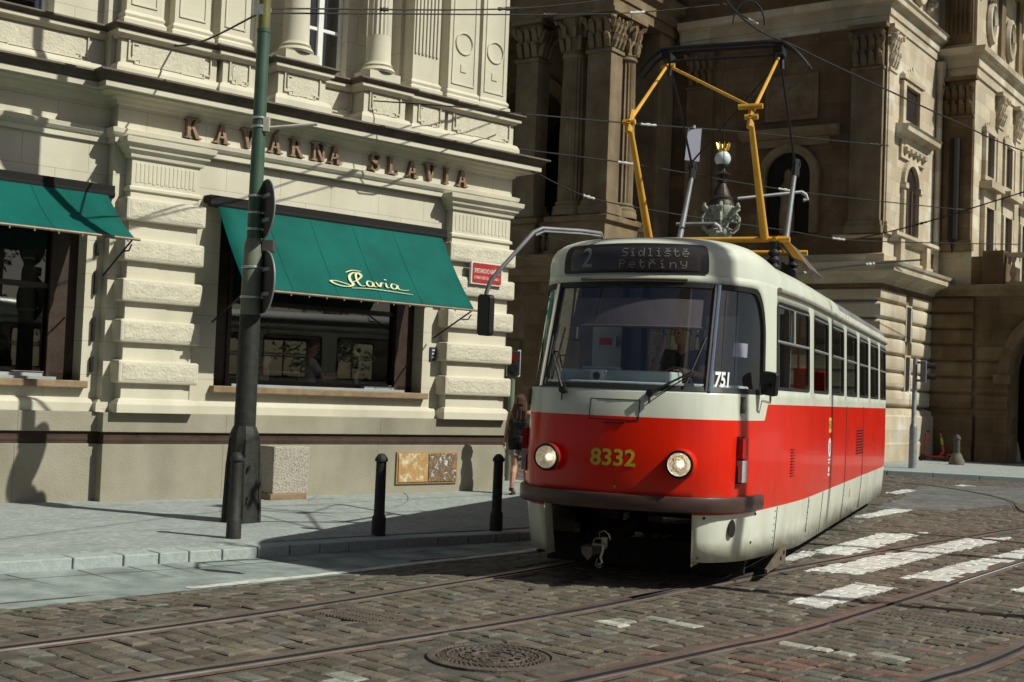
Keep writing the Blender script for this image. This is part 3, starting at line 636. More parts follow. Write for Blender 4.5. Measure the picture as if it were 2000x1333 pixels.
        po = v.build('relief_panel', M_VERM, t); o.build('stepped_frame', M_CREAM, po, bevel=.003)
    for a, q, ou in peds: relief(a+.10, q-.10, yb-ou)
    for a, q in ((-.02, .66), (-1.12, -.80), (1.42, 1.62)):
        if q-a > .4: relief(a+.02, q-.02, yb)
    relief(-6.2, -3.35, y1+.05)
    # ---- upper ledge
    l = MB(); fl = MB(); pr = [(0, 6.05), (.03, 6.06), (.05, 6.09), (.09, 6.10), (.09, 6.145), (0, 6.16)]; pf = [(0, 6.14), (.085, 6.147), (.10, 6.17), (.13, 6.195), (.145, 6.19), (.152, 6.20), (.145, 6.222), (0, 6.25)]
    lp = [(UL, y1+.05), (ST-.1, y1+.05)]
    cur = []
    lp.append((ST-.1, yb-.16)) if False else None
    pth = [(UL, y1+.05), (-3.05, y1+.05)]
    for k, (a, q, ou) in enumerate(peds):
        pth += [(a, yb-ou), (q, yb-ou)]
        nxt = peds[k+1][0] if k+1 < len(peds) else None
        if nxt: pth += [(q, yb), (nxt, yb)]
    pth += [(3.72, BK)]
    l.mould(pth, pr); fl.mould(pth, pf); l.build('upper_ledge', M_CREAM, t); fl.build('ledge_flashing', M_FLASH, t)
    l2 = MB(); l2.prism(pth+[(UL, BK)], 'z', 6.03, 6.2); l2.build('ledge_slab', M_CREAM, t)
    # ---- upper storey
    ZT = 9.6; yu = yb+.16
    uw = MB(); win = [(-6.2, -3.5), (-.10, .72), (1.36, 1.60)]
    wins = [(-6.0, -3.75, y1+.2), (-1.02, -.80, yu), (-.06, .70, yu), (1.36, 1.62, yu)]
    uw.box(UL, -6.0, y1+.2, y1+.7, 6.2, ZT); uw.box(-3.75, -3.1, y1+.2, y1+.7, 6.2, ZT)
    uw.box(-3.1, -1.02, yu, yu+.5, 6.2, ZT); uw.box(-.80, -.06, yu+.1, yu+.5, 6.2, ZT); uw.box(.70, 1.36, yu+.1, yu+.5, 6.2, ZT); uw.box(1.62, UR-.2, yu, yu+.5, 6.2, ZT); uw.box(UR-.7, UR-.2, yu+.5, BK, 6.2, ZT)
    uw.build('upper_wall', M_CREAMB, t)
    for a, q, y in wins:
        f = MB(); yw = y+.28; wd = q-a
        for x0, x1 in ((a, a+.05), (q-.05, q), ((a+q)/2-.045, (a+q)/2+.045)) if wd > .5 else ((a, a+.04), (q-.04, q)): f.box(x0, x1, yw-.04, yw+.05, 6.24, ZT)
        f.box(a, q, yw-.04, yw+.05, 6.21, 6.33); f.box(a, q, yw-.02, yw+.05, 6.98, 7.03)
        fo = f.build('sash_window', M_WHITEF, t, bevel=.005)
        g2 = MB(); g2.add([(a, yw+.01, 6.3), (q, yw+.01, 6.3), (q, yw+.01, ZT), (a, yw+.01, ZT)], [(0, 1, 2, 3)]); g2.build('pane', M_PANEU, fo)
        d2 = MB(); d2.box(a-.05, q+.05, yw+.5, yw+.55, 6.2, ZT); d2.build('room_backing', mat('room_dark', (.05, .04, .05), rough=.9), fo)  # dark sheet standing for the room behind the pane
    for uc, yo in ((-.42, -.12), (1.03, -.12)):
        k = MB(); yc = yb+yo+.02
        k.cbox((uc, yc, 6.30), (.56, .40, .17)); k.lathe([(.24, 6.385), (.265, 6.42), (.24, 6.46), (.205, 6.475), (.225, 6.50), (.20, 6.53), (.19, 6.56), (.185, 6.95)], (uc, yc, 0), 24, False)
        k.lathe([(.182, 6.95), (.168, ZT)], (uc, yc, 0), 36, False, .9 if uc > 0 else None)
        k.build('column', M_CREAM, t, smooth=30)
    for a, q, ou, kind in ((-2.95, -2.45, .20, 'p'), (-2.25, -1.72, .16, 'p'), (-1.60, -1.14, .22, 'p'), (1.68, 2.20, .26, 'f'), (2.42, 3.03, .22, 'r'), (3.12, 3.68, .20, 'r')):
        k = MB(); y0 = yu-ou
        k.box(a, q, y0, yu+.02, 6.2, ZT)
        k.mould([(a, yu), (a, y0), (q, y0), (q, yu)], [(0, 6.22), (.05, 6.225), (.05, 6.34), (.02, 6.37), (.035, 6.41), (.02, 6.44), (0, 6.46)])
        if kind == 'f':
            for i in range(7):
                uu = a+.05+(q-a-.1)*i/6; k.box(uu-.018, uu+.018, y0-.025, y0+.01, 6.86, ZT)
        else:
            for x0, x1 in ((a+.07, a+.09), (q-.09, q-.07)): k.box(x0, x1, y0-.014, y0+.01, 6.55, 8.2)
            k.box(a+.07, q-.07, y0-.014, y0+.01, 6.55, 6.57)
            if kind == 'r':
                ce = ((a+q)/2, y0-.006, 7.22)
                k.tube([(ce[0]+.17*math.cos(i*math.pi/12), ce[1], ce[2]+.17*math.sin(i*math.pi/12)) for i in range(25)], .018, 6)
                k.cbox(((a+q)/2, y0-.004, 6.82), (.12, .02, .12))
        k.build('upper_pilaster', M_CREAM, t, bevel=.004)
    # roof / top block hidden above the frame
    tp = MB(); tp.box(UL, UR-.1, yb-.1, BK, ZT, ZT+1.0); tp.build('top_storey', M_CREAM, t)
    # ---- raised bronze letters on the frieze
    txt = [(-2.08, 'K'), (-1.56, 'A'), (-1.06, 'V'), (-.62, 'Á'), (-.30, 'R'), (-.30, ' ')]
    line = 'KAVÁRNA SLAVIA'
    # letter centres measured along the frieze
    cen = {0: -1.98, 1: -1.48, 2: -1.02, 3: -.58, 4: -.22, 5: .0, 6: .25}
    pos = [-1.98, -1.56, -1.14, -.72, -.36, .00, .28, None, .99, 1.34, 1.70, 2.06, 2.38, 2.70]
    yl = y2-.06-.03
    H = .262
    for ch, pc in zip(line, pos):
        if pc is None: continue
        polys, wd = letter_polys(ch)
        sg = MB()
        for k, po in enumerate(polys):
            pp = [(pc+(x-wd/2)*H*.92, 4.915+y*H) for x, y in po]
            sg.prism(pp, 'y', yl-.05-.0004*k, yl+.032)
        sg.build('wall_letter', M_BRONZE, t, merge=False)
    # small service bits on the wall
    for z0, z1 in ((1.75, 1.95), (2.15, 2.45), (2.75, 3.05), (3.25, 3.45)):
        d = MB(); d.box(-3.13, -3.10, y1-.06, y1, z0, z1); d.build('wall_strip', M_BLACK, t)
    return t
CAFE = cafe()
# ---- awnings
M_GREEN = mat('green_awning_canvas', (.0018, .082, .066), (.003, .110, .088), 1.4, .75, bump=.15, bscale=200, spec=.15, streak=(2, .85))
M_CREAMP = mat('cream_script_paint', (.62, .60, .35), rough=.8)
def awning(u0, u1, vtop, ztop, vout, zlow, label, script=None):
    t = thing('awning', label, 'awning', CAFE_LOC, CAFE_RZ, 'green awnings over the cafe windows', K)
    f = MB(); n = 12; wave = random.Random(int(u0*10))
    cols = [u0+(u1-u0)*k/16 for k in range(17)]; wv = [wave.uniform(-.018, .018) for _ in cols]
    def fn(i, j):
        s = j/n; return (cols[i], -(vtop+(vout-vtop)*s)+.0, ztop+(zlow-ztop)*s-.05*math.sin(math.pi*s)-.012*math.sin(math.pi*i/16)*s+wv[i]*math.sin(math.pi*s))
    f.grid(fn, range(17), range(n+1)); fo = f.build('canvas', M_GREEN, t, smooth=60); so = fo.modifiers.new('thick', 'SOLIDIFY'); so.thickness = .006
    for k in range(1, 5):     # stitched panel seams
        b = MB(); c0 = 16*k//5; b.tube([tuple(Vector(fn(c0, j))+Vector((0, -.006, .006))) for j in range(n+1)], .002, 4); b.build('canvas_seam', M_GREEN, fo)
    b = MB(); b.tube([(u0-.02, -vout, zlow-.005), (u1+.06, -vout, zlow-.005)], .018, 8)
    for k in range(14): b.cbox((u0+.1+(u1-u0-.2)*k/13, -vout-.012, zlow-.03), (.018, .012, .03))
    b.build('front_bar', mat('awning_rail', (.16, .11, .08), (.25, .18, .12), 6, .55, metal=.3), t)
    r = MB(); r.box(u0-.12, u1+.10, -vtop-.03, -vtop+.20, ztop+.005, ztop+.10); r.tube([(u0-.12, -vtop, ztop-.02), (u1+.1, -vtop, ztop-.02)], .045, 10); r.build('roller_box', M_GROOVE, t, bevel=.01)
    for u in (u0+.04, u1-.03):
        a = MB(); a.tube([(u, -.0, zlow-.42), (u, -vout+.04, zlow-.02)], .013, 6); a.tube([(u, -vout+.25, zlow-.14), (u, -vout+.1, zlow-.14), (u, -vout+.04, zlow-.07)], .010, 6)
        a.build('arm', M_BLACK, t, merge=False)
    if script:
        w = MB(); s0, s1 = script
        # hand-lettered flourish: strokes in unit space (x along u, y up the slope)
        st = [
         ([(.30, .78), (.27, .95), (.20, .98), (.12, .80), (.10, .55), (.12, .36), (.06, .22), (-.06, .20), (-.16, .30), (-.19, .42), (-.10, .44), (.02, .34), (.10, .26)], .016),
         ([(.12, .46), (.22, .62), (.30, .86), (.27, 1.0), (.22, .88), (.20, .55), (.23, .32), (.30, .34)], .012),
         ([(.43, .56), (.37, .62), (.33, .46), (.35, .32), (.41, .38), (.43, .56), (.43, .36), (.47, .34)], .012),
         ([(.48, .60), (.51, .36), (.56, .58), (.60, .58)], .012), ([(.63, .60), (.62, .38), (.67, .36)], .012), ([(.64, .76), (.645, .80)], .016),
         ([(.79, .54), (.73, .60), (.69, .44), (.71, .32), (.77, .38), (.80, .56), (.79, .36), (.86, .30), (.95, .34)], .012),
         ([(.08, .14), (.35, .20), (.65, .17), (.98, .10)], .012), ([(.08, .95), (.20, 1.10), (.32, 1.08)], .012)]
        for pts, wd in st:
            P = catmull([(x, y, 0) for x, y in pts], 5); q = []
            for i, p in enumerate(P):
                dd = (P[min(i+1, len(P)-1)]-P[max(0, i-1)]).normalized(); nn = Vector((-dd.y, dd.x*1.0, 0)); k = .75+.6*math.sin(math.pi*i/(len(P)-1)); q.append((p+nn*wd*k, p-nn*wd*k))
            def M3(p):
                u = s0+(s1-s0)*p.x; s = .90-.26*p.y; s = max(0, min(1, s))
                return (u, -(vtop+(vout-vtop)*s)-.008, ztop+(zlow-ztop)*s-.05*math.sin(math.pi*s)+.016)
            vs = [M3(p) for a in q for p in a]; w.add(vs, [(2*i, 2*i+1, 2*i+3, 2*i+2) for i in range(len(q)-1)])
        w.build('script_lettering', M_CREAMP, t, recalc=False, merge=False)
    return t
awning(-1.60, 2.29, .06, 4.10, .93, 2.915, 'dark green canvas awning with cream script lettering over the window nearest the corner', (.04, 1.22))
awning(-7.05, -3.10, -.08, 4.05, .80, 3.40, 'plain dark green canvas awning at the left edge of the photo')
# ---- wall fittings
def fittings():
    sg = thing('street_sign', 'small red enamel street name plate with white lettering on the corner pilaster', 'street sign', CAFE_LOC, CAFE_RZ, sc=K)
    b = MB(); b.box(2.80, 3.46, -.215, -.165, 3.385, 3.745); b.build('plate', mat('enamel_white', (.62, .60, .56), rough=.35), sg, bevel=.006)
    r = MB(); pts = []
    for cx, cz, a0 in ((3.41, 3.70, 0), (2.85, 3.70, 90), (2.85, 3.43, 180), (3.41, 3.43, 270)):
        for k in range(5): a = R(a0+90*k/4); pts.append((cx+.022*math.cos(a), cz+.022*math.sin(a)))
    r.prism(pts, 'y', -.219, -.213); r.build('red_field', mat('enamel_red', (.33, .022, .016), (.42, .035, .025), 12, .35), sg)
    for tx, sz, zc in (('SMETANOVO NÁBŘEŽÍ', .082, 3.60), ('STARÉ MĚSTO - PRAHA 1', .052, 3.49)):
        w = MB(); vs, fs = text_verts(tx, sz); mx = max(abs(v[0]) for v in vs); k = min(1.0, .265/mx)
        w.add([(3.13+v[0]*k, -.2205, zc+v[1]*1.25) for v in vs], fs)
        w.build('lettering', mat('enamel_letter', (.75, .73, .7), rough=.4), sg, merge=False, recalc=False)
    n = thing('house_number_plate', 'tiny dark blue number plate on the wall between window and corner pilaster', 'number plate', CAFE_LOC, CAFE_RZ, sc=K)
    b = MB(); b.box(2.285, 2.395, .075, .10, 2.15, 2.36); b.build('plate', mat('blue_enamel', (.03, .035, .09), rough=.4), n)
    w = MB()
    for z0 in (2.19, 2.245, 2.30): w.box(2.315, 2.365, .071, .076, z0, z0+.028)
    w.build('marking', mat('grey_letter', (.5, .5, .5), rough=.5), n)
    h = thing('utility_hatch', 'weathered ochre double utility hatch with peeling paper set in the plinth', 'utility box', CAFE_LOC, CAFE_RZ, sc=K)
    M_OC = mat('peeling_ochre', (.36, .21, .075), (.62, .56, .42), 9, .8, bump=.3, c3=(.42, .26, .10), detail=9)
    M_ST = mat('torn_stickers', (.30, .18, .075), (.62, .60, .54), 14, .8, bump=.4, c3=(.09, .065, .045), detail=9)
    b = MB(); b.box(1.64, 2.84, -.03, .02, .25, .74); b.build('frame', mat('ochre_frame', (.28, .17, .07), (.36, .23, .10), 8, .7, bump=.2), h, bevel=.008)
    a = MB(); a.box(1.67, 2.24, -.045, -.02, .28, .715); a.build('door', M_OC, h, bevel=.006, label='hatch door with peeling pale patches')
    a = MB(); a.box(2.255, 2.81, -.045, -.02, .28, .715); a.build('door', M_ST, h, bevel=.006, label='hatch door covered in torn white stickers')
    k = thing('stone_block', 'rough granite corner block standing against the plinth behind the lamp post', 'stone block', CAFE_LOC, CAFE_RZ, sc=K)
    M_GR = mat('rough_granite', (.20, .165, .12), (.52, .49, .42), 55, .9, bump=.8, bscale=55)
    b = MB(); b.box(-.78, -.20, -.46, .0, .19, .845); b.build('block', M_GR, k, bevel=.02)
    b = MB(); b.box(-.82, -.24, -.48, .0, .10, .20); b.build('foot', M_SILL, k, bevel=.01)
fittings()
# ================================================================== ADDED HOUSE BEHIND THE CAMERA (keeps sky light off shaded walls, mirrored in glass)
def sky_blocker_house():
    t = thing('sky_blocker_house', 'tall plain house block behind the viewer, added to hold back sky light', 'building', (-14, -16, 0), R(28))
    w = MB(); w.box(-26, 20, -10, 0, 0, 21); w.build('wall', mat('sky_blocker_render', (.26, .23, .19), (.34, .30, .25), .6, .9), t)
    c = MB(); c.mould([(20, 0), (-26, 0)], [(0, 20.2), (.3, 20.3), (.7, 20.7), (.8, 21.1), (0, 21.4)]); c.build('cornice', mat('sky_blocker_trim', (.36, .33, .28), rough=.9), t)
    for i in range(14):
        for k in range(5):
            x, z = -24.5+3.2*i, 1.4+3.9*k; q = MB(); q.box(x, x+1.5, -.05, .03, z, z+2.3); q.build('window', M_WOODD, t)
sky_blocker_house()
# ================================================================== THEATRE
TH_LOC = (10.594, 36.889, 0.12); TH_RZ = -R(35.0)
M_SAND = mat('theatre_stone_shaded', (.125, .082, .046), (.215, .16, .098), .9, .9, bump=.4, bscale=22, brick=(1.05, .46, .006, .5, .6, .22), streak=(.8, .55), spec=.15, c3=(.17, .115, .065))  # stone of the shaded faces, their shade mixed into the colour
M_SANDP = mat('theatre_dressed_stone', (.16, .112, .064), (.26, .20, .125), 1.1, .9, bump=.3, bscale=20, streak=(1.0, .6), spec=.15)  # trim stone, kept dark for the shaded fronts as well
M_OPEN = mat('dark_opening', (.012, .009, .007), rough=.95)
M_TWIN = mat('theatre_dark_window', (.02, .013, .01), (.035, .024, .018), 5, .25)
M_BROWNW = mat('brown_window_frame', (.06, .03, .018), (.09, .048, .03), 5, .6)
M_SANDL = mat('theatre_stone_sunlit', (.45, .42, .335), (.60, .575, .49), .8, .9, bump=.35, bscale=22, brick=(1.05, .46, .006, .5, .65, .22), streak=(.7, .68), spec=.15, c3=(.54, .45, .32))  # same stone made paler for sunlit faces, sunlight put into the colour
def theatre():
    t = thing('theatre_building', 'huge brown sandstone theatre with columned loggia and sunlit right wing behind the tram', 'building', TH_LOC, TH_RZ)
    Zc0, Zc1 = 5.20, 5.72       # ground-floor cornice
    YI = 4.98                    # depth of the lit wing side
    LX, LY = -6.95, -4.0         # loggia corner
    # ---------- main bodies
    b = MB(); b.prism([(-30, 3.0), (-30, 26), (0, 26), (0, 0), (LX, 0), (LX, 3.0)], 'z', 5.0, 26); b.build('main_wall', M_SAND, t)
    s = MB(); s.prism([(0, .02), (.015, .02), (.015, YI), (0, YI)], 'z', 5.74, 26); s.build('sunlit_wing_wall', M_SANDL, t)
    # ---------- rusticated ground floor: deep courses
    def rust(name, path, zs, dep=.10, m=M_SAND):
        r = MB()
        for z0, z1 in zs:
            h = z1-z0; r.mould(path, [(0, z0), (dep*.2, z0+.005), (dep*.85, z0+.05), (dep, z0+.10), (dep, z1-.10), (dep*.85, z1-.05), (dep*.2, z1-.005), (0, z1)])
        return r.build(name, m, t, smooth=50)
    courses = [(1.62+.51*k, 1.62+.51*k+.49) for k in range(7)]
    g = MB(); g.prism([(-30, 3.0), (-30, 26), (1.2, 26), (1.2, YI+.4), (-.12, YI+.4), (-.12, .12), (LX, .12), (LX, 3.0)], 'z', 0, 5.2); g.build('ground_floor_core', M_SANDP, t)
    rust('rusticated_base', [(LX, .12), (-.12, .12), (-.12, 2.30)], courses, .12, M_SANDL); rust('rusticated_base', [(-.12, 2.95), (-.12, YI+.4)], courses, .12, M_SANDL); rust('rusticated_base', [(-.12, 2.30), (-.12, 2.95)], [courses[0]], .10, M_SANDL)
    p = MB(); p.mould([(LX, .12), (-.12, .12), (-.12, YI+.2)], [(0, 0), (.30, 0), (.30, .52), (.27, .55), (.27, 1.32), (.20, 1.38), (.16, 1.50), (.0, 1.56)]); p.build('base_course', M_SANDL, t)
    for z0, z1 in ((2.15, 3.14), (3.64, 4.66)):
        w = MB(); w.box(-.03, -.005, 2.42, 2.82, z0, z1); wo = w.build('slit_window', M_OPEN, t)
        f = MB()
        for y0 in (2.34, 2.82): f.box(-.11, .0, y0, y0+.08, z0-.05, z1+.05)
        f.box(-.11, .0, 2.42, 2.82, z1, z1+.05); f.build('slit_frame', M_SANDL, wo)
    CORN = [(0, Zc0-.02), (.08, Zc0), (.10, Zc0+.08), (.22, Zc0+.16), (.50, Zc0+.24), (.55, Zc0+.28), (.56, Zc0+.42), (.62, Zc0+.46), (.66, Zc0+.54), (0, Zc0+.62)]
    c = MB(); c.mould([(LX, 0), (0, 0), (0, YI)], CORN); c.build('storey_cornice', M_SANDL, t)
    # ---------- wing upper floors, lit side x = 0 : pedestal course, pilaster, windows, entablature
    d = MB(); d.mould([(LX, 0), (0, 0), (0, YI)], [(0, 5.8), (.10, 5.81), (.10, 6.02), (0, 6.05)]); d.mould([(-1.5, 0), (0, 0), (0, .75)], [(0, 6.5), (.03, 6.52), (.05, 6.60), (0, 6.63)])
    d.build('wing_plinth_moulding', M_SANDL, t)
    def capital(mb, cx, cy, w, z, h, rnd, side='round'):
        # Corinthian bell with two tiers of curling leaves, volutes and an abacus
        mb.lathe([(w*.46, z), (w*.5, z+.03*h), (w*.44, z+.06*h), (w*.46, z+.5*h), (w*.60, z+.88*h)], (cx, cy, 0), 12)
        for tier, (zz, rr, n) in enumerate(((.08, .50, 8), (.40, .54, 8))):
            for k in range(n):
                a = 2*math.pi*(k+.5*tier)/n; ca, sa = math.cos(a), math.sin(a)
                pts = [(cx+ca*w*(rr+o), cy+sa*w*(rr+o), z+h*(zz+q)) for o, q in ((0, 0), (.05, .15), (.09, .27), (.18, .31), (.19, .25))]
                mb.tube(pts, [w*.10, w*.12, w*.10, w*.07, w*.03], 5)
        for k in range(4):
            a = math.pi/4+k*math.pi/2; ca, sa = math.cos(a), math.sin(a)
            mb.tube([(cx+ca*w*.5, cy+sa*w*.5, z+.62*h), (cx+ca*w*.72, cy+sa*w*.72, z+.85*h), (cx+ca*w*.84, cy+sa*w*.84, z+.82*h), (cx+ca*w*.80, cy+sa*w*.80, z+.74*h)], [w*.06, w*.09, w*.09, w*.05], 6)
        mb.cbox((cx, cy, z+.94*h), (w*1.34, w*1.34, h*.12))
    rnd = random.Random(2)
    def pilaster(x0, x1, y, z0, z1, face, out=.14, name='wing_pilaster', m=M_SANDP, cap=1.25):   # face 'y' (dark front) or 'x' (lit side)
        q = MB()
        def bx(a, c, o, za, zb):
            if face == 'y': q.box(a, c, y-o, y+.02, za, zb)
            else: q.box(y-.02, y+o, a, c, za, zb)
        bx(x0, x1, out, z0, z1-cap); bx(x0-.08, x1+.08, out+.08, z0, z0+.22); bx(x0-.04, x1+.04, out+.05, z0+.22, z0+.36); bx(x0-.03, x1+.03, out+.04, z1-cap-.08, z1-cap)
        n = max(3, round((x1-x0)/.24)); h = cap
        bx(x0+.02, x1-.02, out*.8, z1-cap, z1); bx(x0-.12, x1+.12, out+.16, z1-.12, z1)
        for tier in range(2):
            for k in range(n):
                c0 = x0+(x1-x0)*(k+.5)/n; zb = z1-cap+.06+tier*h*.36
                prof = [(0, 0), (.05, h*.16), (.10, h*.28), (.17, h*.32), (.18, h*.25)]
                pts = [((c0, y-out*.7-o, zb+dz) if face == 'y' else (y+out*.7+o, c0, zb+dz)) for o, dz in prof]
                q.tube(pts, [.09, .11, .09, .06, .02], 5)
        for c0 in (x0, x1):
            pts = [((c0, y-out-o, z1-cap*.42+dz) if face == 'y' else (y+out+o, c0, z1-cap*.42+dz)) for o, dz in ((0, 0), (.10, .22), (.2, .24), (.19, .14))]
            q.tube(pts, [.05, .08, .08, .04], 6)
        return q.build(name, m, t, merge=False)
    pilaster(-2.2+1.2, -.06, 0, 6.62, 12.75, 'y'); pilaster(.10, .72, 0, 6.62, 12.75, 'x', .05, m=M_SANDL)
    pilaster(-6.4, -5.5, 0, 6.62, 12.75, 'y'); 
    ENT = [(0, 12.75), (.06, 12.76), (.06, 13.0), (.11, 13.02), (.11, 13.26), (.16, 13.30), (.30, 13.38), (.32, 13.50), (.38, 13.56), (0, 13.66)]
    e = MB(); e.mould([(LX+.2, 0), (0, 0), (0, YI)], ENT); e.build('wing_entablature', M_SANDL, t)
    # attic with a round window and swags on the lit side
    a = MB(); a.prism([(0.02, 1.0), (.10, 1.0), (.10, 4.4), (.02, 4.4)], 'z', 13.6, 13.9); a.build('attic_sill', M_SANDL, t)
    o = MB(); o.tube([(.10, 2.5+.55*math.cos(k*math.pi/12), 14.9+.85*math.sin(k*math.pi/12)) for k in range(25)], .13, 8); oo = o.build('oval_window', M_SANDL, t, smooth=True)
    o = MB(); o.disc((.03, 2.5, 14.9), (1, 0, 0), .6, .03); 
    o.build('pane', M_OPEN, oo)
    for y0 in (1.25, 3.75):
        q = MB(); 
        for k in range(14): q.lathe([(.02, -.12), (.12, -.05), (.13, .05), (.02, .12)], (.10+rnd.uniform(-.03, .05), y0+rnd.uniform(-.22, .22), 14.1+.13*k), 7)
        q.build('carved_garland', M_SANDL, t, smooth=True)
    # aedicule window with hood over an arched window on the lit side
    f = MB(); y0, y1 = 1.40, 2.72
    for yy in (y0-.24, y1): f.box(.0, .14, yy, yy+.24, 10.0, 11.35)
    f.box(.0, .14, y0, y1, 11.25, 11.40); f.box(0, .2, y0-.32, y1+.32, 11.40, 11.52); f.box(0, .16, y0-.3, y1+.3, 9.98, 10.18)
    for k in range(9):
        yy = y0-.2+(y1-y0+.4)*k/8; h = .14+.30*(1-abs(k-4)/4)**1.5
        f.lathe([(.10, 0), (.08, h*.6), (.02, h)], (.1, yy, 11.5), 6)
    fo = f.build('aedicule_window', M_SANDL, t); q = MB(); q.box(-.02, .03, y0, y1, 10.18, 11.25); q.build('pane', M_TWIN, fo)
    h = MB(); h.mould([(0, .75), (0, 3.95)][::-1] if False else [(0, .75), (0, 3.95)], [(0, 9.58), (.10, 9.60), (.14, 9.70), (.42, 9.76), (.44, 9.88), (.50, 9.94), (0, 10.0)]); h.build('window_hood', M_SANDL, t)
    k = MB(); k.box(0, .10, 1.2, 3.5, 9.05, 9.6)
    for yy in (1.5, 1.95, 2.35, 2.75, 3.2): k.lathe([(.02, -.16), (.14, -.06), (.15, .06), (.02, .16)], (.12, yy, 9.32), 8)
    k.build('carved_frieze', M_SANDL, t)
    def arch_window(yc, hw, z0, zs, name, m, x=0.0):
        w = MB(); n = 14
        ins = [(yc-hw, z0)]+[(yc-hw*math.cos(math.pi*i/n), zs+hw*math.sin(math.pi*i/n)) for i in range(n+1)]+[(yc+hw, z0)]
        w.prism(ins, 'x', x-.02, x+.02); wo = w.build(name, M_TWIN, t)
        r = MB()
        for i in range(len(ins)-1):
            (ya, za), (yb, zb) = ins[i], ins[i+1]; k1 = 1.30
            oa, ob = (yc+(ya-yc)*k1, zs+(za-zs)*k1 if za > zs else za), (yc+(yb-yc)*k1, zs+(zb-zs)*k1 if zb > zs else zb)
            r.prism([(ya, za), (yb, zb), ob, oa], 'x', x+.0, x+.14)
        for s_ in (-1, 1): r.box(x, x+.2, yc+s_*hw*1.15-.14, yc+s_*hw*1.15+.14, zs-.14, zs+.02)
        r.build('archivolt', m, wo, merge=False)
        return wo
    aw = arch_window(2.25, .62, 6.7, 8.3, 'arched_window', M_SANDL)
    q = MB()
    for yy in (2.05, 2.45): q.box(.0, .05, yy-.05, yy+.05, 6.7, 8.2)
    q.build('mullion', M_BROWNW, aw)
    # balcony parapet under the arched window, drain pipe in the inner corner
    l = MB(); l.mould([(0, .45), (0, YI-.3)], [(0, 6.50), (.12, 6.52), (.16, 6.60), (.28, 6.64), (.28, 6.74), (0, 6.78)])
    for yy in (1.2, 3.7): l.box(0, .22, yy-.18, yy+.18, 5.75, 6.6)
    l.build('window_parapet', M_SANDL, t)
    dp = MB(); dp.tube([(.12, YI-.25, 5.8), (.12, YI-.25, 12.7)], .10, 8); dp.lathe([(.10, 0), (.17, .3), (.14, .5), (.19, 1.1)], (.12, YI-.25, 11.6), 8)
    dp.build('drain_pipe', M_SANDL, t)
    # dark front of the wing: arched niche with statue recess, relief panel, hood
    n_ = MB(); n = 16; xc, hw, zs = -2.9, .72, 8.45
    ins = [(xc-hw, 6.7)]+[(xc-hw*math.cos(math.pi*i/n), zs+hw*math.sin(math.pi*i/n)) for i in range(n+1)]+[(xc+hw, 6.7)]
    n_.prism(ins, 'y', -.03, .0); no = n_.build('arched_niche', M_OPEN, t)
    r = MB()
    for i in range(len(ins)-1):
        (xa, za), (xb, zb) = ins[i], ins[i+1]; k1 = 1.34
        oa, ob = (xc+(xa-xc)*k1, zs+(za-zs)*k1 if za > zs else za), (xc+(xb-xc)*k1, zs+(zb-zs)*k1 if zb > zs else zb)
        r.prism([(xa, za), (xb, zb), ob, oa], 'y', -.20, .0)
    r.build('archivolt', M_SANDP, no, merge=False)
    st = MB(); st.lathe([(.22, 6.7), (.24, 7.2), (.20, 7.7), (.26, 8.05), (.12, 8.3), (.13, 8.45), (.10, 8.58), (.02, 8.66)], (xc, -.12, 0), 10); st.build('niche_statue', M_SANDP, no, smooth=True)
    h = MB(); h.mould([(-4.5, 0), (-1.35, 0)], [(0, 9.60), (.12, 9.62), (.34, 9.74), (.36, 9.88), (0, 9.96)]); h.box(-4.2, -1.65, -.10, .0, 9.36, 9.6); h.build('niche_hood', M_SANDP, t)
    h = MB(); h.box(-3.75, -2.05, -.10, 0, 10.15, 11.55); ho = h.build('relief_panel', M_SANDP, t, bevel=.03)
    v = MB(); rr = random.Random(4); v.grid(lambda i, j: (-3.6+1.4*i/24, -.11-(0 if i in (0, 24) or j in (0, 16) else rr.uniform(0, .09)), 10.28+1.12*j/16), range(25), range(17)); v.build('carving', M_SANDP, ho, smooth=60)
    # ---------- loggia: entablature on columns standing out from the dark front
    zb, zt = 7.0, 13.15
    core = MB(); core.prism([(-30, LY+.02), (LX-.02, LY+.02), (LX-.02, 3.2), (-30, 3.2)], 'z', 5.0, 5.7); core.build('loggia_floor', M_SANDP, t)
    LE = [(0, zt), (.06, zt+.01), (.06, zt+.30), (.12, zt+.32), (.12, zt+.62), (.18, zt+.66), (.30, zt+.74), (.34, zt+.90), (.42, zt+.98), (0, zt+1.10)]
    e = MB(); e.prism([(-30, LY), (LX, LY), (LX, -.05), (-30, -.05)], 'z', zt+.02, 24); e.mould([(-30, LY), (LX, LY), (LX, 0)], LE)
    e.build('loggia_entablature', M_SANDP, t)
    cc = MB()
    for k in range(16):
        cc.lathe([(.02, -.15), (.16, -.05), (.15, .08), (.02, .18)], (LX+.1+rnd.uniform(-.1, .15), -3.2+.22*k, zt+1.75+rnd.uniform(-.15, .2)), 7)
    cc.build('carved_garland', M_SANDL, t, smooth=True)
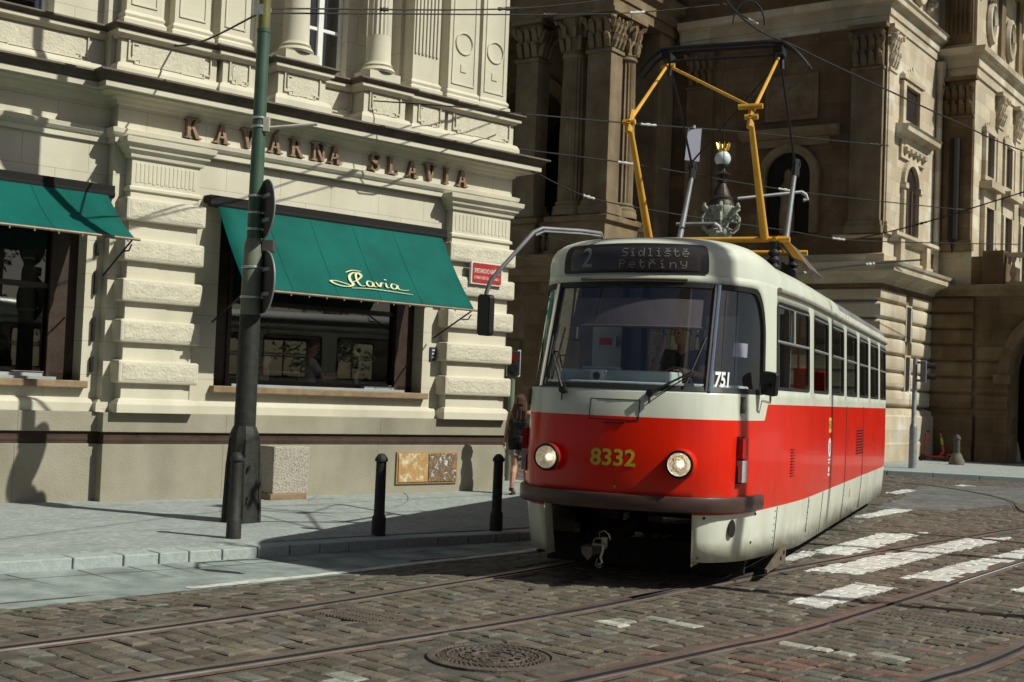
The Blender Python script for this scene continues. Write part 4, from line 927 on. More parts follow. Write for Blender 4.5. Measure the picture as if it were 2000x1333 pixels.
    def pier(x0, x1, y0, y1, m=M_SANDP):
        q = MB(); q.box(x0, x1, y0, y1, zb, zt-1.2); q.box(x0-.1, x1+.1, y0-.1, y1+.1, zb, zb+.25); q.box(x0-.05, x1+.05, y0-.05, y1+.05, zb+.25, zb+.4); q.box(x0-.05, x1+.05, y0-.05, y1+.05, zt-1.3, zt-1.2)
        q.box(x0+.03, x1-.03, y0+.03, y1-.03, zt-1.2, zt); q.box(x0-.16, x1+.16, y0-.16, y1+.16, zt-.13, zt)
        for tier in range(2):
            for k in range(3):
                f0 = (k+.5)/3; z = zt-1.14+tier*.42
                for pts in ([(x0+(x1-x0)*f0, y0-o+.02, z+dz) for o, dz in ((0, 0), (.06, .2), (.11, .34), (.19, .38), (.2, .3))], [(x1+o-.02, y0+(y1-y0)*f0, z+dz) for o, dz in ((0, 0), (.06, .2), (.11, .34), (.19, .38), (.2, .3))]):
                    q.tube(pts, [.10, .12, .10, .06, .02], 5)
        for cx, cy in ((x1, y0), (x1, y1), (x0, y0)): q.tube([(cx, cy, zt-.55), (cx+.12*(1 if cx == x1 else -1), cy-.12*(1 if cy == y0 else -1), zt-.26), (cx+.16*(1 if cx == x1 else -1), cy-.16*(1 if cy == y0 else -1), zt-.36)], [.06, .09, .04], 6)
        q.build('loggia_pier', m, t, merge=False)
    def column(cx, cy, r, m=M_SANDP):
        q = MB(); q.lathe([(r*1.35, zb), (r*1.35, zb+.16), (r*1.28, zb+.2), (r*1.3, zb+.28), (r*1.1, zb+.33), (r*1.12, zb+.42), (r*1.0, zb+.46)], (cx, cy, 0), 20)
        q.lathe([(r, zb+.46), (r*.99, zb+2.5), (r*.88, zt-1.35)], (cx, cy, 0), 40, False, .88); q.lathe([(r*.88, zt-1.35), (r*1.0, zt-1.30), (r*1.0, zt-1.24), (r*.86, zt-1.2)], (cx, cy, 0), 20)
        capital(q, cx, cy, r*1.9, zt-1.2, 1.2, rnd); q.build('loggia_column', m, t, merge=False, smooth=35)
    pier(LX-.85, LX-.03, LY+.06, LY+.72); column(LX-.36, LY+1.40, .40)
    column(LX-1.5, LY+.42, .42); pier(-10.4, -9.6, LY+.06, LY+.72)
    column(-12.9, LY+.42, .42); pier(-14.6, -13.7, LY+.06, LY+.72)
    ped = MB()
    for x0, x1, y0, y1 in ((LX-2.0, LX, LY, LY+2.0), (-14.8, -12.3, LY, LY+1.2), (-10.55, -9.45, LY, LY+1.2)):
        ped.mould([(x0, y1), (x0, y0), (x1, y0), (x1, y1)], [(0, 5.7), (.08, 5.71), (.08, 5.9), (0, 5.95)]); ped.box(x0+.02, x1-.02, y0+.02, y1, 5.7, zb); ped.mould([(x0, y1), (x0, y0), (x1, y0), (x1, y1)], [(-.02, zb-.24), (.10, zb-.20), (.12, zb-.06), (-.02, zb-.005)])
    ped.build('loggia_pedestal', M_SANDP, t, merge=False)
    # inner back wall of the loggia with big arches
    for xc in (-12.0, -17.0):
        w = MB(); n = 18; hw, zs = 1.55, 10.4; yb = -.9
        ins = [(xc-hw, zb-.9)]+[(xc-hw*math.cos(math.pi*i/n), zs+hw*math.sin(math.pi*i/n)) for i in range(n+1)]+[(xc+hw, zb-.9)]
        for i in range(len(ins)-1):
            (xa, za), (xb, zb_) = ins[i], ins[i+1]
            for k1, k2, ya, yb2 in ((1.0, 1.10, yb-.06, 3.2), (1.10, 1.24, yb-.14, yb+.2), (1.24, 1.28, yb-.2, yb+.2)):
                def sc(x, z, k): return (xc+(x-xc)*k, zs+(z-zs)*k if z > zs else z)
                w.prism([sc(xa, za, k1), sc(xb, zb_, k1), sc(xb, zb_, k2), sc(xa, za, k2)], 'y', ya, yb2)
        w.build('loggia_arch', M_SANDP, t, merge=False)
        w = MB(); top = zt+.1; k = 1.2
        out = [(xc-hw*k*math.cos(math.pi*i/n), zs+hw*k*math.sin(math.pi*i/n)) for i in range(n+1)]
        for i in range(n): w.prism([out[i], out[i+1], (out[i+1][0], top), (out[i][0], top)], 'y', yb, yb+.3)
        w.box(xc-2.5, xc-hw*k, yb, yb+.3, 5.7, top); w.box(xc+hw*k, xc+2.5, yb, yb+.3, 5.7, top); w.build('loggia_back_wall', M_SANDP, t, merge=False)
    w = MB(); w.box(-9.5, LX-1.4, -.9, -.6, 5.7, zt); w.box(LX-.9, LX-.02, -1.0, .0, 5.7, zt); w.build('loggia_back_wall', M_SANDP, t, merge=False)
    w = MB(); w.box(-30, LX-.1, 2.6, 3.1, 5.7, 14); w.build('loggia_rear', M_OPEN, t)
    ce = MB(); ce.box(-30, LX-.1, LY+.3, 3.0, zt+.0, zt+.015); ce.build('loggia_ceiling', M_SANDP, t)
    # balustrade between the pedestals
    def balustrade(p0, p1, n, z0, z1, m, nm='balustrade'):
        (xa, ya), (xb, yb2) = p0, p1; dx, dy = xb-xa, yb2-ya; L = math.hypot(dx, dy); an = math.atan2(dy, dx)
        q = MB(); q.cbox(((xa+xb)/2, (ya+yb2)/2, z1-.07), (L, .30, .14), an); q.cbox(((xa+xb)/2, (ya+yb2)/2, z0+.07), (L, .32, .14), an)
        bo = q.build(nm, m, t); r_ = .085; hh = z1-z0-.28
        bl = None
        for i in range(n):
            f = (i+.5)/n; c = (xa+dx*f, ya+dy*f, z0+.14)
            if bl is None:
                q = MB(); q.lathe([(r_*1.2, 0), (r_*1.2, hh*.07), (r_*.6, hh*.12), (r_*1.0, hh*.25), (r_*1.25, hh*.38), (r_*.7, hh*.62), (r_*.5, hh*.76), (r_*.9, hh*.86), (r_*1.1, hh*.93), (r_*1.1, hh)], (0, 0, 0), 10); bl = q.build('baluster', m, bo, smooth=40); bl.location = c
            else:
                c2 = bl.copy(); COL.objects.link(c2); c2.parent = bo; c2.location = c
    balustrade((-12.3, LY+.3), (-10.6, LY+.3), 7, 5.7, 6.85, M_SANDP); balustrade((-9.4, LY+.3), (-9.0, LY+.3), 2, 5.7, 6.85, M_SANDP); balustrade((LX-.2, LY+2.0), (LX-.2, -.9), 5, 5.7, 6.85, M_SANDL)
    # ground-floor arcade under the loggia
    ar = MB(); n = 16
    for xc in (-12.3, -17.2):
        hw, zs = 1.45, 3.2
        out = [(xc-hw*math.cos(math.pi*i/n), zs+hw*math.sin(math.pi*i/n)) for i in range(n+1)]
        for i in range(n): ar.prism([out[i], out[i+1], (out[i+1][0], 5.2), (out[i][0], 5.2)], 'y', LY+.1, LY+.9)
        ar.box(xc-2.45, xc-hw, LY+.1, LY+.9, 0, 5.2); ar.box(xc+hw, xc+2.45, LY+.1, LY+.9, 0, 5.2)
        ar.box(xc+hw-.1, xc+2.45, LY+.0, LY+.3, zs-.3, zs); ar.box(xc-2.45, xc-hw+.1, LY+.0, LY+.3, zs-.3, zs)
    ar.box(-9.85, LX, LY+.1, LY+.9, 0, 5.2); ar.box(LX-.8, LX, LY+.9, LY+1.8, 0, 5.2); ar.box(LX-.8, LX, -1.0, .2, 0, 5.2); ar.box(LX-.8, LX, LY+1.8, -1.0, 4.3, 5.2)
    ar.build('ground_arcade', M_SAND, t, merge=False)
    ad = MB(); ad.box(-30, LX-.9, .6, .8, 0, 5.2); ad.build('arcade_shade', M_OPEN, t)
    c = MB(); c.mould([(-30, LY), (LX, LY), (LX, 0)], CORN); c.build('arcade_cornice', M_SANDP, t)
    # ---------- right-hand block beyond the inner corner
    XR, XP = 1.42, 6.5
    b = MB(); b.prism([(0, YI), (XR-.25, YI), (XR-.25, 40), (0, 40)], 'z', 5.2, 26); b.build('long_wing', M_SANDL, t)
    q = MB(); q.prism([(-.1, YI+.01), (XR+.30, YI+.01), (XR+.30, YI+3), (-.1, YI+3)], 'z', 5.2, 6.45); q.build('terrace_front', M_SAND, t)
    pilaster(.22, XR-.28, YI, 6.62, 12.2, 'y', .12, 'long_wing_pilaster', M_SAND)
    qq = MB(); qq.lathe([(.16, 0), (.16, 3.2), (.0, 3.2)], (.62, YI-.22, 7.0), 10); qq.lathe([(.0, 0), (.05, .3), (.16, .5)], (.62, YI-.22, 6.5), 10); qq.build('banner_roll', M_OPEN, t)
    LW = XR-.25
    e = MB(); E2 = [(0, 12.2), (.06, 12.21), (.06, 12.5), (.12, 12.52), (.12, 12.8), (.18, 12.84), (.34, 12.95), (.38, 13.1), (0, 13.2)]
    e.mould([(0, YI), (LW, YI), (LW, 40)], E2); e.build('long_entablature', M_SANDL, t)
    at = MB(); at.box(.2, LW-.1, YI-.12, YI, 13.3, 16.2)
    for k in range(6): at.box(.25+.14*k, .31+.14*k, YI-.16, YI-.1, 13.6, 16.2)
    at.build('attic_pilaster', M_SAND, t)
    rf = MB(); rf.mould([(0, YI), (LW, YI), (LW, 40)], [(0, 15.9), (.2, 15.95), (.3, 16.1), (1.3, 16.35), (1.35, 16.6), (1.5, 16.8), (0, 17.2)])
    for k in range(30): rf.box(LW+.2, LW+1.25, YI+.4+1.0*k, YI+.75+1.0*k, 15.95, 16.32)
    rf.build('roof_cornice', M_SANDP, t, merge=False)
    for k in range(8):
        y0 = YI+.9+2.35*k
        f = MB()
        for yy in (y0, y0+1.0): f.box(LW, LW+.14, yy, yy+.2, 9.2, 10.6)
        f.box(LW, LW+.16, y0-.1, y0+1.3, 10.6, 10.75); f.box(LW, LW+.14, y0-.05, y0+1.25, 9.05, 9.2)
        for i in range(5): f.lathe([(.09, 0), (.02, .3-.07*abs(i-2))], (LW+.08, y0+.1+.25*i, 10.74), 5)
        f.box(LW, LW+.40, y0-.2, y0+1.4, 8.75, 8.98); f.box(LW, LW+.12, y0-.05, y0+1.25, 8.2, 8.75)
        for yy in (y0-.05, y0+1.05): f.box(LW, LW+.16, yy, yy+.2, 5.6, 8.2)
        fo = f.build('tall_window', M_SANDL, t); p = MB(); p.box(LW-.02, LW+.02, y0+.2, y0+1.0, 9.2, 10.6); p.box(LW-.02, LW+.02, y0+.15, y0+1.05, 5.6, 8.2); p.build('pane', M_TWIN, fo)
        o = MB(); o.tube([(LW+.06, y0+.6+.38*math.cos(i*math.pi/10), 14.3+.62*math.sin(i*math.pi/10)) for i in range(21)], .12, 6); oo = o.build('oval_window', M_SANDL, t, smooth=True)
        o = MB(); o.prism([(y0+.6+.36*math.cos(i*math.pi/10), 14.3+.6*math.sin(i*math.pi/10)) for i in range(20)], 'x', LW, LW+.03); o.build('pane', M_OPEN, oo)
        pilaster(y0+1.55, y0+2.15, LW, 6.62, 12.2, 'x', .10, 'long_wing_pilaster', M_SANDL, 1.1)
        q = MB(); q.box(LW, LW+.12, y0+1.6, y0+2.1, 13.2, 15.9); q.build('attic_strip', M_SANDP, t)
    # carriage porch with arch and balustrade, all in shade
    pc = MB(); xc, hw, zs = 4.35, 1.95, 2.75; n = 20; yp = YI-.02
    out = [(xc-hw*math.cos(math.pi*i/n), zs+hw*math.sin(math.pi*i/n)) for i in range(n+1)]
    for i in range(n): pc.prism([out[i], out[i+1], (out[i+1][0], 5.2), (out[i][0], 5.2)], 'y', yp, yp+1.2)
    pc.box(-.1, xc-hw, yp, yp+1.2, 0, 5.2); pc.box(xc+hw, XP+3, yp, yp+1.2, 0, 5.2); pc.build('porch_wall', M_SAND, t, merge=False)
    rust('porch_rustication', [(.0, yp), (1.30, yp)], courses, .10, M_SAND); rust('porch_rustication', [(1.42, yp), (xc-hw-.02, yp)], courses[:4], .08, M_SAND)
    ar = MB()
    for i in range(n):
        (xa, za), (xb, zb_) = out[i], out[i+1]; k1 = 1.17
        ar.prism([(xa, za), (xb, zb_), (xc+(xb-xc)*k1, zs+(zb_-zs)*k1), (xc+(xa-xc)*k1, zs+(za-zs)*k1)], 'y', yp-.10, yp)
    ar.box(xc-hw-.45, xc-hw+.05, yp-.14, yp, zs-.3, zs); ar.build('porch_archivolt', M_SANDP, t, merge=False)
    bc = MB(); bc.mould([(-.1, yp), (1.35, yp)], [(0, 0), (.22, 0), (.22, .55), (.16, .6), (.16, 1.3), (.08, 1.45), (0, 1.5)]); bc.mould([(1.45, yp), (xc-hw, yp)], [(0, 0), (.15, 0), (.15, .55), (.10, .6), (.10, 1.3), (.05, 1.45), (0, 1.5)]); bc.build('porch_base', M_SAND, t)
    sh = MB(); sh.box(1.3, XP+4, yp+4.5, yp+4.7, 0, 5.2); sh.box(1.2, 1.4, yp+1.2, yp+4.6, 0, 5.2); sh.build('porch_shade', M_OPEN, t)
    rfp = MB(); rfp.box(XR, XP+3, yp+.3, yp+5, 5.2, 5.35); rfp.build('porch_roof', M_SANDP, t)
    c = MB(); c.mould([(0, yp), (XP+3, yp)], [(0, Zc0-.02), (.08, Zc0), (.10, Zc0+.12), (.25, Zc0+.2), (.30, Zc0+.32), (0, Zc0+.36)]); c.build('porch_cornice', M_SANDP, t)
    q = MB(); q.box(XR+.1, XR+.75, yp-.05, yp+.5, 5.5, 6.62); q.build('porch_pedestal', M_SAND, t, bevel=.02)
    balustrade((XR+.78, yp+.2), (XP+3, yp+.2), 18, 5.5, 6.55, M_SANDL, 'porch_balustrade')
    return t
theatre()
# ================================================================== TRAM
TR_B = 0.375396; TR_LOC = (2.170, 14.571, 0.0); TR_RZ = -TR_B
M_RED = mat('tram_red_enamel', (.64, .011, .001), (.71, .016, .0015), .7, .3, coat=.2, spec=.3, streak=(1.6, .84), bump=.12, bscale=2.2, grime=(.7, 1.15, .35, (.30, .10, .06)))
M_CRM = mat('tram_cream_enamel', (.62, .64, .52), (.70, .72, .60), .8, .3, coat=.2, spec=.4, streak=(2.0, .80), bump=.10, bscale=2.2, grime=(.15, .62, .75, (.27, .235, .175)))
M_ROOF = mat('tram_roof_grey', (.125, .115, .115), (.22, .205, .20), 1.6, .6, bump=.15, streak=(2.5, .7))
M_RUB = mat('black_rubber', (.010, .009, .009), rough=.55)
M_BUMP = mat('dark_brown_bumper', (.050, .026, .020), (.085, .047, .037), 3, .42, coat=.15, bump=.1, stretch=(1, 1, 4))
M_CHR = mat('chrome', (.70, .70, .68), rough=.12, metal=1.0)
M_ALU = mat('aluminium_trim', (.42, .42, .40), (.55, .55, .53), 8, .35, metal=.7)
M_UNDER = mat('underframe_black', (.010, .008, .007), (.022, .018, .015), 6, .8, bump=.3)
M_GREASE = mat('greasy_steel', (.10, .085, .07), (.20, .17, .14), 9, .55, metal=.6, bump=.4)
M_INT = mat('tram_interior_grey', (.42, .42, .41), (.52, .52, .51), 3, .7)
M_INTD = mat('tram_interior_dark', (.17, .13, .13), (.24, .19, .19), 3, .7)
M_DASH = mat('dashboard_grey', (.40, .47, .46), (.47, .54, .53), 4, .6)
M_SEAT = mat('red_seat', (.22, .02, .02), (.28, .03, .025), 5, .5)
M_YEL = mat('yellow_paint', (.62, .31, .025), (.70, .37, .04), 5, .5, bump=.1, streak=(3, .75))
M_GREYP = mat('grey_tube', (.14, .14, .145), (.21, .21, .215), 6, .5, metal=.15)
M_TGL = glass('tram_glass', (.88, .92, .90), 1.6, .012)
M_WGL = glass('windscreen_glass', (.95, .96, .95), 2.0, .012)
M_LENS = glass('headlight_lens', (.95, .95, .93), 1.6, .05)
M_REFL = mat('headlight_reflector', (.88, .87, .84), (.66, .60, .48), 22, .3, metal=.25, bump=.5, bscale=30)
M_BULB = mat('lit_headlamp_bulb', (.9, .8, .6), rough=.4, emit=((1.0, .82, .55), 5.0))
M_DISP = mat('display_black', (.036, .028, .031), (.05, .04, .043), 3, .25, spec=.5)
M_DTXT = mat('display_segments', (.20, .20, .145), (.23, .23, .165), 30, .6)
M_YTXT = mat('fleet_number_yellow', (.52, .40, .03), rough=.35, coat=.3)
M_REDL = mat('red_lamp_lens', (.32, .006, .006), (.42, .012, .008), 60, .15, coat=.6)
M_WHITEP = mat('white_print', (.72, .73, .74), rough=.5)

HALF = [(0, 9.85), (.45, 9.82), (.82, 9.68), (1.06, 9.38), (1.2, 8.98), (1.25, 8.5), (1.25, 6), (1.25, 3), (1.25, 0.1), (1.235, -.6), (1.19, -1.3), (1.14, -1.9), (1.105, -2.3), (1.055, -2.65), (.965, -2.95), (.80, -3.19), (.45, -3.345), (0, -3.40)]
_pts = [Vector((s, t, 0)) for s, t in HALF]
_c = catmull([Vector((-.45, 9.82, 0))]+_pts+[Vector((-.45, -3.345, 0))], 10)[10:-10]
_c = [Vector((max(0, v.x), v.y, 0)) for v in _c]
_al = [0.0]
for a, b in zip(_c[:-1], _c[1:]): _al.append(_al[-1]+(b-a).length)
AL = _al[-1]                        # half perimeter, a=0 rear centre, a=AL nose
import bisect as _bis
def plan(a):                        # a in 0..2AL, second half mirrored (left side)
    sg = 1
    if a > AL: a = 2*AL-a; sg = -1
    i = min(max(_bis.bisect_right(_al, a)-1, 0), len(_c)-2); f = (a-_al[i])/max(1e-9, _al[i+1]-_al[i])
    p = _c[i].lerp(_c[i+1], f); return sg*p.x, p.y
def a_of_t(t):                      # right side parameter for a long. position
    lo, hi = 0.0, AL
    for _ in range(50):
        m = (lo+hi)/2
        if plan(m)[1] > t: lo = m
        else: hi = m
    return lo
def a_of_s(s):                      # front: parameter for lateral position
    if s < 0: return 2*AL-a_of_s(-s)
    lo, hi = a_of_t(-2.2), AL
    for _ in range(50):
        m = (lo+hi)/2
        if plan(m)[0] > s: lo = m
        else: hi = m
    return lo
def lin(x, T):
    for (x0, y0), (x1, y1) in zip(T[:-1], T[1:]):
        if x <= x1: return y0+(y1-y0)*max(0, (x-x0)/(x1-x0))
    return T[-1][1]
ZW0, ZW1, ZG = 1.75, 2.82, 2.85
TW = [(.1, .955), (.45, .98), (.7, .995), (1.1, 1.0), (1.75, .995), (2.82, .972), (2.85, .968)]
TF = [(.1, .16), (.45, .09), (.7, .03), (1.1, 0), (1.55, .035), (1.75, .07), (2.82, .46), (2.85, .47)]
TR = [(.1, .1), (.7, .0), (1.1, 0), (1.75, .05), (2.82, .31), (2.85, .33)]
def body(a, z, o=0.0):
    s, t = plan(a); wf = max(0, min(1, (-t-1.75)/1.55)); wf = wf*wf*(3-2*wf); wr = max(0, min(1, (t-8.6)/1.1)); wr = wr*wr*(3-2*wr)
    s2, t2 = s*lin(z, TW), t+lin(z, TF)*wf-lin(z, TR)*wr
    if o:
        e = .02; s0, t0 = plan(max(0, a-e)); s1, t1 = plan(min(2*AL, a+e)); d = Vector((s1-s0, t1-t0)); d.normalize()
        s2 += -d.y*o; t2 += d.x*o          # outward normal in plan
    return (s2, t2, z)
def roof(a, u, o=0.0):              # u 0..1 from gutter to crown
    x0, y0, z0 = body(a, ZG); cx, cy = 0.0, max(-2.15, min(8.9, y0)); wf = max(0, min(1, (-y0-1.2)/1.2)); n = 2.5+1.5*wf*wf*(3-2*wf)
    ph = u*math.pi/2; c_, s_ = max(0, math.cos(ph))**(2/n), max(0, math.sin(ph))**(2/n)
    v = Vector((cx+(x0-cx)*c_, cy+(y0-cy)*c_, z0+(.37+.02*wf)*s_))
    if o: v += Vector((x0-cx, (y0-cy)*1.0, .5)).normalized()*o
    return tuple(v)
def roof_at(a, z, o=0.0):
    lo, hi = 0.0, 1.0
    for _ in range(40):
        m = (lo+hi)/2
        if roof(a, m)[2] < z: lo = m
        else: hi = m
    return roof(a, lo, o)
SIDEW = [(.15+1.5*k, 1.35+1.5*k) for k in range(6)]
def tram():
    t = thing('tram', 'red and cream tram number 8332 on route 2, coming towards the camera', 'tram', TR_LOC, TR_RZ)
    # ---------------- openings in the window band (a0, a1, zb, zt, rb, rt, kind)
    ops = []
    for k, (t0, t1) in enumerate(SIDEW): ops.append((a_of_t(t1), a_of_t(t0), 1.83, 2.70, .05, .09, 's'))
    ops.append((a_of_t(-.17), a_of_t(-1.72), 1.83, 2.70, .07, .10, 'c'))
    aw = a_of_t(-2.17); ops.append((aw, 2*AL-aw, 1.775, 2.775, .07, .46, 'w'))
    for o in list(ops):
        if o[6] != 'w': ops.append((2*AL-o[1], 2*AL-o[0], *o[2:]))
    ops.append((2*AL-.75-.0, 2*AL-.0001, 1.83, 2.62, .1, .15, 'r')); ops.append((.0001, .75, 1.83, 2.62, .1, .15, 'r'))
    ops.sort()
    def ze(op, a, top):
        a0, a1, zb, zt, rb, rt, kd = op; d = min(a-a0, a1-a); r = rt if top else rb
        if kd == 'r': return zt if top else zb
        q = 0 if d >= r else r-math.sqrt(max(0, r*r-(r-d)**2))
        if kd == 'w':      # gently arched top edge
            bow = .02*(abs((a-AL)/(a1-AL)))**2; return (zt-bow-q) if top else zb+q
        return zt-q if top else zb+q
    cols = set()
    n = 150
    for k in range(n+1): cols.add(round(2*AL*k/n, 5))
    k = a_of_t(-1.9)
    for q in range(-20, 45): cols.add(round(AL+(q-12)*.09, 5))
    for op in ops:
        for r in (op[4], op[5]):
            for j in range(9):
                d = r*(1-math.cos(j*math.pi/16)); cols.add(round(op[0]+d, 5)); cols.add(round(op[1]-d, 5))
    az = a_of_t(-2.08)            # where the cream dips on the front
    for q in range(9): cols.add(round(az+(q-4)*.025, 5)); cols.add(round(2*AL-az-(q-4)*.025, 5))
    abot = a_of_s(.71); cols.add(round(abot, 5)); cols.add(round(2*AL-abot, 5))
    cols = sorted(c for c in cols if 0 <= c <= 2*AL)
    cc = [cols[0]]
    for c in cols[1:]:
        if c-cc[-1] > .0015: cc.append(c)
    cols = cc
    def zred(a):
        a2 = min(a, 2*AL-a); f = max(0, min(1, (a2-az)/.14+.5)); return 1.685-(.155)*(f*f*(3-2*f))
    def zbot(a):
        a2 = min(a, 2*AL-a); tt = plan(a2)[1]
        if a2 >= abot-1e-6: return .735
        return .185 if tt > -.55 else .185+(-.55-tt)*.028
    b = MB(); g = {'c': MB(), 's': MB(), 'w': MB(), 'r': MB()}; glasses = {}
    for a0, a1 in zip(cols[:-1], cols[1:]):
        am = (a0+a1)/2
        # lower body rows
        zb0, zb1 = zbot(a0), zbot(a1)
        if am > abot and am < 2*AL-abot: zb0 = zb1 = .735
        elif abs(zb0-zb1) > .2: zb0 = zb1 = min(zb0, zb1)
        rows0 = [zb0, max(.45, zb0), max(.685, zb0)]; rows1 = [zb1, max(.45, zb1), max(.685, zb1)]
        lv = lambda a: [.9, 1.1, 1.3, zred(a), ZW0]
        r0, r1 = rows0+lv(a0), rows1+lv(a1)
        for i in range(len(r0)-1):
            if r0[i+1]-r0[i] < 1e-5 and r1[i+1]-r1[i] < 1e-5: continue
            b.m = 0 if 2 <= i <= 5 else 1
            b.add([body(a0, r0[i]), body(a1, r1[i]), body(a1, r1[i+1]), body(a0, r0[i+1])], [(0, 1, 2, 3)])
        b.m = 1
        op = next((o for o in ops if o[0]-1e-4 <= am <= o[1]+1e-4), None)
        if op is None: b.add([body(a0, ZW0), body(a1, ZW0), body(a1, ZW1), body(a0, ZW1)], [(0, 1, 2, 3)])
        else:
            q0, q1, p0, p1 = ze(op, a0, 0), ze(op, a1, 0), ze(op, a0, 1), ze(op, a1, 1)
            b.add([body(a0, ZW0), body(a1, ZW0), body(a1, q1), body(a0, q0)], [(0, 1, 2, 3)]); b.add([body(a0, p0), body(a1, p1), body(a1, ZW1), body(a0, ZW1)], [(0, 1, 2, 3)])
            gm = glasses.setdefault(op, MB()); gm.add([body(a0, q0, -.022), body(a1, q1, -.022), body(a1, p1, -.022), body(a0, p0, -.022)], [(0, 1, 2, 3)])
        b.add([body(a0, ZW1), body(a1, ZW1), body(a1, ZG), body(a0, ZG)], [(0, 1, 2, 3)])
    bo = b.build('body_shell', [M_RED, M_CRM], t, smooth=40)
    so = bo.modifiers.new('thick', 'SOLIDIFY'); so.thickness = .03; so.offset = -1
    # ---------------- roof: cream cove, grey crown
    r = MB(); rc = [2*AL*k/170 for k in range(171)]; us = [0, .08, .18, .3, .44, .58, .70, .82, .92, 1.0]
    for a0, a1 in zip(rc[:-1], rc[1:]):
        for u0, u1 in zip(us[:-1], us[1:]):
            y = (roof(a0, u0)[1]+roof(a1, u0)[1])/2; r.m = 1 if (u0 >= .07 and y > 2.5 and y < 8.7) or (u0 >= .58 and y > -1.95) else 0
            r.add([roof(a0, u0), roof(a1, u0), roof(a1, u1), roof(a0, u1)], [(0, 1, 2, 3)])
    ro = r.build('roof', [M_CRM, M_ROOF], t, smooth=50)
    seam = MB()
    for tt in (-1.5, .9, 5.6, 8.0):
        a = a_of_t(tt); seam.tube([roof(a, .03+.05*i, .001) for i in range(12)], .006, 5); 
    # gutters and belt seams
    for sd in (0, 1):
        gt = MB(); ts = [9.1-.2*k for k in range(55)]; 
        pts = [body(a_of_t(q) if not sd else 2*AL-a_of_t(q), 2.815, .022) for q in ts if q > -1.86]
        gt.tube(pts, .026, 8); gt.build('rain_gutter', mat('gutter_dull', (.30, .28, .24), (.42, .40, .35), 5, .5), t, smooth=True)
    seam_t = [(.0, .3, .68), (3.15, .2, 1.70), (5.2, .2, 1.70), (-1.55, .25, .68), (1.1, .2, .68)]
    for z0, tt, z1 in [(q[1], q[0], q[2]) for q in seam_t]:
        sm = MB(); a = a_of_t(tt); sm.tube([body(a, z0+(z1-z0)*i/10, .001) for i in range(11)], .006, 5); sm.build('panel_seam', M_UNDER, t, merge=False)
    # ---------------- glazing, rubber and pillars
    for op, gm in sorted(glasses.items()):
        kd = op[6]; nm = {'w': 'windscreen', 'c': 'cab_window', 's': 'side_window', 'r': 'rear_window'}[kd]
        go = gm.build(nm, M_WGL if kd == 'w' else M_TGL, t, smooth=True)
        if kd == 'r': continue
        sel = [a for a in cols if op[0]-1e-4 <= a <= op[1]+1e-4]
        w = .045 if kd == 'w' else .03
        loop = [(a, ze(op, a, 0)) for a in sel]+[(a, ze(op, a, 1)) for a in sel[::-1]]
        cx_, cz_ = (op[0]+op[1])/2, (op[2]+op[3])/2; f = MB()
        P = [body(a, z, .006) for a, z in loop]; hw, hh = (op[1]-op[0])/2, (op[3]-op[2])/2
        inn = [body(cx_+(a-cx_)*(1-w/hw), cz_+(z-cz_)*(1-w/hh), -.004) for a, z in loop]; inn2 = [body(cx_+(a-cx_)*(1-w/hw), cz_+(z-cz_)*(1-w/hh), -.03) for a, z in loop]
        m = len(loop); f.add(P+inn+inn2, [(i, (i+1) % m, m+(i+1) % m, m+i) for i in range(m)]+[(m+i, m+(i+1) % m, 2*m+(i+1) % m, 2*m+i) for i in range(m)])
        f.build('rubber_seal', M_RUB, go, smooth=50, recalc=False)
        if kd in 'cs':
            tr = MB(); zt_ = 2.31
            p0, p1 = body(op[0]+.02, zt_, -.004), body(op[1]-.02, zt_, -.004); tr.tube([p0, p1], .016, 6)
            am = (op[0]+op[1])/2
            q = [(op[0]+.05, 2.665), (op[1]-.05, 2.665)]
            tr.tube([body(a, z, -.002) for a, z in q], .009, 5)
            if kd == 'c': tr.tube([body(am+.02, 2.31, -.006), body(am+.02, 2.66, -.006)], .018, 6)
            tr.build('window_rail', M_ALU, go, merge=False)
    for sgn in (1, -1):
        p = MB(); a = a_of_s(.80*sgn); pts = [body(a, 1.775+.985*i/8, -.004) for i in range(9)]
        p.tube(pts, .021, 8); p.build('windscreen_pillar', M_CHR, t, smooth=True)
        p = MB(); pts = [body(a+(.035 if sgn > 0 else -.035), 1.775+.985*i/8, -.012) for i in range(9)]; p.tube(pts, .022, 6); p.build('pillar_seal', M_RUB, t, smooth=True)
    # visor strip above the windscreen
    v = MB(); v.tube([body(a_of_s(.52-1.04*k/12), 2.795, .02) for k in range(13)], .013, 6); v.build('visor_strip', mat('visor_brown', (.12, .10, .06), rough=.5), t)
    # ---------------- destination display
    def panel(nm, m, s0, s1, z0, z1, o, rad, par=None):
        q = MB(); N = 30; M_ = 14; us_ = [s0+(s1-s0)*i/N for i in range(N+1)]
        for j in range(1, 7): us_ += [s0+rad*(1-math.cos(j*math.pi/14)), s1-rad*(1-math.cos(j*math.pi/14))]
        us_ = sorted(set(round(u, 5) for u in us_))
        def fn(u, v_):
            d = min(u-s0, s1-u); e = 0 if d >= rad else rad-math.sqrt(max(0, rad*rad-(rad-d)**2)); za, zb_ = z0+e, z1-e-.012*abs(u/s1)**2
            return roof_at(a_of_s(u), za+(zb_-za)*v_/M_, o)
        q.grid(fn, us_, range(M_+1)); return q.build(nm, m, par or t, smooth=50)
    dp = panel('destination_display', M_RUB, -.745, .70, 2.845, 3.135, .012, .035)
    panel('display_field', M_DISP, -.66, .625, 2.875, 3.10, .016, .015, dp)
    def on_front(txt, size, s_c, z_c, fn, sx=1.0, bold=0.0):
        vs, fs = text_verts(txt, size, bold=bold); q = MB(); q.add([fn(s_c+v_[0]*sx, z_c+v_[1]) for v_ in vs], fs); return q
    fd = lambda s, z: roof_at(a_of_s(s), z, .0195)
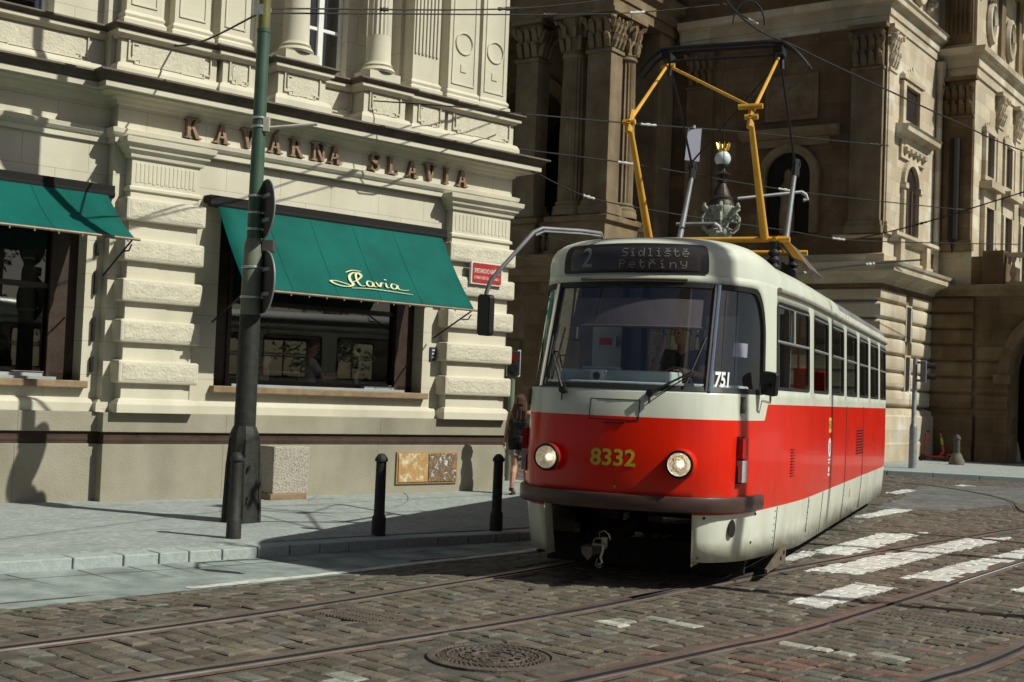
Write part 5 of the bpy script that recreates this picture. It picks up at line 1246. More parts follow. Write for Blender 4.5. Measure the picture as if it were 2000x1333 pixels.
    # dot-matrix characters: 5x7 bitmaps
    F = {'S': '01111 10000 10000 01110 00001 00001 11110', 'í': '00100 01000 00000 01100 00100 00100 01110', 'd': '00001 00001 01101 10011 10001 10011 01101', 'l': '01100 00100 00100 00100 00100 00100 01110', 'i': '00100 00000 01100 00100 00100 00100 01110', 'š': '01010 00100 01111 10000 01110 00001 11110', 't': '01000 01000 11110 01000 01000 01001 00110', 'ě': '01010 00100 01110 10001 11111 10000 01110', 'P': '11110 10001 10001 11110 10000 10000 10000', 'e': '00000 00000 01110 10001 11111 10000 01110', 'ř': '01010 00100 10110 11001 10000 10000 10000', 'n': '00000 00000 10110 11001 10001 10001 10001', 'y': '00000 10001 10001 10001 01111 00001 01110'}
    for word, s0, z0 in (('Sídliště', -.115, 3.0), ('Petříny', -.135, 2.892)):
        q = MB(); px_ = .0125
        for ci, ch in enumerate(word):
            for ri, row in enumerate(F[ch].split()):
                for k2, bit in enumerate(row):
                    if bit == '1':
                        x0 = s0+ci*px_*6.6*(1.0 if word[0] == 'S' else 1.17)+k2*px_; y0 = z0+(6-ri)*px_*.92
                        q.add([fd(x0, y0), fd(x0+px_*.86, y0), fd(x0+px_*.86, y0+px_*.8), fd(x0, y0+px_*.8)], [(0, 1, 2, 3)])
        q.build('destination_text', M_DTXT, dp, merge=False, recalc=False)
    q = on_front('2', .26, -.475, 2.985, fd, .95, .003); q.build('route_number', M_DTXT, dp, merge=False, recalc=False)
    # ---------------- front lights, number, bumper
    fb = lambda s, z, o=.004: body(a_of_s(s), z, o)
    q = on_front('8332', .205, .01, 1.155, lambda s, z: fb(s, z, .003), 1.03, .0045); q.build('fleet_number', M_YTXT, t, merge=False, recalc=False)
    q = MB(); q.add([fb(.02, .915), fb(.05, .915), fb(.035, .885)], [(0, 1, 2)]); q.build('jacking_mark', mat('mark_orange', (.6, .25, .05), rough=.5), t, recalc=False)
    for s in (-.605, .605):
        c = Vector(body(a_of_s(s), 1.135)); nrm = Vector((.10*s/.6, -1, -.02)).normalized()
        h = MB(); h.tube([c-nrm*.13, c+nrm*.09], [.150, .118], 32, False); ho = h.build('headlight', M_RED, t, smooth=40)
        k = MB(); k.tube([c+nrm*.088, c+nrm*.10, c+nrm*.118, c+nrm*.1186], [.125, .127, .120, .103], 32, False); k.build('bezel', M_RUB, ho, smooth=40)
        k = MB(); 
        rings = [(.004, .045), (.03, .048), (.06, .062), (.085, .082), (.102, .116)]
        vs = []; T = nrm.orthogonal().normalized(); B = nrm.cross(T)
        for rr, o in rings: vs += [c+nrm*o+(T*math.cos(2*math.pi*i/28)+B*math.sin(2*math.pi*i/28))*rr for i in range(28)]
        k.add(vs, [(j*28+i, j*28+(i+1) % 28, (j+1)*28+(i+1) % 28, (j+1)*28+i) for j in range(4) for i in range(28)])
        k.build('reflector', M_REFL, ho, smooth=60, recalc=False)
        k = MB(); k.tube([c+nrm*.02, c+nrm*.045, c+nrm*.068, c+nrm*.074], [.012, .020, .020, .008], 12); k.build('lit_bulb', M_BULB, ho, smooth=50)
        k = MB(); k.tube([c+nrm*.109+(T*math.cos(2*math.pi*i/32)+B*math.sin(2*math.pi*i/32))*.112 for i in range(33)], .007, 6); k.build('chrome_ring', M_CHR, ho, smooth=True)
        k = MB(); vs = []
        for j in range(6):
            rr = .104*math.sin(j*math.pi/10+.0001); o = .112+.022*math.cos(j*math.pi/10); vs += [c+nrm*o+(T*math.cos(2*math.pi*i/28)+B*math.sin(2*math.pi*i/28))*rr for i in range(28)]
        k.add(vs, [(j*28+i, j*28+(i+1) % 28, (j+1)*28+(i+1) % 28, (j+1)*28+i) for j in range(5) for i in range(28)]); k.build('lens', M_LENS, ho, smooth=True)
    bm_ = MB(); a0, a1 = a_of_t(-2.32), 2*AL-a_of_t(-2.32); N = 60
    pr = [(.0, .845), (.05, .845), (.058, .83), (.058, .725), (.05, .71), (.0, .71)]
    rows = [[body(a0+(a1-a0)*i/N, z, o+.012) for o, z in pr] for i in range(N+1)]; kk = len(pr)
    bm_.add([v_ for rw in rows for v_ in rw], [(i*kk+j, (i+1)*kk+j, (i+1)*kk+j+1, i*kk+j+1) for i in range(N) for j in range(kk-1)]+[list(range(kk)), list(range(N*kk, N*kk+kk))])
    bm_.build('bumper', M_BUMP, t, smooth=30)
    # side marker lamps at the front corners
    for sg in (1, -1):
        a = a_of_s(1.02) if sg > 0 else 2*AL-a_of_s(1.02)
        def qd(z0, z1, o, w=.05): 
            q = MB(); c0, c1 = a-w, a+w
            q.add([body(c0, z0, 0), body(c1, z0, 0), body(c1, z1, 0), body(c0, z1, 0), body(c0, z0, o), body(c1, z0, o), body(c1, z1, o), body(c0, z1, o)], [(0, 1, 2, 3), (4, 5, 6, 7), (0, 1, 5, 4), (1, 2, 6, 5), (2, 3, 7, 6), (3, 0, 4, 7)]); return q
        lo = qd(.96, 1.385, .018, .056).build('marker_lamp', M_RUB, t)
        qd(1.19, 1.37, .06).build('red_lens', M_REDL, lo); qd(.975, 1.17, .06).build('clear_lens', mat('clear_lamp_lens', (.34, .32, .32), (.5, .48, .47), 40, .12, coat=.6), lo)
        for zz, mm in ((1.28, M_REDL), (1.07, M_REFL)):
            q = MB(); c = Vector(body(a, zz, .02)); q.disc(c, Vector(body(a, zz, 1))-c, .035, .02, 12); q.build('bulb', mm, lo)
        hd = MB(); p = [Vector(body(a+.02*sg*0, z, .03)) for z in (1.60, 1.63, 1.70, 1.74)]; hd.tube(p, [.012, .02, .02, .012], 6); hd.cbox(tuple(Vector(body(a, 1.67, .012))), (.05, .02, .15)); hd.build('door_handle', M_GREASE, t)
    # access flap outline on the front
    q = MB(); z0, z1, s0, s1 = 1.50, 1.68, -.235, .225
    for p0, p1 in (((s0, z0), (s1, z0)), ((s1, z0), (s1, z1)), ((s1, z1), (s0, z1)), ((s0, z1), (s0, z0))):
        q.tube([fb(p0[0]+(p1[0]-p0[0])*i/8, p0[1]+(p1[1]-p0[1])*i/8, .001) for i in range(9)], .0045, 4)
    q.tube([fb(-.1, 1.47, .006), fb(.1, 1.47, .006)], .006, 4); q.build('access_flap', M_UNDER, t, merge=False)
    # ---------------- corner skirt details, side decals, vents
    q = MB(); a = a_of_s(.985); c = Vector(body(a, .56, .016)); d = (Vector(body(a+.05, .56))-Vector(body(a-.05, .56))).normalized(); pts = [c+d*.052*math.cos(i*math.pi/10)+Vector((0, 0, .082*math.sin(i*math.pi/10))) for i in range(20)]
    q.add(pts, [list(range(20))]); q.build('towing_hole', M_OPEN, t, recalc=False)
    for ss, zz in ((.80, .66), (.76, .30), (1.09, .40), (1.10, .66)):
        q = MB(); a = a_of_s(ss); c = Vector(body(a, zz, .003)); q.disc(c, Vector(body(a, zz, 1))-c, .012, .012, 10); q.build('bolt', M_UNDER, t)
    for sg in (1, -1):   # inner return of the front skirt
        q = MB(); a = abot if sg > 0 else 2*AL-abot; P0, P1 = Vector(body(a, .72)), Vector(body(a, .20+.02)); e = Vector((0, .25, 0)); q.add([P0, P1, P1+e, P0+e], [(0, 1, 2, 3)]); q.build('skirt_return', M_CRM, t, recalc=False)
    def onside(tc, z0, z1, w, m, nm, o=.003, shape=None, par=None):
        q = MB(); pts = shape or [(-w/2, z0), (w/2, z0), (w/2, z1), (-w/2, z1)]
        q.add([body(a_of_t(tc+x), z, o) for x, z in pts], [list(range(len(pts)))]); return q.build(nm, m, par or t, recalc=False)
    yo = onside(1.55, 1.37, 1.55, .24, mat('yellow_sticker', (.6, .42, .06), rough=.5), 'side_number')
    vs, fs = text_verts('8332', .105); q = MB(); q.add([body(a_of_t(1.55+v_[0]), 1.46+v_[1]*1.2, .006) for v_ in vs], fs); q.build('side_number_text', mat('sticker_brown', (.25, .10, .02), rough=.5), yo, merge=False, recalc=False)
    em = onside(1.52, 0, 0, 0, M_WHITEP, 'city_emblem', .003, [(.125*math.cos(i*math.pi/14), 1.19+.115*math.sin(i*math.pi/14)) for i in range(28)])
    onside(1.52, 0, 0, 0, mat('emblem_grey', (.30, .26, .30), rough=.5), 'emblem_shield', .006, [(-.045, 1.15), (0, 1.11), (.045, 1.15), (.045, 1.25), (-.045, 1.25)], em)
    for z0, z1, w in ((1.035, 1.055, .2), (1.0, 1.015, .14), (.90, .955, .10), (.85, .88, .13)): onside(1.5, z0, z1, w, M_WHITEP, 'emblem_caption', .003)
    def louvres(tc, w, z0, z1, n, m, nm):
        q = MB(); 
        for k in range(n):
            z = z0+(z1-z0)*k/n; h = (z1-z0)/n
            for j in range(2):
                x0 = tc-w/2+j*w*.52; x1 = x0+w*.46
                q.add([body(a_of_t(x0), z, .002), body(a_of_t(x1), z, .002), body(a_of_t(x1), z+h*.45, .018), body(a_of_t(x0), z+h*.45, .018), body(a_of_t(x1), z+h*.55, .002), body(a_of_t(x0), z+h*.55, .002)], [(0, 1, 2, 3), (3, 2, 4, 5)])
        q.build(nm, m, t, merge=False, recalc=False)
    louvres(4.75, .80, 1.02, 1.38, 9, M_UNDER, 'side_louvre'); louvres(-1.0, .16, .95, 1.25, 10, mat('louvre_red', (.33, .012, .006), rough=.35), 'cab_louvre')
    onside(3.9, .44, .56, .08, mat('amber_mark', (.5, .24, .03), rough=.5), 'amber_reflector')
    q = MB(); 
    for tt in (-1.55, -1.62, .04, 3.2, 5.16):
        for k in range(7): a = a_of_t(tt); q.disc(Vector(body(a, .25+.065*k, .002)), (1, 0, 0), .007, .006, 6)
    q.build('rivet_row', M_UNDER, t, merge=False)
    # ---------------- wipers
    for s0, z0, s1, z1, par in ((-.515, 1.745, -.70, 2.10, 1), (.31, 1.745, .64, 1.95, 1)):
        w = MB(); piv = Vector(fb(s0, z0, .03)); tip = Vector(fb(s1, z1, .035))
        w.tube([piv, piv+(tip-piv)*.3+Vector((0, -.012, 0)), tip], [.016, .012, .008], 6); dlt = Vector((.05 if s1 > s0 else .045, 0, -.02)); w.tube([piv+dlt, tip+dlt*.5], .006, 5)
        w.disc(piv, (0, -1, .15), .032, .05, 12); w.tube([piv, piv+Vector((.0, -.01, -.09))], .012, 6)
        wo = w.build('wiper', M_RUB, t, merge=False)
        bl = MB(); n_ = 8
        if s0 < 0: bl.tube([fb(-.735+.055*i/n_, 1.86+.50*i/n_, .022) for i in range(n_+1)], .009, 5); bl.tube([fb(-.70, 2.10, .03), fb(-.63, 2.10, .03)], .008, 5)
        else: bl.tube([fb(.60+.13*i/n_, 1.82+.45*i/n_, .022) for i in range(n_+1)], .009, 5)
        bl.build('blade', M_RUB, wo, merge=False)
    # ---------------- mirrors
    m = MB(); P = [(-.36, -2.76, 3.20), (-.37, -2.79, 3.245), (-.50, -2.98, 3.245), (-.74, -3.40, 3.215), (-.79, -3.48, 3.17), (-1.01, -3.74, 2.79), (-1.07, -3.79, 2.69), (-1.10, -3.80, 2.58), (-1.10, -3.80, 2.45)]
    m.tube(P, .02, 8); m.tube([(p[0]+.01, p[1]+.02, p[2]-.025) for p in P[1:5]], .015, 6); mo = m.build('mirror_arm', M_GREYP, t, smooth=50)
    h = MB(); prof = []
    for cx, cz, a0 in ((.048, .15, 0), (-.048, .15, 90), (-.048, -.15, 180), (.048, -.15, 270)):
        for k in range(6): an = R(a0+90*k/5); prof.append((cx+.035*math.cos(an), cz+.035*math.sin(an)))
    h.prism(prof, 'y', -.03, .035); hm = h.build('mirror_housing', M_RUB, mo, bevel=.012); hm.location = (-1.10, -3.80, 2.385); hm.rotation_euler = (R(4), R(4), R(-24))
    h = MB(); h.prism([(x*.88, z*.93) for x, z in prof], 'y', .036, .038); hg = h.build('mirror_glass', M_CHR, mo); hg.location = hm.location; hg.rotation_euler = hm.rotation_euler
    m = MB(); base = Vector(body(a_of_t(-2.25), 1.72, .0)); c = base+Vector((.10, -.12, .16)); m.tube([base, base+Vector((.09, -.08, -.02)), c+Vector((.0, 0, -.16)), c], .011, 7); mo = m.build('mirror_arm', M_ALU, t)
    h = MB(); h.prism([(x*.98, z*.60) for x, z in prof], 'y', -.045, .02); hm = h.build('mirror_housing', M_RUB, mo, bevel=.015); hm.location = c; hm.rotation_euler = (R(6), R(8), R(-22))
    h = MB(); h.disc((0, 0, 0), (0, -1, 0), .022, .02, 10); k2 = h.build('mirror_joint', M_RUB, mo); k2.location = c+Vector((-.02, -.055, -.02))
    # ---------------- underframe, guard, coupler, bogies
    u = MB(); u.box(-1.05, 1.05, -1.3, 8.9, .60, .86); u.box(-.72, .72, -2.95, -1.3, .66, .86); u.box(-1.1, 1.1, 1.2, 5.2, .30, .6); u.build('underframe', M_UNDER, t)
    gd = MB(); gd.box(-1.0, .98, -2.20, -2.16, .06, .34); go = gd.build('lifeguard_board', M_UNDER, t, bevel=.006)
    for sg in (1, -1):
        q = MB(); q.prism([(-2.60, .095), (-1.30, .095), (-1.33, .22), (-1.50, .42), (-1.56, .44), (-2.56, .44)] if False else [(-2.05, .085), (-1.02, .085), (-.98, .26), (-1.12, .265), (-2.05, .12)], 'x', sg*1.16-.012, sg*1.16+.012)
        qo = q.build('guard_plate', mat('scuffed_plate', (.10, .085, .10), (.20, .175, .19), 5, .5, metal=.35, bump=.2, c3=(.16, .12, .07)), t)
        for y_, z_ in ((-1.32, .15), (-1.14, .19)): 
            q = MB(); q.disc((sg*1.175, y_, z_), (1, 0, 0), .022, .014, 10); q.build('bolt', M_UNDER, qo)
    def sc_(mb):
        mb.v = [(-.17+(x-.05)*.62, -3.15+(y+3.15)*.8, .30+(z-.40)*.62) for x, y, z in mb.v]; return mb
    cp = MB(); cp.box(-.16, .0, -3.20, -2.9, .33, .47); cp.prism([(-.17, .46), (.0, .46), (.0, .34), (-.06, .26), (-.16, .36)], 'y', -3.26, -3.20); cp.disc((-.10, -3.265, .40), (0, 1, 0), .022, .02, 12)
    co = sc_(cp).build('coupler', M_GREASE, t, bevel=.004)
    q = MB(); q.tube([(.02, -3.22, .47), (.02, -3.26, .55), (.07, -3.30, .60), (.15, -3.30, .60), (.20, -3.26, .54), (.20, -3.22, .46), (.13, -3.2, .42)], .012, 6); q.tube([(.08, -3.2, .60), (.10, -3.24, .68), (.18, -3.26, .71), (.24, -3.24, .66), (.25, -3.2, .58)], .011, 6)
    q.tube([(.16, -3.24, .52), (.17, -3.27, .42), (.14, -3.27, .32), (.16, -3.26, .25), (.12, -3.26, .21), (.09, -3.24, .23)], .019, 6); q.tube([(.0, -3.24, .50), (.22, -3.24, .50)], .022, 8); q.cbox((.17, -3.22, .56), (.08, .05, .10), .3); q.tube([(.08, -3.25, .30), (.07, -3.27, .20), (.12, -3.28, .17), (.17, -3.27, .20)], .007, 5)
    sc_(q).build('coupler_link', mat('link_steel', (.30, .27, .23), (.42, .39, .34), 12, .4, metal=.75, bump=.3), co, merge=False)
    dr = MB(); dr.tube([(-.26, -3.05, .31), (-.10, -2.3, .5)], .05, 8); dr.build('drawbar', M_UNDER, co)
    for bt in (-.15, 6.25):
        for wt in (-.95, .95):
            w = MB(); 
            for sg in (1, -1):
                w.lathe([(.05, 0), (.30, 0), (.335, .02), (.335, .075), (.36, .085), (.36, .10), (.05, .10)], (0, 0, 0), 28); n_ = 28*7
                for i in range(len(w.v)-n_, len(w.v)):
                    x, y, z = w.v[i]; w.v[i] = (sg*(.79-z), bt+wt+x, .335+y)
            w.tube([(-.8, bt+wt, .335), (.8, bt+wt, .335)], .06, 8); w.build('wheelset', M_GREASE, t, smooth=35)
        f = MB()
        for sg in (1, -1): f.box(sg*.90-.05, sg*.90+.05, bt-1.35, bt+1.35, .36, .50); f.box(sg*.90-.09, sg*.90+.09, bt-1.06, bt-.84, .22, .46); f.box(sg*.90-.09, sg*.90+.09, bt+.84, bt+1.06, .22, .46); f.tube([(sg*1.0, bt-.3, .2), (sg*1.0, bt-.3, .55)], .09, 10); f.tube([(sg*1.0, bt+.3, .2), (sg*1.0, bt+.3, .55)], .09, 10); f.box(sg*.86-.03, sg*.86+.03, bt-.55, bt+.55, .07, .19)
        fo = f.build('bogie_frame', M_UNDER, t, bevel=.01)
    for sg in (1, -1):
        q = MB(); q.box(sg*.98-.05, sg*.98+.05, -.50, -.22, .12, .40); q.build('sand_box', mat('ochre_painted_steel', (.42, .26, .07), (.55, .36, .12), 8, .6, bump=.3), t, bevel=.02)
    q = MB()
    for k in range(4): q.tube([(1.02+.02*k, .9+.06*k, .48-.03*k), (1.04, 1.6, .18+.05*k), (1.03, 2.5, .22+.04*k), (1.0, 3.2, .5)], .02, 6)
    q.cbox((1.0, 2.6, .30), (.18, .5, .22)); q.cbox((1.0, 3.4, .34), (.2, .6, .25)); q.build('brake_gear', M_GREASE, t, merge=False)
    q = MB(); q.box(.9, 1.06, 7.6, 8.0, .10, .30); q.build('rear_guard', M_UNDER, t)
    # ---------------- interior
    q = MB(); q.prism([(-.7, -2.95), (.7, -2.95), (.9, -2.2), (1.12, -.6), (1.12, 9.0), (-1.12, 9.0), (-1.12, -.6), (-.9, -2.2)], 'z', .86, .90); q.build('floor', M_INTD, t)
    q = MB(); q.box(-1.02, 1.02, -2.1, 9.0, 2.90, 2.93); q.build('ceiling', M_INT, t)
    ns = 20; d = MB()
    out = [(.97*math.sin(-math.pi/2+math.pi*i/ns), -2.52-.62*math.cos(-math.pi/2+math.pi*i/ns)**.8 if 0 < i < ns else -2.52) for i in range(ns+1)]
    d.prism(out+[(.97, -2.2), (-.97, -2.2)], 'z', 1.0, 1.845); d.prism([(-.85, -2.3), (.35, -2.3), (.30, -2.72), (-.8, -2.72)], 'z', 1.845, 1.955); d.prism([(-.55, -2.5), (-.2, -2.5), (-.2, -2.66), (-.55, -2.66)], 'z', 1.955, 1.985)
    d.build('dashboard', M_DASH, t, bevel=.02)
    q = MB(); q.box(-.36, -.24, -2.98, -2.85, 1.84, 1.95); q.build('dashboard_camera', M_INT, t, bevel=.01); q = MB(); q.disc((-.30, -2.985, 1.89), (0, 1, 0), .035, .01, 16); q.build('camera_lens', M_RUB, t)
    # wavy strip imitating a reflection in the left corner pane, roller blind across the top of the windscreen
    q = MB(); q.grid(lambda i, j: tuple(Vector(body(2*AL-a_of_t(-2.25)-.72*i/40, 1.80+.84*j/6, -.09-.02*math.sin(i*1.3)))), range(41), range(7)); q.build('pane_reflection', mat('grey_green_reflection', (.30, .36, .31), (.40, .46, .41), 6, .9), t, smooth=70, recalc=False)
    q = MB(); q.grid(lambda i, j: tuple(Vector(body(a_of_s(-.72+1.46*i/24), 2.36+.26*j/4, -.07))), range(25), range(5)); q.tube([tuple(Vector(body(a_of_s(-.74+1.5*i/12), 2.355, -.07))) for i in range(13)], .012, 6); q.build('sun_blind', mat('mauve_sun_blind', (.085, .066, .072), (.11, .088, .095), 4, .85), t, recalc=False)
    # cab bulkhead with doorway glass
    q = MB(); y0 = -.95
    q.box(-1.15, -.42, y0, y0+.03, .9, 2.9); q.box(.18, 1.15, y0, y0+.03, .9, 2.9); q.box(-.42, .18, y0, y0+.03, .9, 1.75); q.box(-.42, .18, y0, y0+.03, 2.45, 2.9); q.build('cab_bulkhead', M_INTD, t)
    q = MB(); q.box(-1.0, -.62, y0-.02, y0-.005, 1.0, 2.6); q.box(.24, .60, y0-.02, y0-.005, 1.2, 2.6); q.build('bulkhead_panel', M_INT, t)
    q = MB(); q.box(-.93, -.72, y0-.06, y0-.03, 2.24, 2.36); qo = q.build('info_screen', M_INT, t); q = MB(); q.box(-.91, -.77, y0-.066, y0-.061, 2.26, 2.34); q.build('screen_face', mat('red_notice', (.55, .02, .02), rough=.5), qo)
    q = MB(); q.box(-.66, -.60, y0-.05, y0+.02, .9, 2.9); q.box(-.44, -.38, y0-.05, y0+.02, .9, 2.9); q.build('bulkhead_post', M_RUB, t)
    # driver's seat, wheel rim console, passenger seats, poles, ticket machines
    q = MB(); q.box(-.03, .47, -1.95, -1.46, 1.40, 1.50); q.box(-.02, .46, -1.47, -1.38, 1.46, 2.15); q.tube([(.22, -1.7, .9), (.22, -1.7, 1.4)], .06, 8); q.build('driver_seat', M_INTD, t, bevel=.04)
    sw = MB(); sw.tube([(.30+.15*math.cos(i*math.pi/12), -2.36-.06*math.sin(i*math.pi/12), 1.86+.14*math.sin(i*math.pi/12)) for i in range(25)], .014, 6); sw.build('hand_wheel', M_RUB, t)
    sp = MB(); sp.box(-.22, .22, -.22, .22, .0, .06); sp.box(-.22, .22, .18, .24, .05, .55); sp.box(-.03, .03, -.1, .1, -.42, .0)
    sme = None
    for side in (-.78, .78):
        for k in range(10):
            if sme is None: so_ = sp.build('passenger_seat', M_SEAT, t, bevel=.03); sme = so_
            else: so_ = sme.copy(); COL.objects.link(so_); so_.parent = t
            so_.location = (side, .1+.84*k, 1.34); so_.rotation_euler = (0, 0, 0)
    for y_ in (.75, 2.25, 3.75, 5.25, 6.75):
        q = MB(); q.tube([(.5, y_, .9), (.5, y_, 2.9)], .018, 8); q.build('grab_pole', M_YEL, t)
    for y_, s_ in ((.55, 1.05), (2.02, 1.05)):
        q = MB(); q.box(s_-.09, s_+.09, y_-.10, y_+.10, 1.86, 2.12); q.build('ticket_validator', mat('validator_red', (.60, .015, .012), rough=.45), t, bevel=.02)
    q = MB(); q.box(1.02, 1.10, -.95, -.82, 1.88, 2.05); q.build('cab_notice', M_WHITEP, t)
    # numbers on the right windscreen pane
    vs, fs = text_verts('751', .185, bold=.006); q = MB(); a0 = a_of_s(.80)
    q.add([body(a0-.16-v_[0]*.78*1.0 if False else a0-.155+(-v_[0])*.75, 1.885+v_[1], -.012) for v_ in vs], fs); q.build('run_number', M_WHITEP, t, merge=False, recalc=False)
    q = MB(); c0 = a0-.46
    q.add([body(c0+.17, 2.11, -.028), body(c0-.13, 2.11, -.028), body(c0-.13, 2.24, -.028), body(c0+.17, 2.24, -.028)], [(0, 1, 2, 3)]); q.build('window_notice', mat('pale_lilac_paper', (.33, .31, .40), rough=.6), t, recalc=False)
    # ---------------- pantograph on the roof
    pg = MB(); zf = 3.53
    for y_ in (.0, 1.3): pg.tube([(-.95, y_, zf), (.95, y_, zf)], .035, 10)
    for s_ in (-.78, .78): pg.tube([(s_, -.05, zf), (s_, 1.35, zf)], .03, 8)
    for s_ in (-.78, .78):
        for y_ in (0, 1.3): pass
    po = pg.build('pantograph', M_YEL, t, merge=False, smooth=40)
    for s_ in (-.78, .78):
        for y_ in (0, 1.3):
            q = MB(); q.lathe([(.06, 3.10), (.075, 3.22), (.045, 3.26), (.075, 3.30), (.045, 3.34), (.075, 3.38), (.045, 3.42), (.06, 3.5)], (s_, y_, 0), 12); q.build('insulator', M_RUB, po, smooth=35)
    q = MB(); q.box(-.85, .85, -.02, 1.32, 3.20, 3.30); q.build('base_tray', M_UNDER, po, bevel=.01)
    HD = (.60, 5.86); KF, KR = (-1.0, 4.71), (2.0, 4.70)
    for s_ in (-.67, .67):
        q = MB(); q.tube([(s_, .0, zf), (s_*.99, KF[0], KF[1])], [.048, .028], 10); q.build('lower_arm', M_YEL, po, smooth=40)
        q = MB(); q.tube([(s_, 1.3, zf), (s_*.99, KR[0], KR[1])], [.042, .026], 10); q.build('lower_arm', M_GREYP, po, smooth=40, label='grey rear lower arm')
        q = MB(); q.tube([(s_*.99, KF[0], KF[1]), (s_*.99, HD[0]-.05, HD[1]-.12)], [.022, .018], 8); q.tube([(s_-.07, KF[0]+.02, KF[1]), (s_+.07, KF[0]+.02, KF[1])], .03, 8); q.tube([(s_*.99, KF[0]-.02, KF[1]-.12), (s_*.99, KF[0]+.1, KF[1]+.14)], .035, 8); q.build('upper_arm', M_YEL, po, smooth=40)
        q = MB(); q.tube([(s_*.99, KR[0], KR[1]), (s_*.99, HD[0]+.05, HD[1]-.1)], [.016, .013], 8); q.tube([(s_-.05, KR[0], KR[1]+.04), (s_+.05, KR[0], KR[1]+.04)], .045, 8); q.tube([(s_, KR[0]-.05, KR[1]-.12), (s_, KR[0], KR[1]+.10)], .05, 8); q.build('upper_arm', M_RUB, po, smooth=40, label='black rear upper arm')
    q = MB(); q.tube([(-.66, HD[0]-.06, HD[1]-.14), (.64, KF[0]+.1, KF[1]+.13)], .019, 8); q.tube([(.52, KF[0]+.06, KF[1]+.12), (.78, KF[0]+.06, KF[1]+.12)], .03, 8); q.tube([(-.74, HD[0]-.06, HD[1]-.15), (-.58, HD[0]-.06, HD[1]-.15)], .035, 8); q.build('cross_brace', M_YEL, po)
    q = MB(); q.tube([(-.66, KR[0]-.05, KR[1]+.12), (.66, HD[0]+.06, HD[1]-.12)], .012, 8); q.build('cross_brace', M_RUB, po, label='black rear diagonal brace')
    for dy, dz in ((-.14, .0), (.14, .03)):
        q = MB(); z = HD[1]+.04+dz
        q.tube([(-1.02, HD[0]+dy, z-.30), (-.98, HD[0]+dy, z-.24), (-.86, HD[0]+dy, z-.10), (-.72, HD[0]+dy, z), (-.5, HD[0]+dy, z+.01), (.5, HD[0]+dy, z+.01), (.72, HD[0]+dy, z), (.86, HD[0]+dy, z-.10), (.98, HD[0]+dy, z-.24), (1.02, HD[0]+dy, z-.30)], [.012, .016, .02, .026, .028, .028, .026, .02, .016, .012], 8); q.build('contact_bar', M_RUB, po, smooth=40)
    q = MB(); q.tube([(-.67, HD[0], HD[1]-.07), (.67, HD[0], HD[1]-.07)], .018, 8)
    for s_ in (-.67, .67):
        q.cbox((s_, HD[0], HD[1]-.04), (.10, .34, .09)); q.tube([(s_*.93, HD[0]-.14, HD[1]-.02), (s_*.93, HD[0]-.14, HD[1]-.22)], .014, 6); q.tube([(s_, HD[0]+.1, HD[1]-.02), (s_*1.02, HD[0]+.1, HD[1]-.22)], .03, 6)
    q.build('pan_head', M_RUB, po, merge=False)
    q = MB(); q.tube([(-.2, .65, HD[1]), (-.2, .65, HD[1]-2.4)], .006, 5) if False else None
    q.tube([(.02, HD[0], HD[1]-.08), (.0, .9, zf+.02)], .005, 5); q.build('lowering_rope', M_RUB, po)
    eq = MB(); eq.cbox((-.35, .1, 3.27), (.35, .3, .18)); eq.cbox((.25, .75, 3.30), (.3, .8, .10)); eq.tube([(-.55, .2, 3.36), (-.1, .25, 3.42), (.1, .5, 3.36)], .02, 6)
    for k in range(5): eq.tube([(-.5+.07*k, -.15, 3.2), (-.5+.07*k, -.15, 3.45)], .018, 6)
    eq.build('roof_equipment', M_GREASE, t, merge=False)
    q = MB(); q.cbox((-.42, -.1, 3.50), (.07, .05, .04)); q.build('red_cap', mat('red_plastic', (.5, .02, .02), rough=.5), t)
    q = MB(); q.prism([(.80, 3.50), (.86, 3.56), (1.16, 3.22), (1.12, 3.18)], 'y', .1, 1.1); q.build('side_plate', M_GREASE, t); q = MB(); q.prism([(.80, 3.58), (.88, 3.58), (1.12, 3.28), (.98, 3.34)], 'y', .04, .09); q.build('side_bracket', M_YEL, t)
    q = MB(); q.cbox((-.12, -2.02, 3.21), (.10, .08, .05)); q.build('roof_vent', M_RUB, t, bevel=.01)
    q = MB()
    for k in range(3): q.tube([(.55, .35+.3*k, 3.22), (.62, .40+.3*k, 3.30), (.70, .45+.3*k, 3.22)], .03, 6); 
    q.box(.3, .75, -.1, 1.5, 3.17, 3.24); q.build('roof_cable_tray', M_UNDER, t, merge=False)
    return t
TRAM = tram()
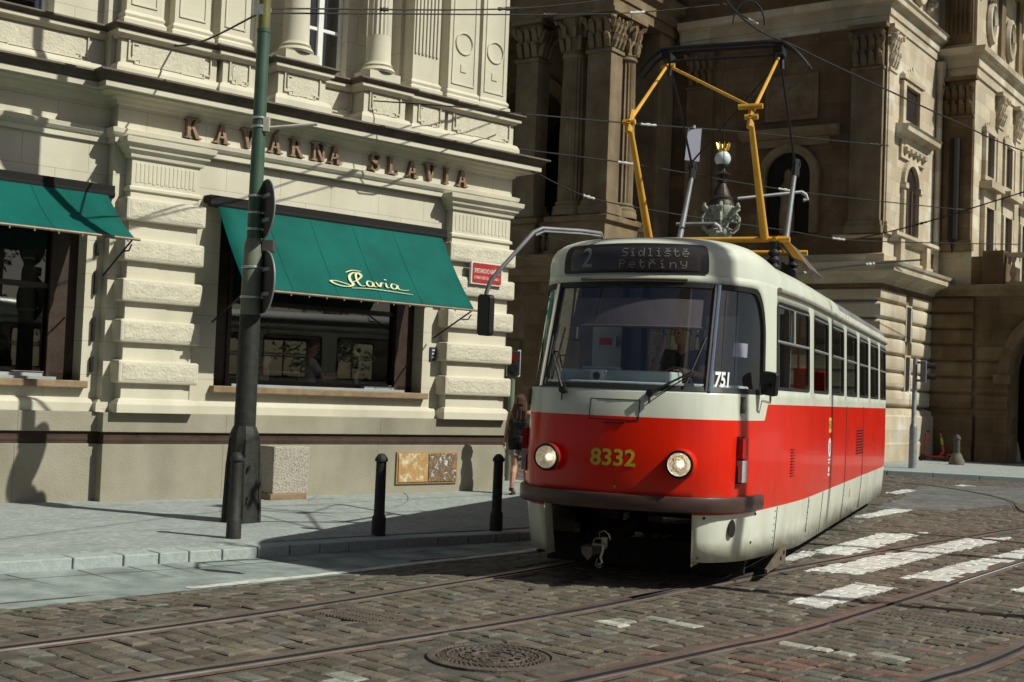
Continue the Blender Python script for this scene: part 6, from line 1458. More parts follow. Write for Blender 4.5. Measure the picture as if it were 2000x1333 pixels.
# ================================================================== STREET FURNITURE
M_LOWP = mat('black_green_iron', (.016, .017, .014), (.034, .034, .028), 14, .6, bump=.35, bscale=80, spec=.35)
M_MIDP = mat('grey_green_paint', (.115, .13, .095), (.16, .175, .13), 5, .55, bump=.15)
M_TOPP = mat('green_pole_paint', (.042, .088, .058), (.066, .118, .08), 3, .45, bump=.1, streak=(3, .8))
M_OLIVE = mat('olive_pole_paint', (.12, .115, .03), (.16, .15, .045), 4, .5, bump=.1)
M_GALV = mat('galvanised_band', (.38, .39, .39), (.50, .51, .50), 20, .4, metal=.6)
M_SBACK = mat('sign_back_grey', (.055, .048, .045), (.08, .07, .065), 4, .6)
M_SEDGE = mat('sign_edge', (.40, .40, .40), rough=.4, metal=.5)
def lamp_post():
    t = thing('tram_pole', 'tall green and black iron pole with splayed foot standing before the cafe window', 'pole', KP(-3.0, 14.6), sc=K)
    b = MB(); b.lathe([(.212, .10), (.208, .16), (.188, .80), (.178, 1.02), (.165, 1.12), (.135, 1.19), (.122, 1.21)], n=10)
    fo = b.build('foot', M_LOWP, t, smooth=25)
    for a in range(10):
        if a % 2: continue
        an = 2*math.pi*a/10; q = MB(); c, s = math.cos(an), math.sin(an)
        q.tube([(c*.205, s*.205, .12), (c*.188, s*.188, .75), (c*.172, s*.172, 1.06)], [.030, .026, .012], 6); q.build('foot_rib', M_LOWP, fo, smooth=40)
    q = MB(); q.prism([(-.055, .22), (.075, .22), (.065, .85), (-.045, .85)], 'y', -.216, -.17); q.build('foot_door', M_LOWP, fo, bevel=.012)
    for zz in (.35, .70):
        q = MB(); q.tube([(.10, -.19, zz), (.12, -.185, zz+.07)], .018, 6); q.build('hinge', M_LOWP, fo)
    q = MB(); q.lathe([(.122, 1.20), (.116, 2.47)], n=22); q.build('lower_shaft', M_LOWP, t, smooth=30)
    q = MB(); q.lathe([(.117, 2.47), (.108, 3.22), (.10, 3.29), (.083, 3.34)], n=22); q.build('middle_shaft', M_MIDP, t, smooth=30)
    q = MB(); q.lathe([(.082, 3.33), (.072, 5.72), (.078, 5.73), (.078, 5.77), (.070, 5.78)], n=22); q.build('upper_shaft', M_TOPP, t, smooth=30)
    q = MB(); q.lathe([(.070, 5.77), (.060, 9.2), (.01, 9.25)], n=22); q.build('top_shaft', M_OLIVE, t, smooth=30)
    for z, r in ((2.66, .121), (3.0, .118), (3.44, .088), (3.63, .087), (3.82, .087), (4.62, .084), (4.72, .084)):
        q = MB(); q.lathe([(r, 0), (r+.004, .006), (r+.004, .02), (r, .026)], (0, 0, z), 22); q.tube([(r, -.02, z+.013), (r+.05, -.02, z+.013)], .012, 6); q.build('clamp_band', M_GALV, t, smooth=30)
    q = MB(); q.tube([(.06, -.02, 4.62), (.66, .03, 4.70)], .02, 8); q.cbox((.09, -.03, 4.66), (.07, .07, .16)); q.build('bracket_arm', mat('pale_arm', (.42, .38, .30), (.5, .46, .37), 5, .6), t)
    q = MB(); q.box(.10, .24, -.05, .09, 3.20, 3.34); q.build('junction_box', M_SBACK, t, bevel=.01)
    q = MB(); q.cbox((-.05, -.06, 5.98), (.09, .05, .12)); q.tube([(-.09, .02, 6.0), (.07, .02, 6.0)], .03, 8); q.build('wire_clamp', M_GALV, t)
    for z, r, dx, lab in ((3.69, .335, .115, 'upper round traffic sign on the green pole seen edge-on from behind'), (2.85, .355, .145, 'lower round traffic sign on the green pole seen edge-on from behind')):
        g = thing('traffic_sign', lab, 'traffic sign', tuple(Vector(KP(-3.0, 14.6))+Vector((dx*K, -.02*K, z*K))), R(29), 'round signs on the green pole', K)
        q = MB(); q.disc((0, 0, 0), (1, 0, 0), r, .012, 40); q.build('plate', M_SBACK, g, smooth=30)
        q = MB(); q.tube([(.004, r*math.cos(i*math.pi/24), r*math.sin(i*math.pi/24)) for i in range(49)], .010, 6); q.build('rim', M_SEDGE, g, smooth=True)
        q = MB(); q.disc((.009, 0, 0), (1, 0, 0), r*.97, .004, 40); q.build('face', M_WHITEP, g)
        for zz in (-.14, .14):
            q = MB(); q.box(-.03, -.006, -.22, .22, zz-.02, zz+.02); q.build('rail', M_GALV, g)
    g = thing('traffic_sign', 'round sign high on the green pole above the picture whose shadow falls left of it', 'traffic sign', tuple(Vector(KP(-3.0, 14.6))+Vector((-.28*K, -.1*K, 7.45*K))), R(18), None, K)
    q = MB(); q.disc((0, 0, 0), (0, 1, 0), .40, .02, 40); q.build('plate', M_SBACK, g, smooth=30)
    q = MB(); q.tube([(.05, .0, .0), (.28, .09, .0)], .02, 6); q.build('bracket', M_GALV, g)
lamp_post()
def bollards():
    g = 'iron bollards along the kerb'
    t = thing('bollard', 'black iron bollard standing right in front of the splayed pole foot', 'bollard', KP(-2.74, 13.03), 0, g, K)
    q = MB(); q.lathe([(.078, .10), (.076, .30), (.070, .315), (.060, .33), (.056, .90)], n=14); q.build('shaft', M_LOWP, t, smooth=35)
    q = MB(); q.lathe([(.056, .90), (.070, .905), (.072, .93), (.060, .95), (.050, .965), (.03, .985), (.01, .99)], n=14); q.build('cap', M_LOWP, t, smooth=35)
    dup(t, KP(-1.36, 13.89), .4, 'black iron bollard in the tram shadow, in front of the ochre utility hatch', g)
    dup(t, KP(-.10, 14.81), 1.1, 'black iron bollard closest to the tram nose, in front of the walking woman', g)
    M_DST = mat('dark_stone_post', (.05, .045, .04), (.08, .07, .06), 8, .8, bump=.3)
    t = thing('stone_bollard', 'small dark post on a wide stone foot beside the red scooters', 'bollard', (13.07, 37.35, .12))
    q = MB(); q.lathe([(.23, 0), (.22, .12), (.16, .24), (.11, .34)], n=12); q.build('foot', mat('grey_brown_stone', (.10, .085, .065), (.15, .13, .10), 8, .85, bump=.3), t, smooth=35)
    q = MB(); q.lathe([(.09, .34), (.085, .72), (.11, .74), (.10, .80), (.05, .86), (.02, .88)], n=12); q.build('shaft', M_DST, t, smooth=35)
    t = thing('guard_stone', 'pale conical guard stone at the foot of the theatre porch arch', 'guard stone', (16.25, 41.4, .12))
    q = MB(); q.lathe([(.30, 0), (.26, .3), (.19, .62), (.12, .70), (.02, .73)], n=12); q.build('stone', M_SANDL, t, smooth=40)
bollards()
def lights():
    M_TLG = mat('signal_grey', (.16, .155, .15), (.21, .205, .20), 6, .5)
    t = thing('traffic_light', 'slim grey signal pole with small side-on lamp heads before the theatre wing', 'traffic light', (10.74, 34.03, .10), R(-20))
    q = MB(); q.lathe([(.105, 0), (.10, 1.08), (.085, 1.16), (.062, 1.2), (.060, 2.95)], n=14); q.build('pole', mat('galvanised_pole', (.25, .255, .26), (.36, .365, .37), 9, .4, metal=.5), t, smooth=35)
    h = MB(); h.box(.14, .30, -.16, .16, 2.30, 2.88); ho = h.build('signal_head', M_TLG, t, bevel=.02)
    for z in (2.73, 2.45):
        q = MB(); n = 9; 
        ring = [(.11*math.cos(a), .11*math.sin(a)) for a in [math.pi*(-.15)+math.pi*1.3*i/n for i in range(n+1)]]
        q.add([(.30, y, z+zz) for y, zz in ring]+[(.52, y, z+zz-.02) for y, zz in ring], [(i, i+1, n+2+i, n+1+i) for i in range(n)])
        q.disc((.305, 0, z), (1, 0, 0), .10, .01, 16); q.build('hood', M_RUB, ho)
    
    for z in (2.80, 2.32): q = MB(); q.box(.05, .15, -.03, .03, z, z+.06); q.build('bracket', M_TLG, t)
    t = thing('traffic_light', 'dark two-lamp signal with white edge half hidden behind the cafe corner', 'traffic light', (.03, 25.0, 0), R(10))
    q = MB(); q.lathe([(.07, -.05), (.06, 2.05)], n=12); q.build('pole', M_MIDP, t, smooth=35)
    h = MB(); h.box(-.11, .13, -.1, .1, 2.04, 2.52); ho = h.build('signal_head', M_RUB, t, bevel=.015)
    q = MB(); q.box(.09, .15, -.03, -.0, 2.02, 2.54); q.box(-.12, -.10, -.03, .0, 2.02, 2.54); q.build('backboard', M_WHITEP, ho)
    for z, m in ((2.39, mat('dull_red_lens', (.10, .008, .008), rough=.25)), (2.17, mat('dull_dark_lens', (.012, .014, .012), rough=.25))):
        q = MB(); q.disc((0, -.105, z), (0, 1, 0), .085, .02, 18); q.build('lens', m, ho)
lights()
def candelabra():
    t = thing('street_lamp', 'ornate candelabra lamp with white globe and gilded crown rising behind the tram roof', 'street lamp', (4.80, 30.0, .05))
    M_BRZ = mat('dark_bronze', (.035, .027, .022), (.065, .05, .042), 8, .5, metal=.5, bump=.3)
    M_VERD = mat('verdigris_casting', (.33, .38, .32), (.46, .52, .45), 10, .7, bump=.4, c3=(.24, .25, .19))
    M_GOLD = mat('gilding', (.70, .42, .08), (.80, .52, .14), 12, .28, metal=.9)
    q = MB(); q.lathe([(.45, 0), (.45, .35), (.30, .5), (.28, 1.3), (.18, 1.5), (.14, 4.9), (.22, 5.2), (.20, 5.5)], n=16); q.build('post', M_BRZ, t, smooth=35)
    q = MB(); q.lathe([(.20, 5.45), (.27, 5.52), (.26, 5.66), (.17, 5.72), (.20, 5.85), (.30, 6.05), (.34, 6.18), (.30, 6.24)], n=16)
    for k in range(6):
        a = 2*math.pi*k/6+.35; c, s = math.cos(a), math.sin(a)
        q.tube([(c*.18, s*.18, 5.70), (c*.34, s*.34, 5.62), (c*.47, s*.47, 5.74), (c*.50, s*.50, 5.92), (c*.42, s*.42, 6.02), (c*.36, s*.36, 5.94), (c*.40, s*.40, 5.86)], .035, 6)
        q.tube([(c*.28, s*.28, 5.9), (c*.36, s*.36, 6.12), (c*.46, s*.46, 6.2), (c*.44, s*.44, 6.28)], [.05, .05, .06, .03], 6)
        q.lathe([(.02, -.10), (.08, 0), (.07, .1), (.02, .16)], (c*.26, s*.26, 5.95), 6)
    q.build('scroll_collar', M_VERD, t, smooth=50, merge=False)
    q = MB(); q.lathe([(.31, 6.20), (.30, 6.30), (.26, 6.36), (.27, 6.42), (.22, 6.46), (.16, 6.62), (.11, 6.74), (.09, 6.78), (.12, 6.80), (.12, 6.83), (.07, 6.86), (.07, 6.92), (.20, 6.96), (.21, 6.98), (.12, 7.03), (.08, 7.06), (.07, 7.12), (.12, 7.17), (.13, 7.22)], n=20); q.build('neck', M_BRZ, t, smooth=35)
    q = MB(); q.lathe([(.19*math.sin(math.pi*i/16)+.0005, -.19*math.cos(math.pi*i/16)) for i in range(17)], (0, 0, 7.36), 24, False); q.build('globe', mat('opal_glass', (.62, .70, .70), rough=.18, coat=.5), t, smooth=True)
    q = MB(); q.lathe([(.10, 7.52), (.12, 7.55), (.11, 7.59)], n=16)
    for k in range(8):
        a = 2*math.pi*k/8; c, s = math.cos(a), math.sin(a); q.tube([(c*.105, s*.105, 7.57), (c*.14, s*.14, 7.66), (c*.16, s*.16, 7.74)], [.035, .025, .008], 5)
    q.build('crown', M_GOLD, t, merge=False)
candelabra()
def scooters():
    M_SR = mat('scooter_red', (.55, .03, .012), (.62, .04, .016), 4, .4, coat=.3); M_SG = mat('scooter_green', (.16, .45, .03), rough=.45)
    g = 'rental scooters parked by the theatre'
    def scooter(lab, loc, rz, green):
        t = thing('electric_scooter', lab, 'scooter', loc, rz, g, .84)
        q = MB(); q.prism([(-.40, .12), (.30, .12), (.36, .20), (.30, .19), (-.40, .17)], 'y', -.075, .075); q.build('deck', M_SR, t, bevel=.01)
        q = MB(); q.tube([(.34, 0, .17), (.45, 0, .36), (.40, 0, .62)], [.05, .045, .035], 8); q.tube([(.40, 0, .62), (.33, 0, 1.02)], [.032, .028], 8); q.build('stem', M_SR, t, smooth=40)
        q = MB(); q.tube([(.405, 0, .60), (.365, 0, .84)], .052, 8); q.build('stem_sleeve', M_SG if green else M_SR, t, smooth=40)
        q = MB(); q.tube([(.33, -.22, 1.06), (.32, 0, 1.03), (.33, .22, 1.06)], .022, 8); q.cbox((.33, 0, 1.06), (.08, .10, .07)); q.build('handlebar', M_RUB, t)
        for x in (-.46, .50):
            q = MB(); q.tube([(x+.085*math.cos(i*math.pi/10), 0, .11+.085*math.sin(i*math.pi/10)) for i in range(21)], .028, 8); q.disc((x, 0, .11), (0, 1, 0), .06, .04, 12); q.build('wheel', M_RUB, t, smooth=40)
        q = MB(); q.tube([(-.36, 0, .20), (-.46, 0, .24), (-.56, 0, .17)], [.04, .05, .03], 6); q.build('mudguard', M_SR, t)
    scooter('red rental scooter facing left, nearest the sunlit theatre wall', (13.24, 39.6, .12), R(172), False)
    scooter('red rental scooter with green sleeve on its stem, facing right', (13.1, 39.75, .12), R(-12), True)
    t = thing('push_scooter', 'thin dark handlebar of a scooter left of the red rental pair', 'scooter', (12.72, 39.1, .12), R(160))
    q = MB(); q.tube([(.05, 0, .12), (.0, 0, .80)], .02, 8); q.build('stem', M_RUB, t); q = MB(); q.tube([(0, -.2, .82), (0, .2, .82)], .022, 8); q.build('handlebar', M_RUB, t)
    q = MB(); q.box(-.55, .1, -.05, .05, .09, .12); q.build('deck', M_RUB, t)
    for x in (-.58, .12):
        q = MB(); q.disc((x, 0, .08), (0, 1, 0), .08, .04, 14); q.build('wheel', M_RUB, t)
scooters()
# ------------------------------------------------------------------ overhead wires
M_WIRE = mat('overhead_wire', (.022, .02, .018), (.045, .04, .036), 20, .55, metal=.5)
M_INS = mat('pale_insulator', (.40, .39, .36), (.52, .51, .48), 15, .5)
def wires():
    g = 'overhead wires and span cables'
    def wire(lab, pts, r=.012, ins=(), ext=None, sag=0.0):
        t = thing('overhead_wire', lab, 'wire', pts[0], 0, g); o = Vector(pts[0]); P = [Vector(p)-o for p in pts]
        Q = [v for v in catmull(P, 6)]; q = MB(); q.tube(Q, r, 6); q.build('cable', M_WIRE, t, smooth=True)
        for i, (f, L, m) in enumerate(ins):
            k = f*(len(Q)-1); a = int(k); p = Q[a].lerp(Q[min(a+1, len(Q)-1)], k-a); d = (Q[min(a+1, len(Q)-1)]-Q[max(0, a-1)]).normalized()
            q = MB(); q.tube([p-d*L/2, p-d*L*.42, p-d*L*.2, p, p+d*L*.2, p+d*L*.42, p+d*L/2], [.008, .03, .018, .034, .018, .03, .008], 8); q.build('insulator', m, t, smooth=40)
    P0 = (-3.24, 15.74, 6.35)
    D, L = M_WIRE, M_INS
    wire('black span wire from the green pole rising across the upper cafe columns', [P0, (-.43, 19.0, 7.44), (1.4, 21.2, 8.35), (3.62, 24.0, 9.59)], .011, ((.36, .5, D), (.15, .15, D)))
    wire('lower of the two black wires leaving the green pole to the right', [(-3.24, 15.74, 6.29), (1.38, 22.0, 8.34), (3.98, 25.0, 9.54)], .011, ((.38, .4, D), (.6, .5, L)))
    wire('short wire from the wall hook at upper left to the green pole', [(-5.79, 19.2, 6.74), (-4.5, 17.4, 6.32), (-3.24, 15.74, 6.32)], .014, ((.06, .4, D),))
    wire('span wire anchored in the carved panel right of the green pole', [(-3.05, 20.6, 6.36), (-1.24, 19.9, 6.15), (-.07, 22.0, 6.54)], .011, ((.05, .3, D),))
    wire('pale span wire crossing the theatre at mid height behind the pantograph knees', [(-.07, 22.6, 6.67), (2.35, 25, 7.08), (4.72, 27, 7.43), (8.99, 31, 8.08)], .014, ((.36, .5, L), (.97, .6, D)))
    wire('span wire crossing just above the globe lamp neck', [(-.09, 22.6, 6.04), (2.47, 26, 6.45), (6.62, 30, 6.7), (12.8, 36, 7.35)], .014, ((.3, .6, L), (.64, .6, L), (.98, .5, D)))
    wire('sagging span wire running from the cafe corner down behind the tram roof', [(.24, 22.4, 5.61), (1.34, 24, 5.44), (3.03, 26, 5.5), (6.07, 29, 5.64), (8.64, 32, 5.86), (14.99, 38, 6.71)], .014, ((.2, .4, L), (.76, .7, L)))
    wire('wire slanting up to the right in front of the sunlit wing', [(8.38, 32, 5.85), (9.85, 31, 6.21), (12.05, 30, 6.95)], .016, ((.5, .3, D),))
    wire('lowest thick wire with clips across the dark wall above the tram rear', [(3.9, 23, 3.82), (4.77, 24, 4.0), (6.2, 26, 4.45), (8.31, 29, 4.98), (9.87, 31, 5.32)], .022, ((.45, .5, L), (.7, .6, L)))
    wire('contact wire leaving the pantograph towards the right edge', [(-2.4, 3.0, 6.2), (.4, 9.5, 6.2), (2.4, 14.6, 6.22), (3.55, 16.2, 6.23), (5.09, 18, 6.24), (6.88, 20, 6.23), (8.82, 22, 6.2), (14, 26.5, 6.2)], .012)
    wire('thin wire low behind the tram mirror, upper of two', [(-.2, 22.8, 4.66), (.93, 25, 4.72), (1.66, 27, 4.83)], .012)
    wire('thin wire low behind the tram mirror, lower of two', [(-.2, 22.8, 4.15), (.54, 25, 4.28), (1.2, 27, 4.4)], .012)
    wire('steep wire with a curved hanger above the pantograph bar', [(3.2, 26, 10.2), (3.7, 25.0, 9.61), (4.42, 24, 8.86)], .014, ((.95, .3, L),))
    t = thing('wire_hanger', 'curved steel hanger loop above the pantograph head', 'hanger', (4.25, 24.0, 8.85), 0)
    q = MB(); q.tube([(.30*math.cos(math.pi*i/12), 0, .45*math.sin(math.pi*i/12)) for i in range(13)], .018, 6); q.build('loop', M_WIRE, t, smooth=True)
    for a, b, lab in (((4.66, 27, 6.0), (6.12, 27.5, 6.28), 'pale insulated bracket tube behind the right pantograph arm'), ((3.25, 26, 5.27), (4.03, 26, 5.31), 'pale insulated bracket tube left of the globe lamp')):
        t = thing('bracket_tube', lab, 'bracket', a, 0); o = Vector(a); e = Vector(b)-o; q = MB(); q.tube([(0, 0, 0), tuple(e)], .035, 8); q.build('tube', M_GREYP, t); q = MB(); q.tube([tuple(e), tuple(e+Vector((.10, 0, -.06))), tuple(e+Vector((.14, 0, -.16))), tuple(e+Vector((.05, 0, -.18)))], .04, 8); q.build('insulator', M_INS, t)
    t = thing('hanging_plate', 'blank pale plate hanging from a span wire above the globe lamp', 'plate', (3.55, 26.0, 7.25), R(4))
    q = MB(); q.prism([(-.12, -.02), (.16, .0), (.13, -.68), (-.17, -.66)], 'y', -.012, .012); q.build('plate', mat('pale_lilac_plate', (.42, .42, .52), rough=.5), t)
    q = MB(); q.tube([(0, 0, 0), (0, 0, .06)], .03, 6); q.build('clip', M_INS, t)
wires()
# poles to the right of the picture: only their shadows reach the tram
def side_poles():
    for lab, loc in (('grey tram pole right of the picture, shading the tram front corner', (8.9, 8.95, 0)), ('grey tram pole right of the picture, shading the tram flank', (12.5, 12.25, 0))):
        t = thing('tram_pole', lab, 'pole', loc, 0); q = MB(); q.lathe([(.20, 0), (.18, .9), (.11, 1.0), (.085, 11.5), (.02, 11.55)], n=14); q.build('shaft', M_MIDP, t, smooth=35)
        q = MB(); q.tube([(0, 0, 10.8), (-1.2, .4, 11.0)], .04, 8); q.build('bracket_arm', M_MIDP, t)
side_poles()
# trees on the river bank to the right, mirrored in the shop windows
def trees():
    M_LEAF = mat('plane_leaves', (.035, .075, .018), (.075, .12, .035), 2.5, .7); M_BARK = mat('tree_bark', (.07, .055, .04), (.12, .10, .08), 6, .9, bump=.5, stretch=(1, 1, .3))
    rnd = random.Random(11)
    for i, (x, y, h) in enumerate(((35, -17, 7.5), (40, -9, 8.5), (44, 0, 7.2), (46, 9, 8.0), (34, -26, 8.2), (47, 18, 7.4))):
        t = thing('tree', 'leafy tree on the river bank right of the picture, mirrored in the cafe panes', 'tree', (x, y, -.3), 0, 'trees on the river bank')
        q = MB(); q.tube([(0, 0, 0), (.05, 0, 1.2), (-.05, .05, h*.5), (.1, 0, h*.8)], [.24, .18, .13, .04], 8)
        for k in range(7):
            a = k*2.4; z = h*(.3+.07*k); q.tube([(0, 0, z), (math.cos(a)*.9, math.sin(a)*.9, z+.6), (math.cos(a)*1.6, math.sin(a)*1.6, z+1.3)], [.09, .06, .02], 6)
        q.build('trunk', M_BARK, t, smooth=40); c = MB()
        cl = [(Vector((rnd.gauss(0, 1.2), rnd.gauss(0, 1.2), h*rnd.uniform(.36, 1.0))), rnd.uniform(.5, 1.0)) for _ in range(30)]
        for ce, r in cl:
            for _ in range(60):
                p = ce+Vector((rnd.gauss(0, 1), rnd.gauss(0, 1), rnd.gauss(0, .8))).normalized()*r*rnd.random()**.4; s = rnd.uniform(.08, .17)
                u = Vector((rnd.gauss(0, 1), rnd.gauss(0, 1), rnd.gauss(0, .5))).normalized(); v = u.orthogonal().normalized()
                c.add([p-u*s, p+v*s*.6, p+u*s, p-v*s*.6], [(0, 1, 2, 3)])
        c.build('crown', M_LEAF, t, merge=False, recalc=False)
trees()
# ================================================================== PEOPLE
M_SKIN = mat('skin', (.42, .23, .15), (.50, .29, .20), 6, .55, spec=.3)
def person(label, loc, rz, J, cloth, hair, sc=1.0, hands=True, group=None):
    """J: joint -> position. One continuous remeshed body, garments and hair as its children."""
    t = thing('person', label, 'person', loc, rz, group, sc)
    V = {k: Vector(v) for k, v in J.items()}
    b = MB()
    def limb(keys, rs): b.tube([V[k] for k in keys], rs, 10)
    pel, chest, neck, head = V['pelvis'], V['chest'], V['neck'], V['head']
    side = (V['sh_l']-V['sh_r']).normalized()
    for w in (-1, 0, 1):
        b.tube([pel+side*w*.085-Vector((0, 0, .05)), pel+side*w*.08+Vector((0, 0, .08)), pel.lerp(chest, .5)+side*w*.065, chest+side*w*.085, chest+side*w*.075+(neck-chest)*.55], [.085, .105, .092, .105, .06], 10)
    b.tube([chest+(neck-chest)*.4, neck, neck.lerp(head, .5)], [.075, .056, .054], 10)
    for s in ('l', 'r'):
        b.tube([chest+(neck-chest)*.45, V['sh_'+s]], [.07, .058], 8); limb(['sh_'+s, 'el_'+s, 'wr_'+s], [.054, .040, .027]); limb(['hip_'+s, 'kn_'+s, 'an_'+s], [.092, .058, .038])
        calf = V['kn_'+s].lerp(V['an_'+s], .3); back = V.get('back', Vector((0, .02, 0))); b.tube([V['kn_'+s], calf+back, V['an_'+s]], [.05, .056, .036], 8)
        b.tube([V['an_'+s], V['an_'+s].lerp(V['to_'+s], .55), V['to_'+s]], [.038, .036, .024], 8)
        d = (V['wr_'+s]-V['el_'+s]).normalized(); hd = V.get('hd_'+s, d).normalized(); pal = V.get('pn_'+s, side).normalized(); ac = hd.cross(pal).normalized()
        w0 = V['wr_'+s]; b.tube([w0, w0+hd*.045, w0+hd*.085], [.024, .030, .026], 8); b.tube([w0+hd*.04+ac*.016, w0+hd*.085+ac*.022], [.02, .018], 8); b.tube([w0+hd*.04-ac*.016, w0+hd*.085-ac*.022], [.02, .018], 8)
        for i, L in enumerate((.062, .072, .068, .052)):
            o = w0+hd*.082+ac*(.027-.018*i); cu = pal*(.35+.1*i); p1 = o+(hd+cu*.25).normalized()*L*.5; p2 = p1+(hd+cu*1.3).normalized()*L*.5
            b.tube([o-hd*.02, o, p1, p2], [.0095, .0095, .009, .0075], 6)
        o = w0+hd*.03+ac*.026; b.tube([o-ac*.012, o+ac*.02+hd*.02+pal*.012, o+ac*.026+hd*.055+pal*.024], [.012, .011, .0085], 6)
    f = V.get('face', Vector((0, -1, 0))).normalized(); up = (head-neck).normalized(); lat = up.cross(f).normalized()
    hm = []
    def ell(c, rx, ry, rz_, n=12):
        vs = []; fs = []
        for i in range(n+1):
            th = math.pi*i/n
            for k in range(n):
                ph = 2*math.pi*k/n; vs.append(c+lat*rx*math.sin(th)*math.cos(ph)+f*ry*math.sin(th)*math.sin(ph)+up*rz_*math.cos(th))
        for i in range(n):
            for k in range(n): fs.append((i*n+k, i*n+(k+1) % n, (i+1)*n+(k+1) % n, (i+1)*n+k))
        b.add(vs, fs)
    ell(head+up*.02, .075, .092, .105); ell(head+f*.025-up*.055, .055, .062, .062); ell(head+f*.065-up*.095, .028, .028, .022)
    b.tube([head+f*.088+up*.02, head+f*.108-up*.02, head+f*.095-up*.032], [.010, .014, .014], 6); b.tube([head+f*.086-lat*.03-up*.062, head+f*.096-up*.060, head+f*.086+lat*.03-up*.062], [.006, .010, .006], 6)
    b.tube([head+f*.078-lat*.045+up*.026, head+f*.090+up*.030, head+f*.078+lat*.045+up*.026], .008, 6)
    for s in (-1, 1): b.tube([head+lat*s*.074+up*.025-f*.005, head+lat*s*.086+up*.005-f*.012, head+lat*s*.076-up*.03], [.012, .016, .009], 6)
    bo = b.build('body', M_SKIN, t, merge=False)
    rm = bo.modifiers.new('remesh', 'REMESH'); rm.mode = 'VOXEL'; rm.voxel_size = .0065; rm.use_smooth_shade = True
    sm = bo.modifiers.new('smooth', 'SMOOTH'); sm.factor = .5; sm.iterations = 3
    for s in (-1, 1):
        q = MB(); q.lathe([(.011*math.sin(math.pi*i/8)+.0003, -.011*math.cos(math.pi*i/8)) for i in range(9)], tuple(head+lat*s*.031+f*.083+up*.008), 10, False); q.build('eye', mat('eye_dark', (.03, .02, .015), rough=.2), t, smooth=True)
    for nm, m, chains in cloth:
        q = MB()
        for pts, rs in chains(V, side): q.tube(pts, rs, 12)
        o = q.build(nm, m, t, merge=False); r2 = o.modifiers.new('remesh', 'REMESH'); r2.mode = 'VOXEL'; r2.voxel_size = .008; r2.use_smooth_shade = True; s2 = o.modifiers.new('smooth', 'SMOOTH'); s2.factor = .5; s2.iterations = 4
    q = MB()
    for pts, rs in hair[1](V, f, up, lat): q.tube(pts, rs, 9)
    o = q.build('hair', hair[0], t, merge=False); r2 = o.modifiers.new('remesh', 'REMESH'); r2.mode = 'VOXEL'; r2.voxel_size = .007; r2.use_smooth_shade = True; s2 = o.modifiers.new('smooth', 'SMOOTH'); s2.iterations = 2
    return t
M_BLK = mat('black_cloth', (.014, .013, .014), (.026, .024, .026), 12, .9, bump=.3, bscale=60); M_NAVY = mat('dark_navy_shirt', (.022, .020, .028), (.035, .032, .042), 12, .9, bump=.3, bscale=60)
M_PAT = mat('black_white_print', (.02, .02, .02), (.62, .60, .56), 34, .9); M_TRO = mat('dark_trousers', (.03, .03, .036), (.045, .045, .052), 9, .9)
M_HAIRR = mat('auburn_hair', (.055, .020, .010), (.12, .045, .022), 26, .5, stretch=(4, 4, .4), bump=.7, bscale=80); M_HAIRD = mat('dark_hair', (.016, .012, .010), (.03, .022, .018), 40, .6, bump=.5)
M_WSH = mat('white_shirt', (.55, .52, .50), (.64, .61, .59), 8, .9, bump=.3); M_SHOE = mat('black_leather', (.015, .013, .012), rough=.4)
# woman walking away between the cafe corner and the tram
JW = dict(pelvis=(0, 0, .93), chest=(0, -.01, 1.22), neck=(0, 0, 1.42), head=(.0, -.01, 1.555), sh_l=(-.175, 0, 1.37), sh_r=(.175, 0, 1.37), el_l=(-.235, .03, 1.11), wr_l=(-.25, -.05, .89), el_r=(.23, .0, 1.11), wr_r=(.24, .10, .90),
 hip_l=(-.09, 0, .88), kn_l=(-.085, .02, .48), an_l=(-.08, -.14, .11), to_l=(-.08, .04, .035), hip_r=(.09, 0, .88), kn_r=(.10, .14, .50), an_r=(.10, .16, .10), to_r=(.10, .36, .05), face=(.15, 1, -.1), back=(0, -.022, 0), pn_l=(.9, .3, 0), pn_r=(-.9, .3, 0))
def top_w(V, sd): return [([V['pelvis']+sd*w*.085+Vector((0, 0, -.02)), V['pelvis']+sd*w*.08+Vector((0, 0, .12)), V['pelvis'].lerp(V['chest'], .6)+sd*w*.07, V['chest']+sd*w*.085, V['chest']+sd*w*.095+Vector((0, 0, .15))], [.118, .116, .108, .118, .065]) for w in (-1, 0, 1)]
def sho_w(V, sd): return [([V['hip_'+s]+Vector((0, 0, .08)), V['hip_'+s], V['hip_'+s].lerp(V['kn_'+s], .42)], [.118, .112, .095]) for s in 'lr']+[([V['pelvis']+Vector((0, 0, .06)), V['pelvis']-Vector((0, 0, .06))], [.14, .13])]
def hem_w(V, sd): return [([V['hip_'+s].lerp(V['kn_'+s], .30), V['hip_'+s].lerp(V['kn_'+s], .56)], [.103, .098]) for s in 'lr']
def san_w(V, sd):
    out = []
    for s in 'lr':
        a, o = V['an_'+s], V['to_'+s]; d = (o-a); d.z = 0; d.normalize(); z = min(a.z, o.z)-.03
        out += [([Vector((a.x, a.y, o.z-.028))-d*.03, Vector((o.x, o.y, o.z-.028))+d*.02], [.034, .032]), ([a+Vector((0, 0, -.0))-d*.02, a+Vector((0, 0, -.03))-d*.0], [.044, .043]), ([a.lerp(o, .62)-Vector((0, 0, .004)), a.lerp(o, .78)-Vector((0, 0, .004))], [.042, .037])]
    return out
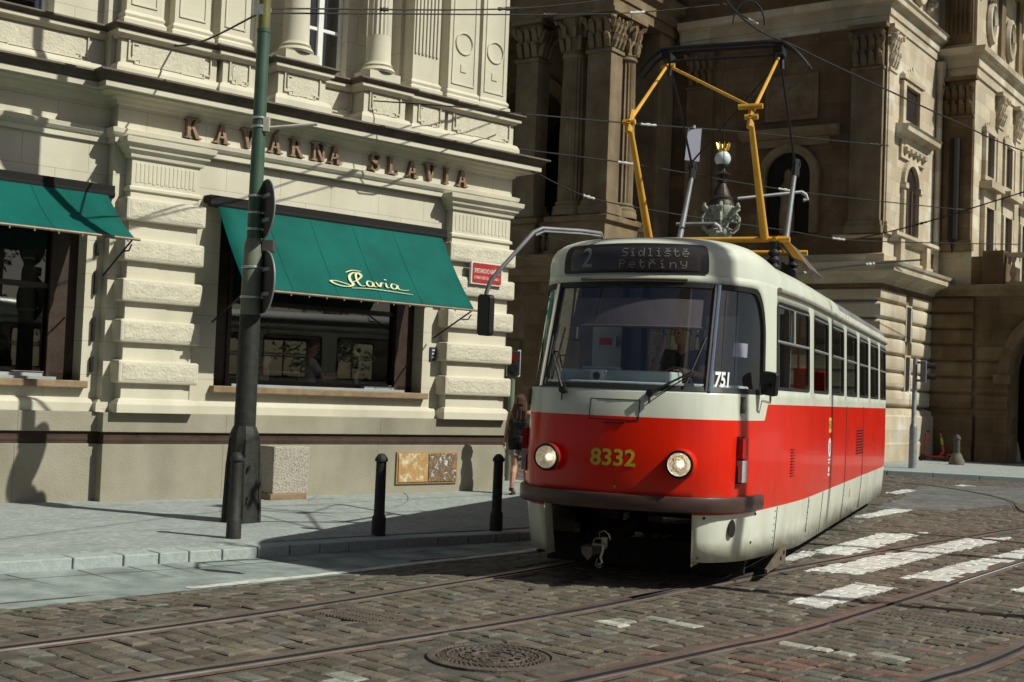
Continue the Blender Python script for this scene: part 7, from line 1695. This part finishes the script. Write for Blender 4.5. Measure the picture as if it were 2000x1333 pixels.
def hair_w(V, f, up, lat):
    h = V['head']; out = [([h+up*.125-f*.0, h+up*.06-f*.035, h-f*.05-up*.05], [.05, .085, .085])]
    rnd = random.Random(3)
    for k in range(13):
        w = (k-6)/6; out.append(([h+up*.10+lat*w*.05-f*.03, h+lat*w*.085-f*.06*(1-abs(w)*.5)-up*.02, h+lat*w*.105-f*.075-up*.15+lat*rnd.uniform(-.01, .01), h+lat*w*.115-f*(.085+.02*rnd.random())-up*(.27+.05*rnd.random()), h+lat*w*.10-f*.075-up*(.34+.06*rnd.random())], [.03, .034, .032, .028, .010]))
    return out
person('woman with long auburn hair in black sleeveless top, walking away beside the tram', (.20, 21.64, KZ+.128), R(-14), JW, [('top', M_BLK, top_w), ('shorts', M_BLK, sho_w), ('patterned_hem', M_PAT, hem_w), ('sandals', M_SHOE, san_w)], (M_HAIRR, hair_w), 1.0)
# driver seated in the cab (tram coordinates turned into the world)
def tl(s, tt, z): 
    c, n = math.cos(TR_RZ), math.sin(TR_RZ); return (TR_LOC[0]+s*c-tt*n, TR_LOC[1]+s*n+tt*c, z)
JD = dict(pelvis=(0, 0, .12), chest=(0, -.03, .46), neck=(0, -.05, .68), head=(.0, -.09, .84), sh_l=(.20, -.04, .62), sh_r=(-.20, -.04, .62), el_l=(.25, -.24, .42), wr_l=(.12, -.46, .46), el_r=(-.25, -.24, .46), wr_r=(-.15, -.27, .69),
 hip_l=(.10, -.02, .09), kn_l=(.13, -.44, .10), an_l=(.12, -.46, -.34), to_l=(.12, -.62, -.40), hip_r=(-.10, -.02, .09), kn_r=(-.13, -.44, .10), an_r=(-.12, -.46, -.34), to_r=(-.12, -.62, -.40), face=(-.55, -1, -.05), hd_r=(.1, -.05, 1), pn_r=(.7, .5, 0), hd_l=(-.5, -.9, .1), pn_l=(0, 0, -1))
def tee(V, sd): return [([V['pelvis']+sd*w*.085-Vector((0, 0, .02)), V['pelvis'].lerp(V['chest'], .5)+sd*w*.075, V['chest']+sd*w*.095, V['chest']+(V['neck']-V['chest'])*.72+sd*w*.07], [.122, .118, .128, .072]) for w in (-1, 0, 1)]+[([V['chest']+(V['neck']-V['chest'])*.6, V['sh_'+s], V['sh_'+s].lerp(V['el_'+s], .6)], [.075, .076, .066]) for s in 'lr']
def tro(V, sd): return [([V['hip_'+s], V['kn_'+s], V['an_'+s]+Vector((0, 0, .05))], [.108, .078, .06]) for s in 'lr']+[([V['pelvis']+Vector((0, 0, .05)), V['pelvis']-Vector((0, 0, .05))], [.145, .14])]
def shoe(V, sd): return [([V['an_'+s], V['an_'+s].lerp(V['to_'+s], .5), V['to_'+s]], [.05, .05, .042]) for s in 'lr']
def short(V, f, up, lat):
    h = V['head']; return [([h+up*.06+lat*w*.05-f*.02, h+up*.095+lat*w*.035, h+up*.075+lat*w*.04+f*.06], [.05, .048, .035]) for w in (-1, 0, 1)]+[([h+up*.07-f*.05, h-f*.07-up*.0, h-f*.06-up*.06], [.055, .05, .03])]+[([h+up*.06+lat*s*.06-f*.02, h+lat*s*.07-f*.03-up*.01], [.035, .02]) for s in (-1, 1)]
person('tram driver in dark shirt seated behind the windscreen, one hand raised to his face', tl(.20, -1.68, 1.52), TR_RZ, JD, [('shirt', M_NAVY, tee), ('trousers', M_TRO, tro), ('shoes', M_SHOE, shoe)], (M_HAIRD, short))
# guests behind the cafe pane
JG = {k: tuple(v) for k, v in JD.items()}; JG.update(wr_r=(-.14, -.44, .40), el_r=(-.24, -.22, .38), hd_r=(.3, -.9, 0), pn_r=(0, 0, -1), face=(-.3, -1, 0))
def cf(u, v, z):
    c, n = math.cos(CAFE_RZ), math.sin(CAFE_RZ); return (CAFE_LOC[0]+K*(u*c+v*n), CAFE_LOC[1]+K*(u*n-v*c), KZ+K*z)
person('cafe guest in white shirt seated behind the large shop window', cf(.72, -1.15, 1.42), CAFE_RZ+R(70), JG, [('shirt', M_WSH, tee), ('trousers', M_TRO, tro), ('shoes', M_SHOE, shoe)], (M_HAIRD, short), K)
person('cafe guest in pale shirt partly hidden behind the green pole', cf(-.12, -1.15, 1.42), CAFE_RZ-R(75), JG, [('shirt', M_WSH, tee), ('trousers', M_TRO, tro), ('shoes', M_SHOE, shoe)], (M_HAIRD, short), K)
def furniture():
    for u, lab in ((.72, 'dark cafe chair under the guest in white shirt'), (-.12, 'dark cafe chair under the guest behind the pole')):
        t = thing('chair', lab, 'chair', cf(u, -1.15, 0), CAFE_RZ+(R(70) if u > 0 else R(-75)), 'cafe chairs', K)
        q = MB(); q.box(-.2, .2, -.22, .2, 1.43, 1.47); q.build('seat', M_WOODD, t, bevel=.01); q = MB(); q.box(-.19, .19, .19, .22, 1.5, 1.95); q.build('backrest', M_WOODD, t, bevel=.01)
        for x in (-.18, .18):
            for y in (-.2, .19): q = MB(); q.tube([(x, y, 1.22), (x*.95, y*.95, 1.44)], .016, 6); q.build('leg', M_WOODD, t)
    t = thing('cafe_table', 'small round table between the two cafe guests', 'table', cf(.30, -1.15, 0), CAFE_RZ, None, K)
    q = MB(); q.lathe([(.26, 1.86), (.26, 1.89)], n=20); q.build('table_top', mat('pale_marble', (.5, .49, .47), (.6, .59, .57), 5, .3), t); q = MB(); q.lathe([(.18, 1.225), (.03, 1.26), (.03, 1.86)], n=12); q.build('leg', M_WOODD, t)
    t = thing('glass_lamp', 'curved pale lamp standing on the window ledge inside the cafe', 'lamp', cf(1.32, -.62, 1.62), CAFE_RZ, None, K)
    q = MB(); q.tube([(0, 0, .04), (-.05, 0, .22), (.03, 0, .38), (.0, 0, .55), (-.10, 0, .62)], [.03, .035, .025, .025, .03], 8); q.build('shade', mat('green_white_glass', (.45, .55, .45), rough=.15), t, smooth=True); q = MB(); q.lathe([(.07, 0), (.06, .03), (.02, .05)], n=12); q.build('base', M_WOODD, t)
furniture()
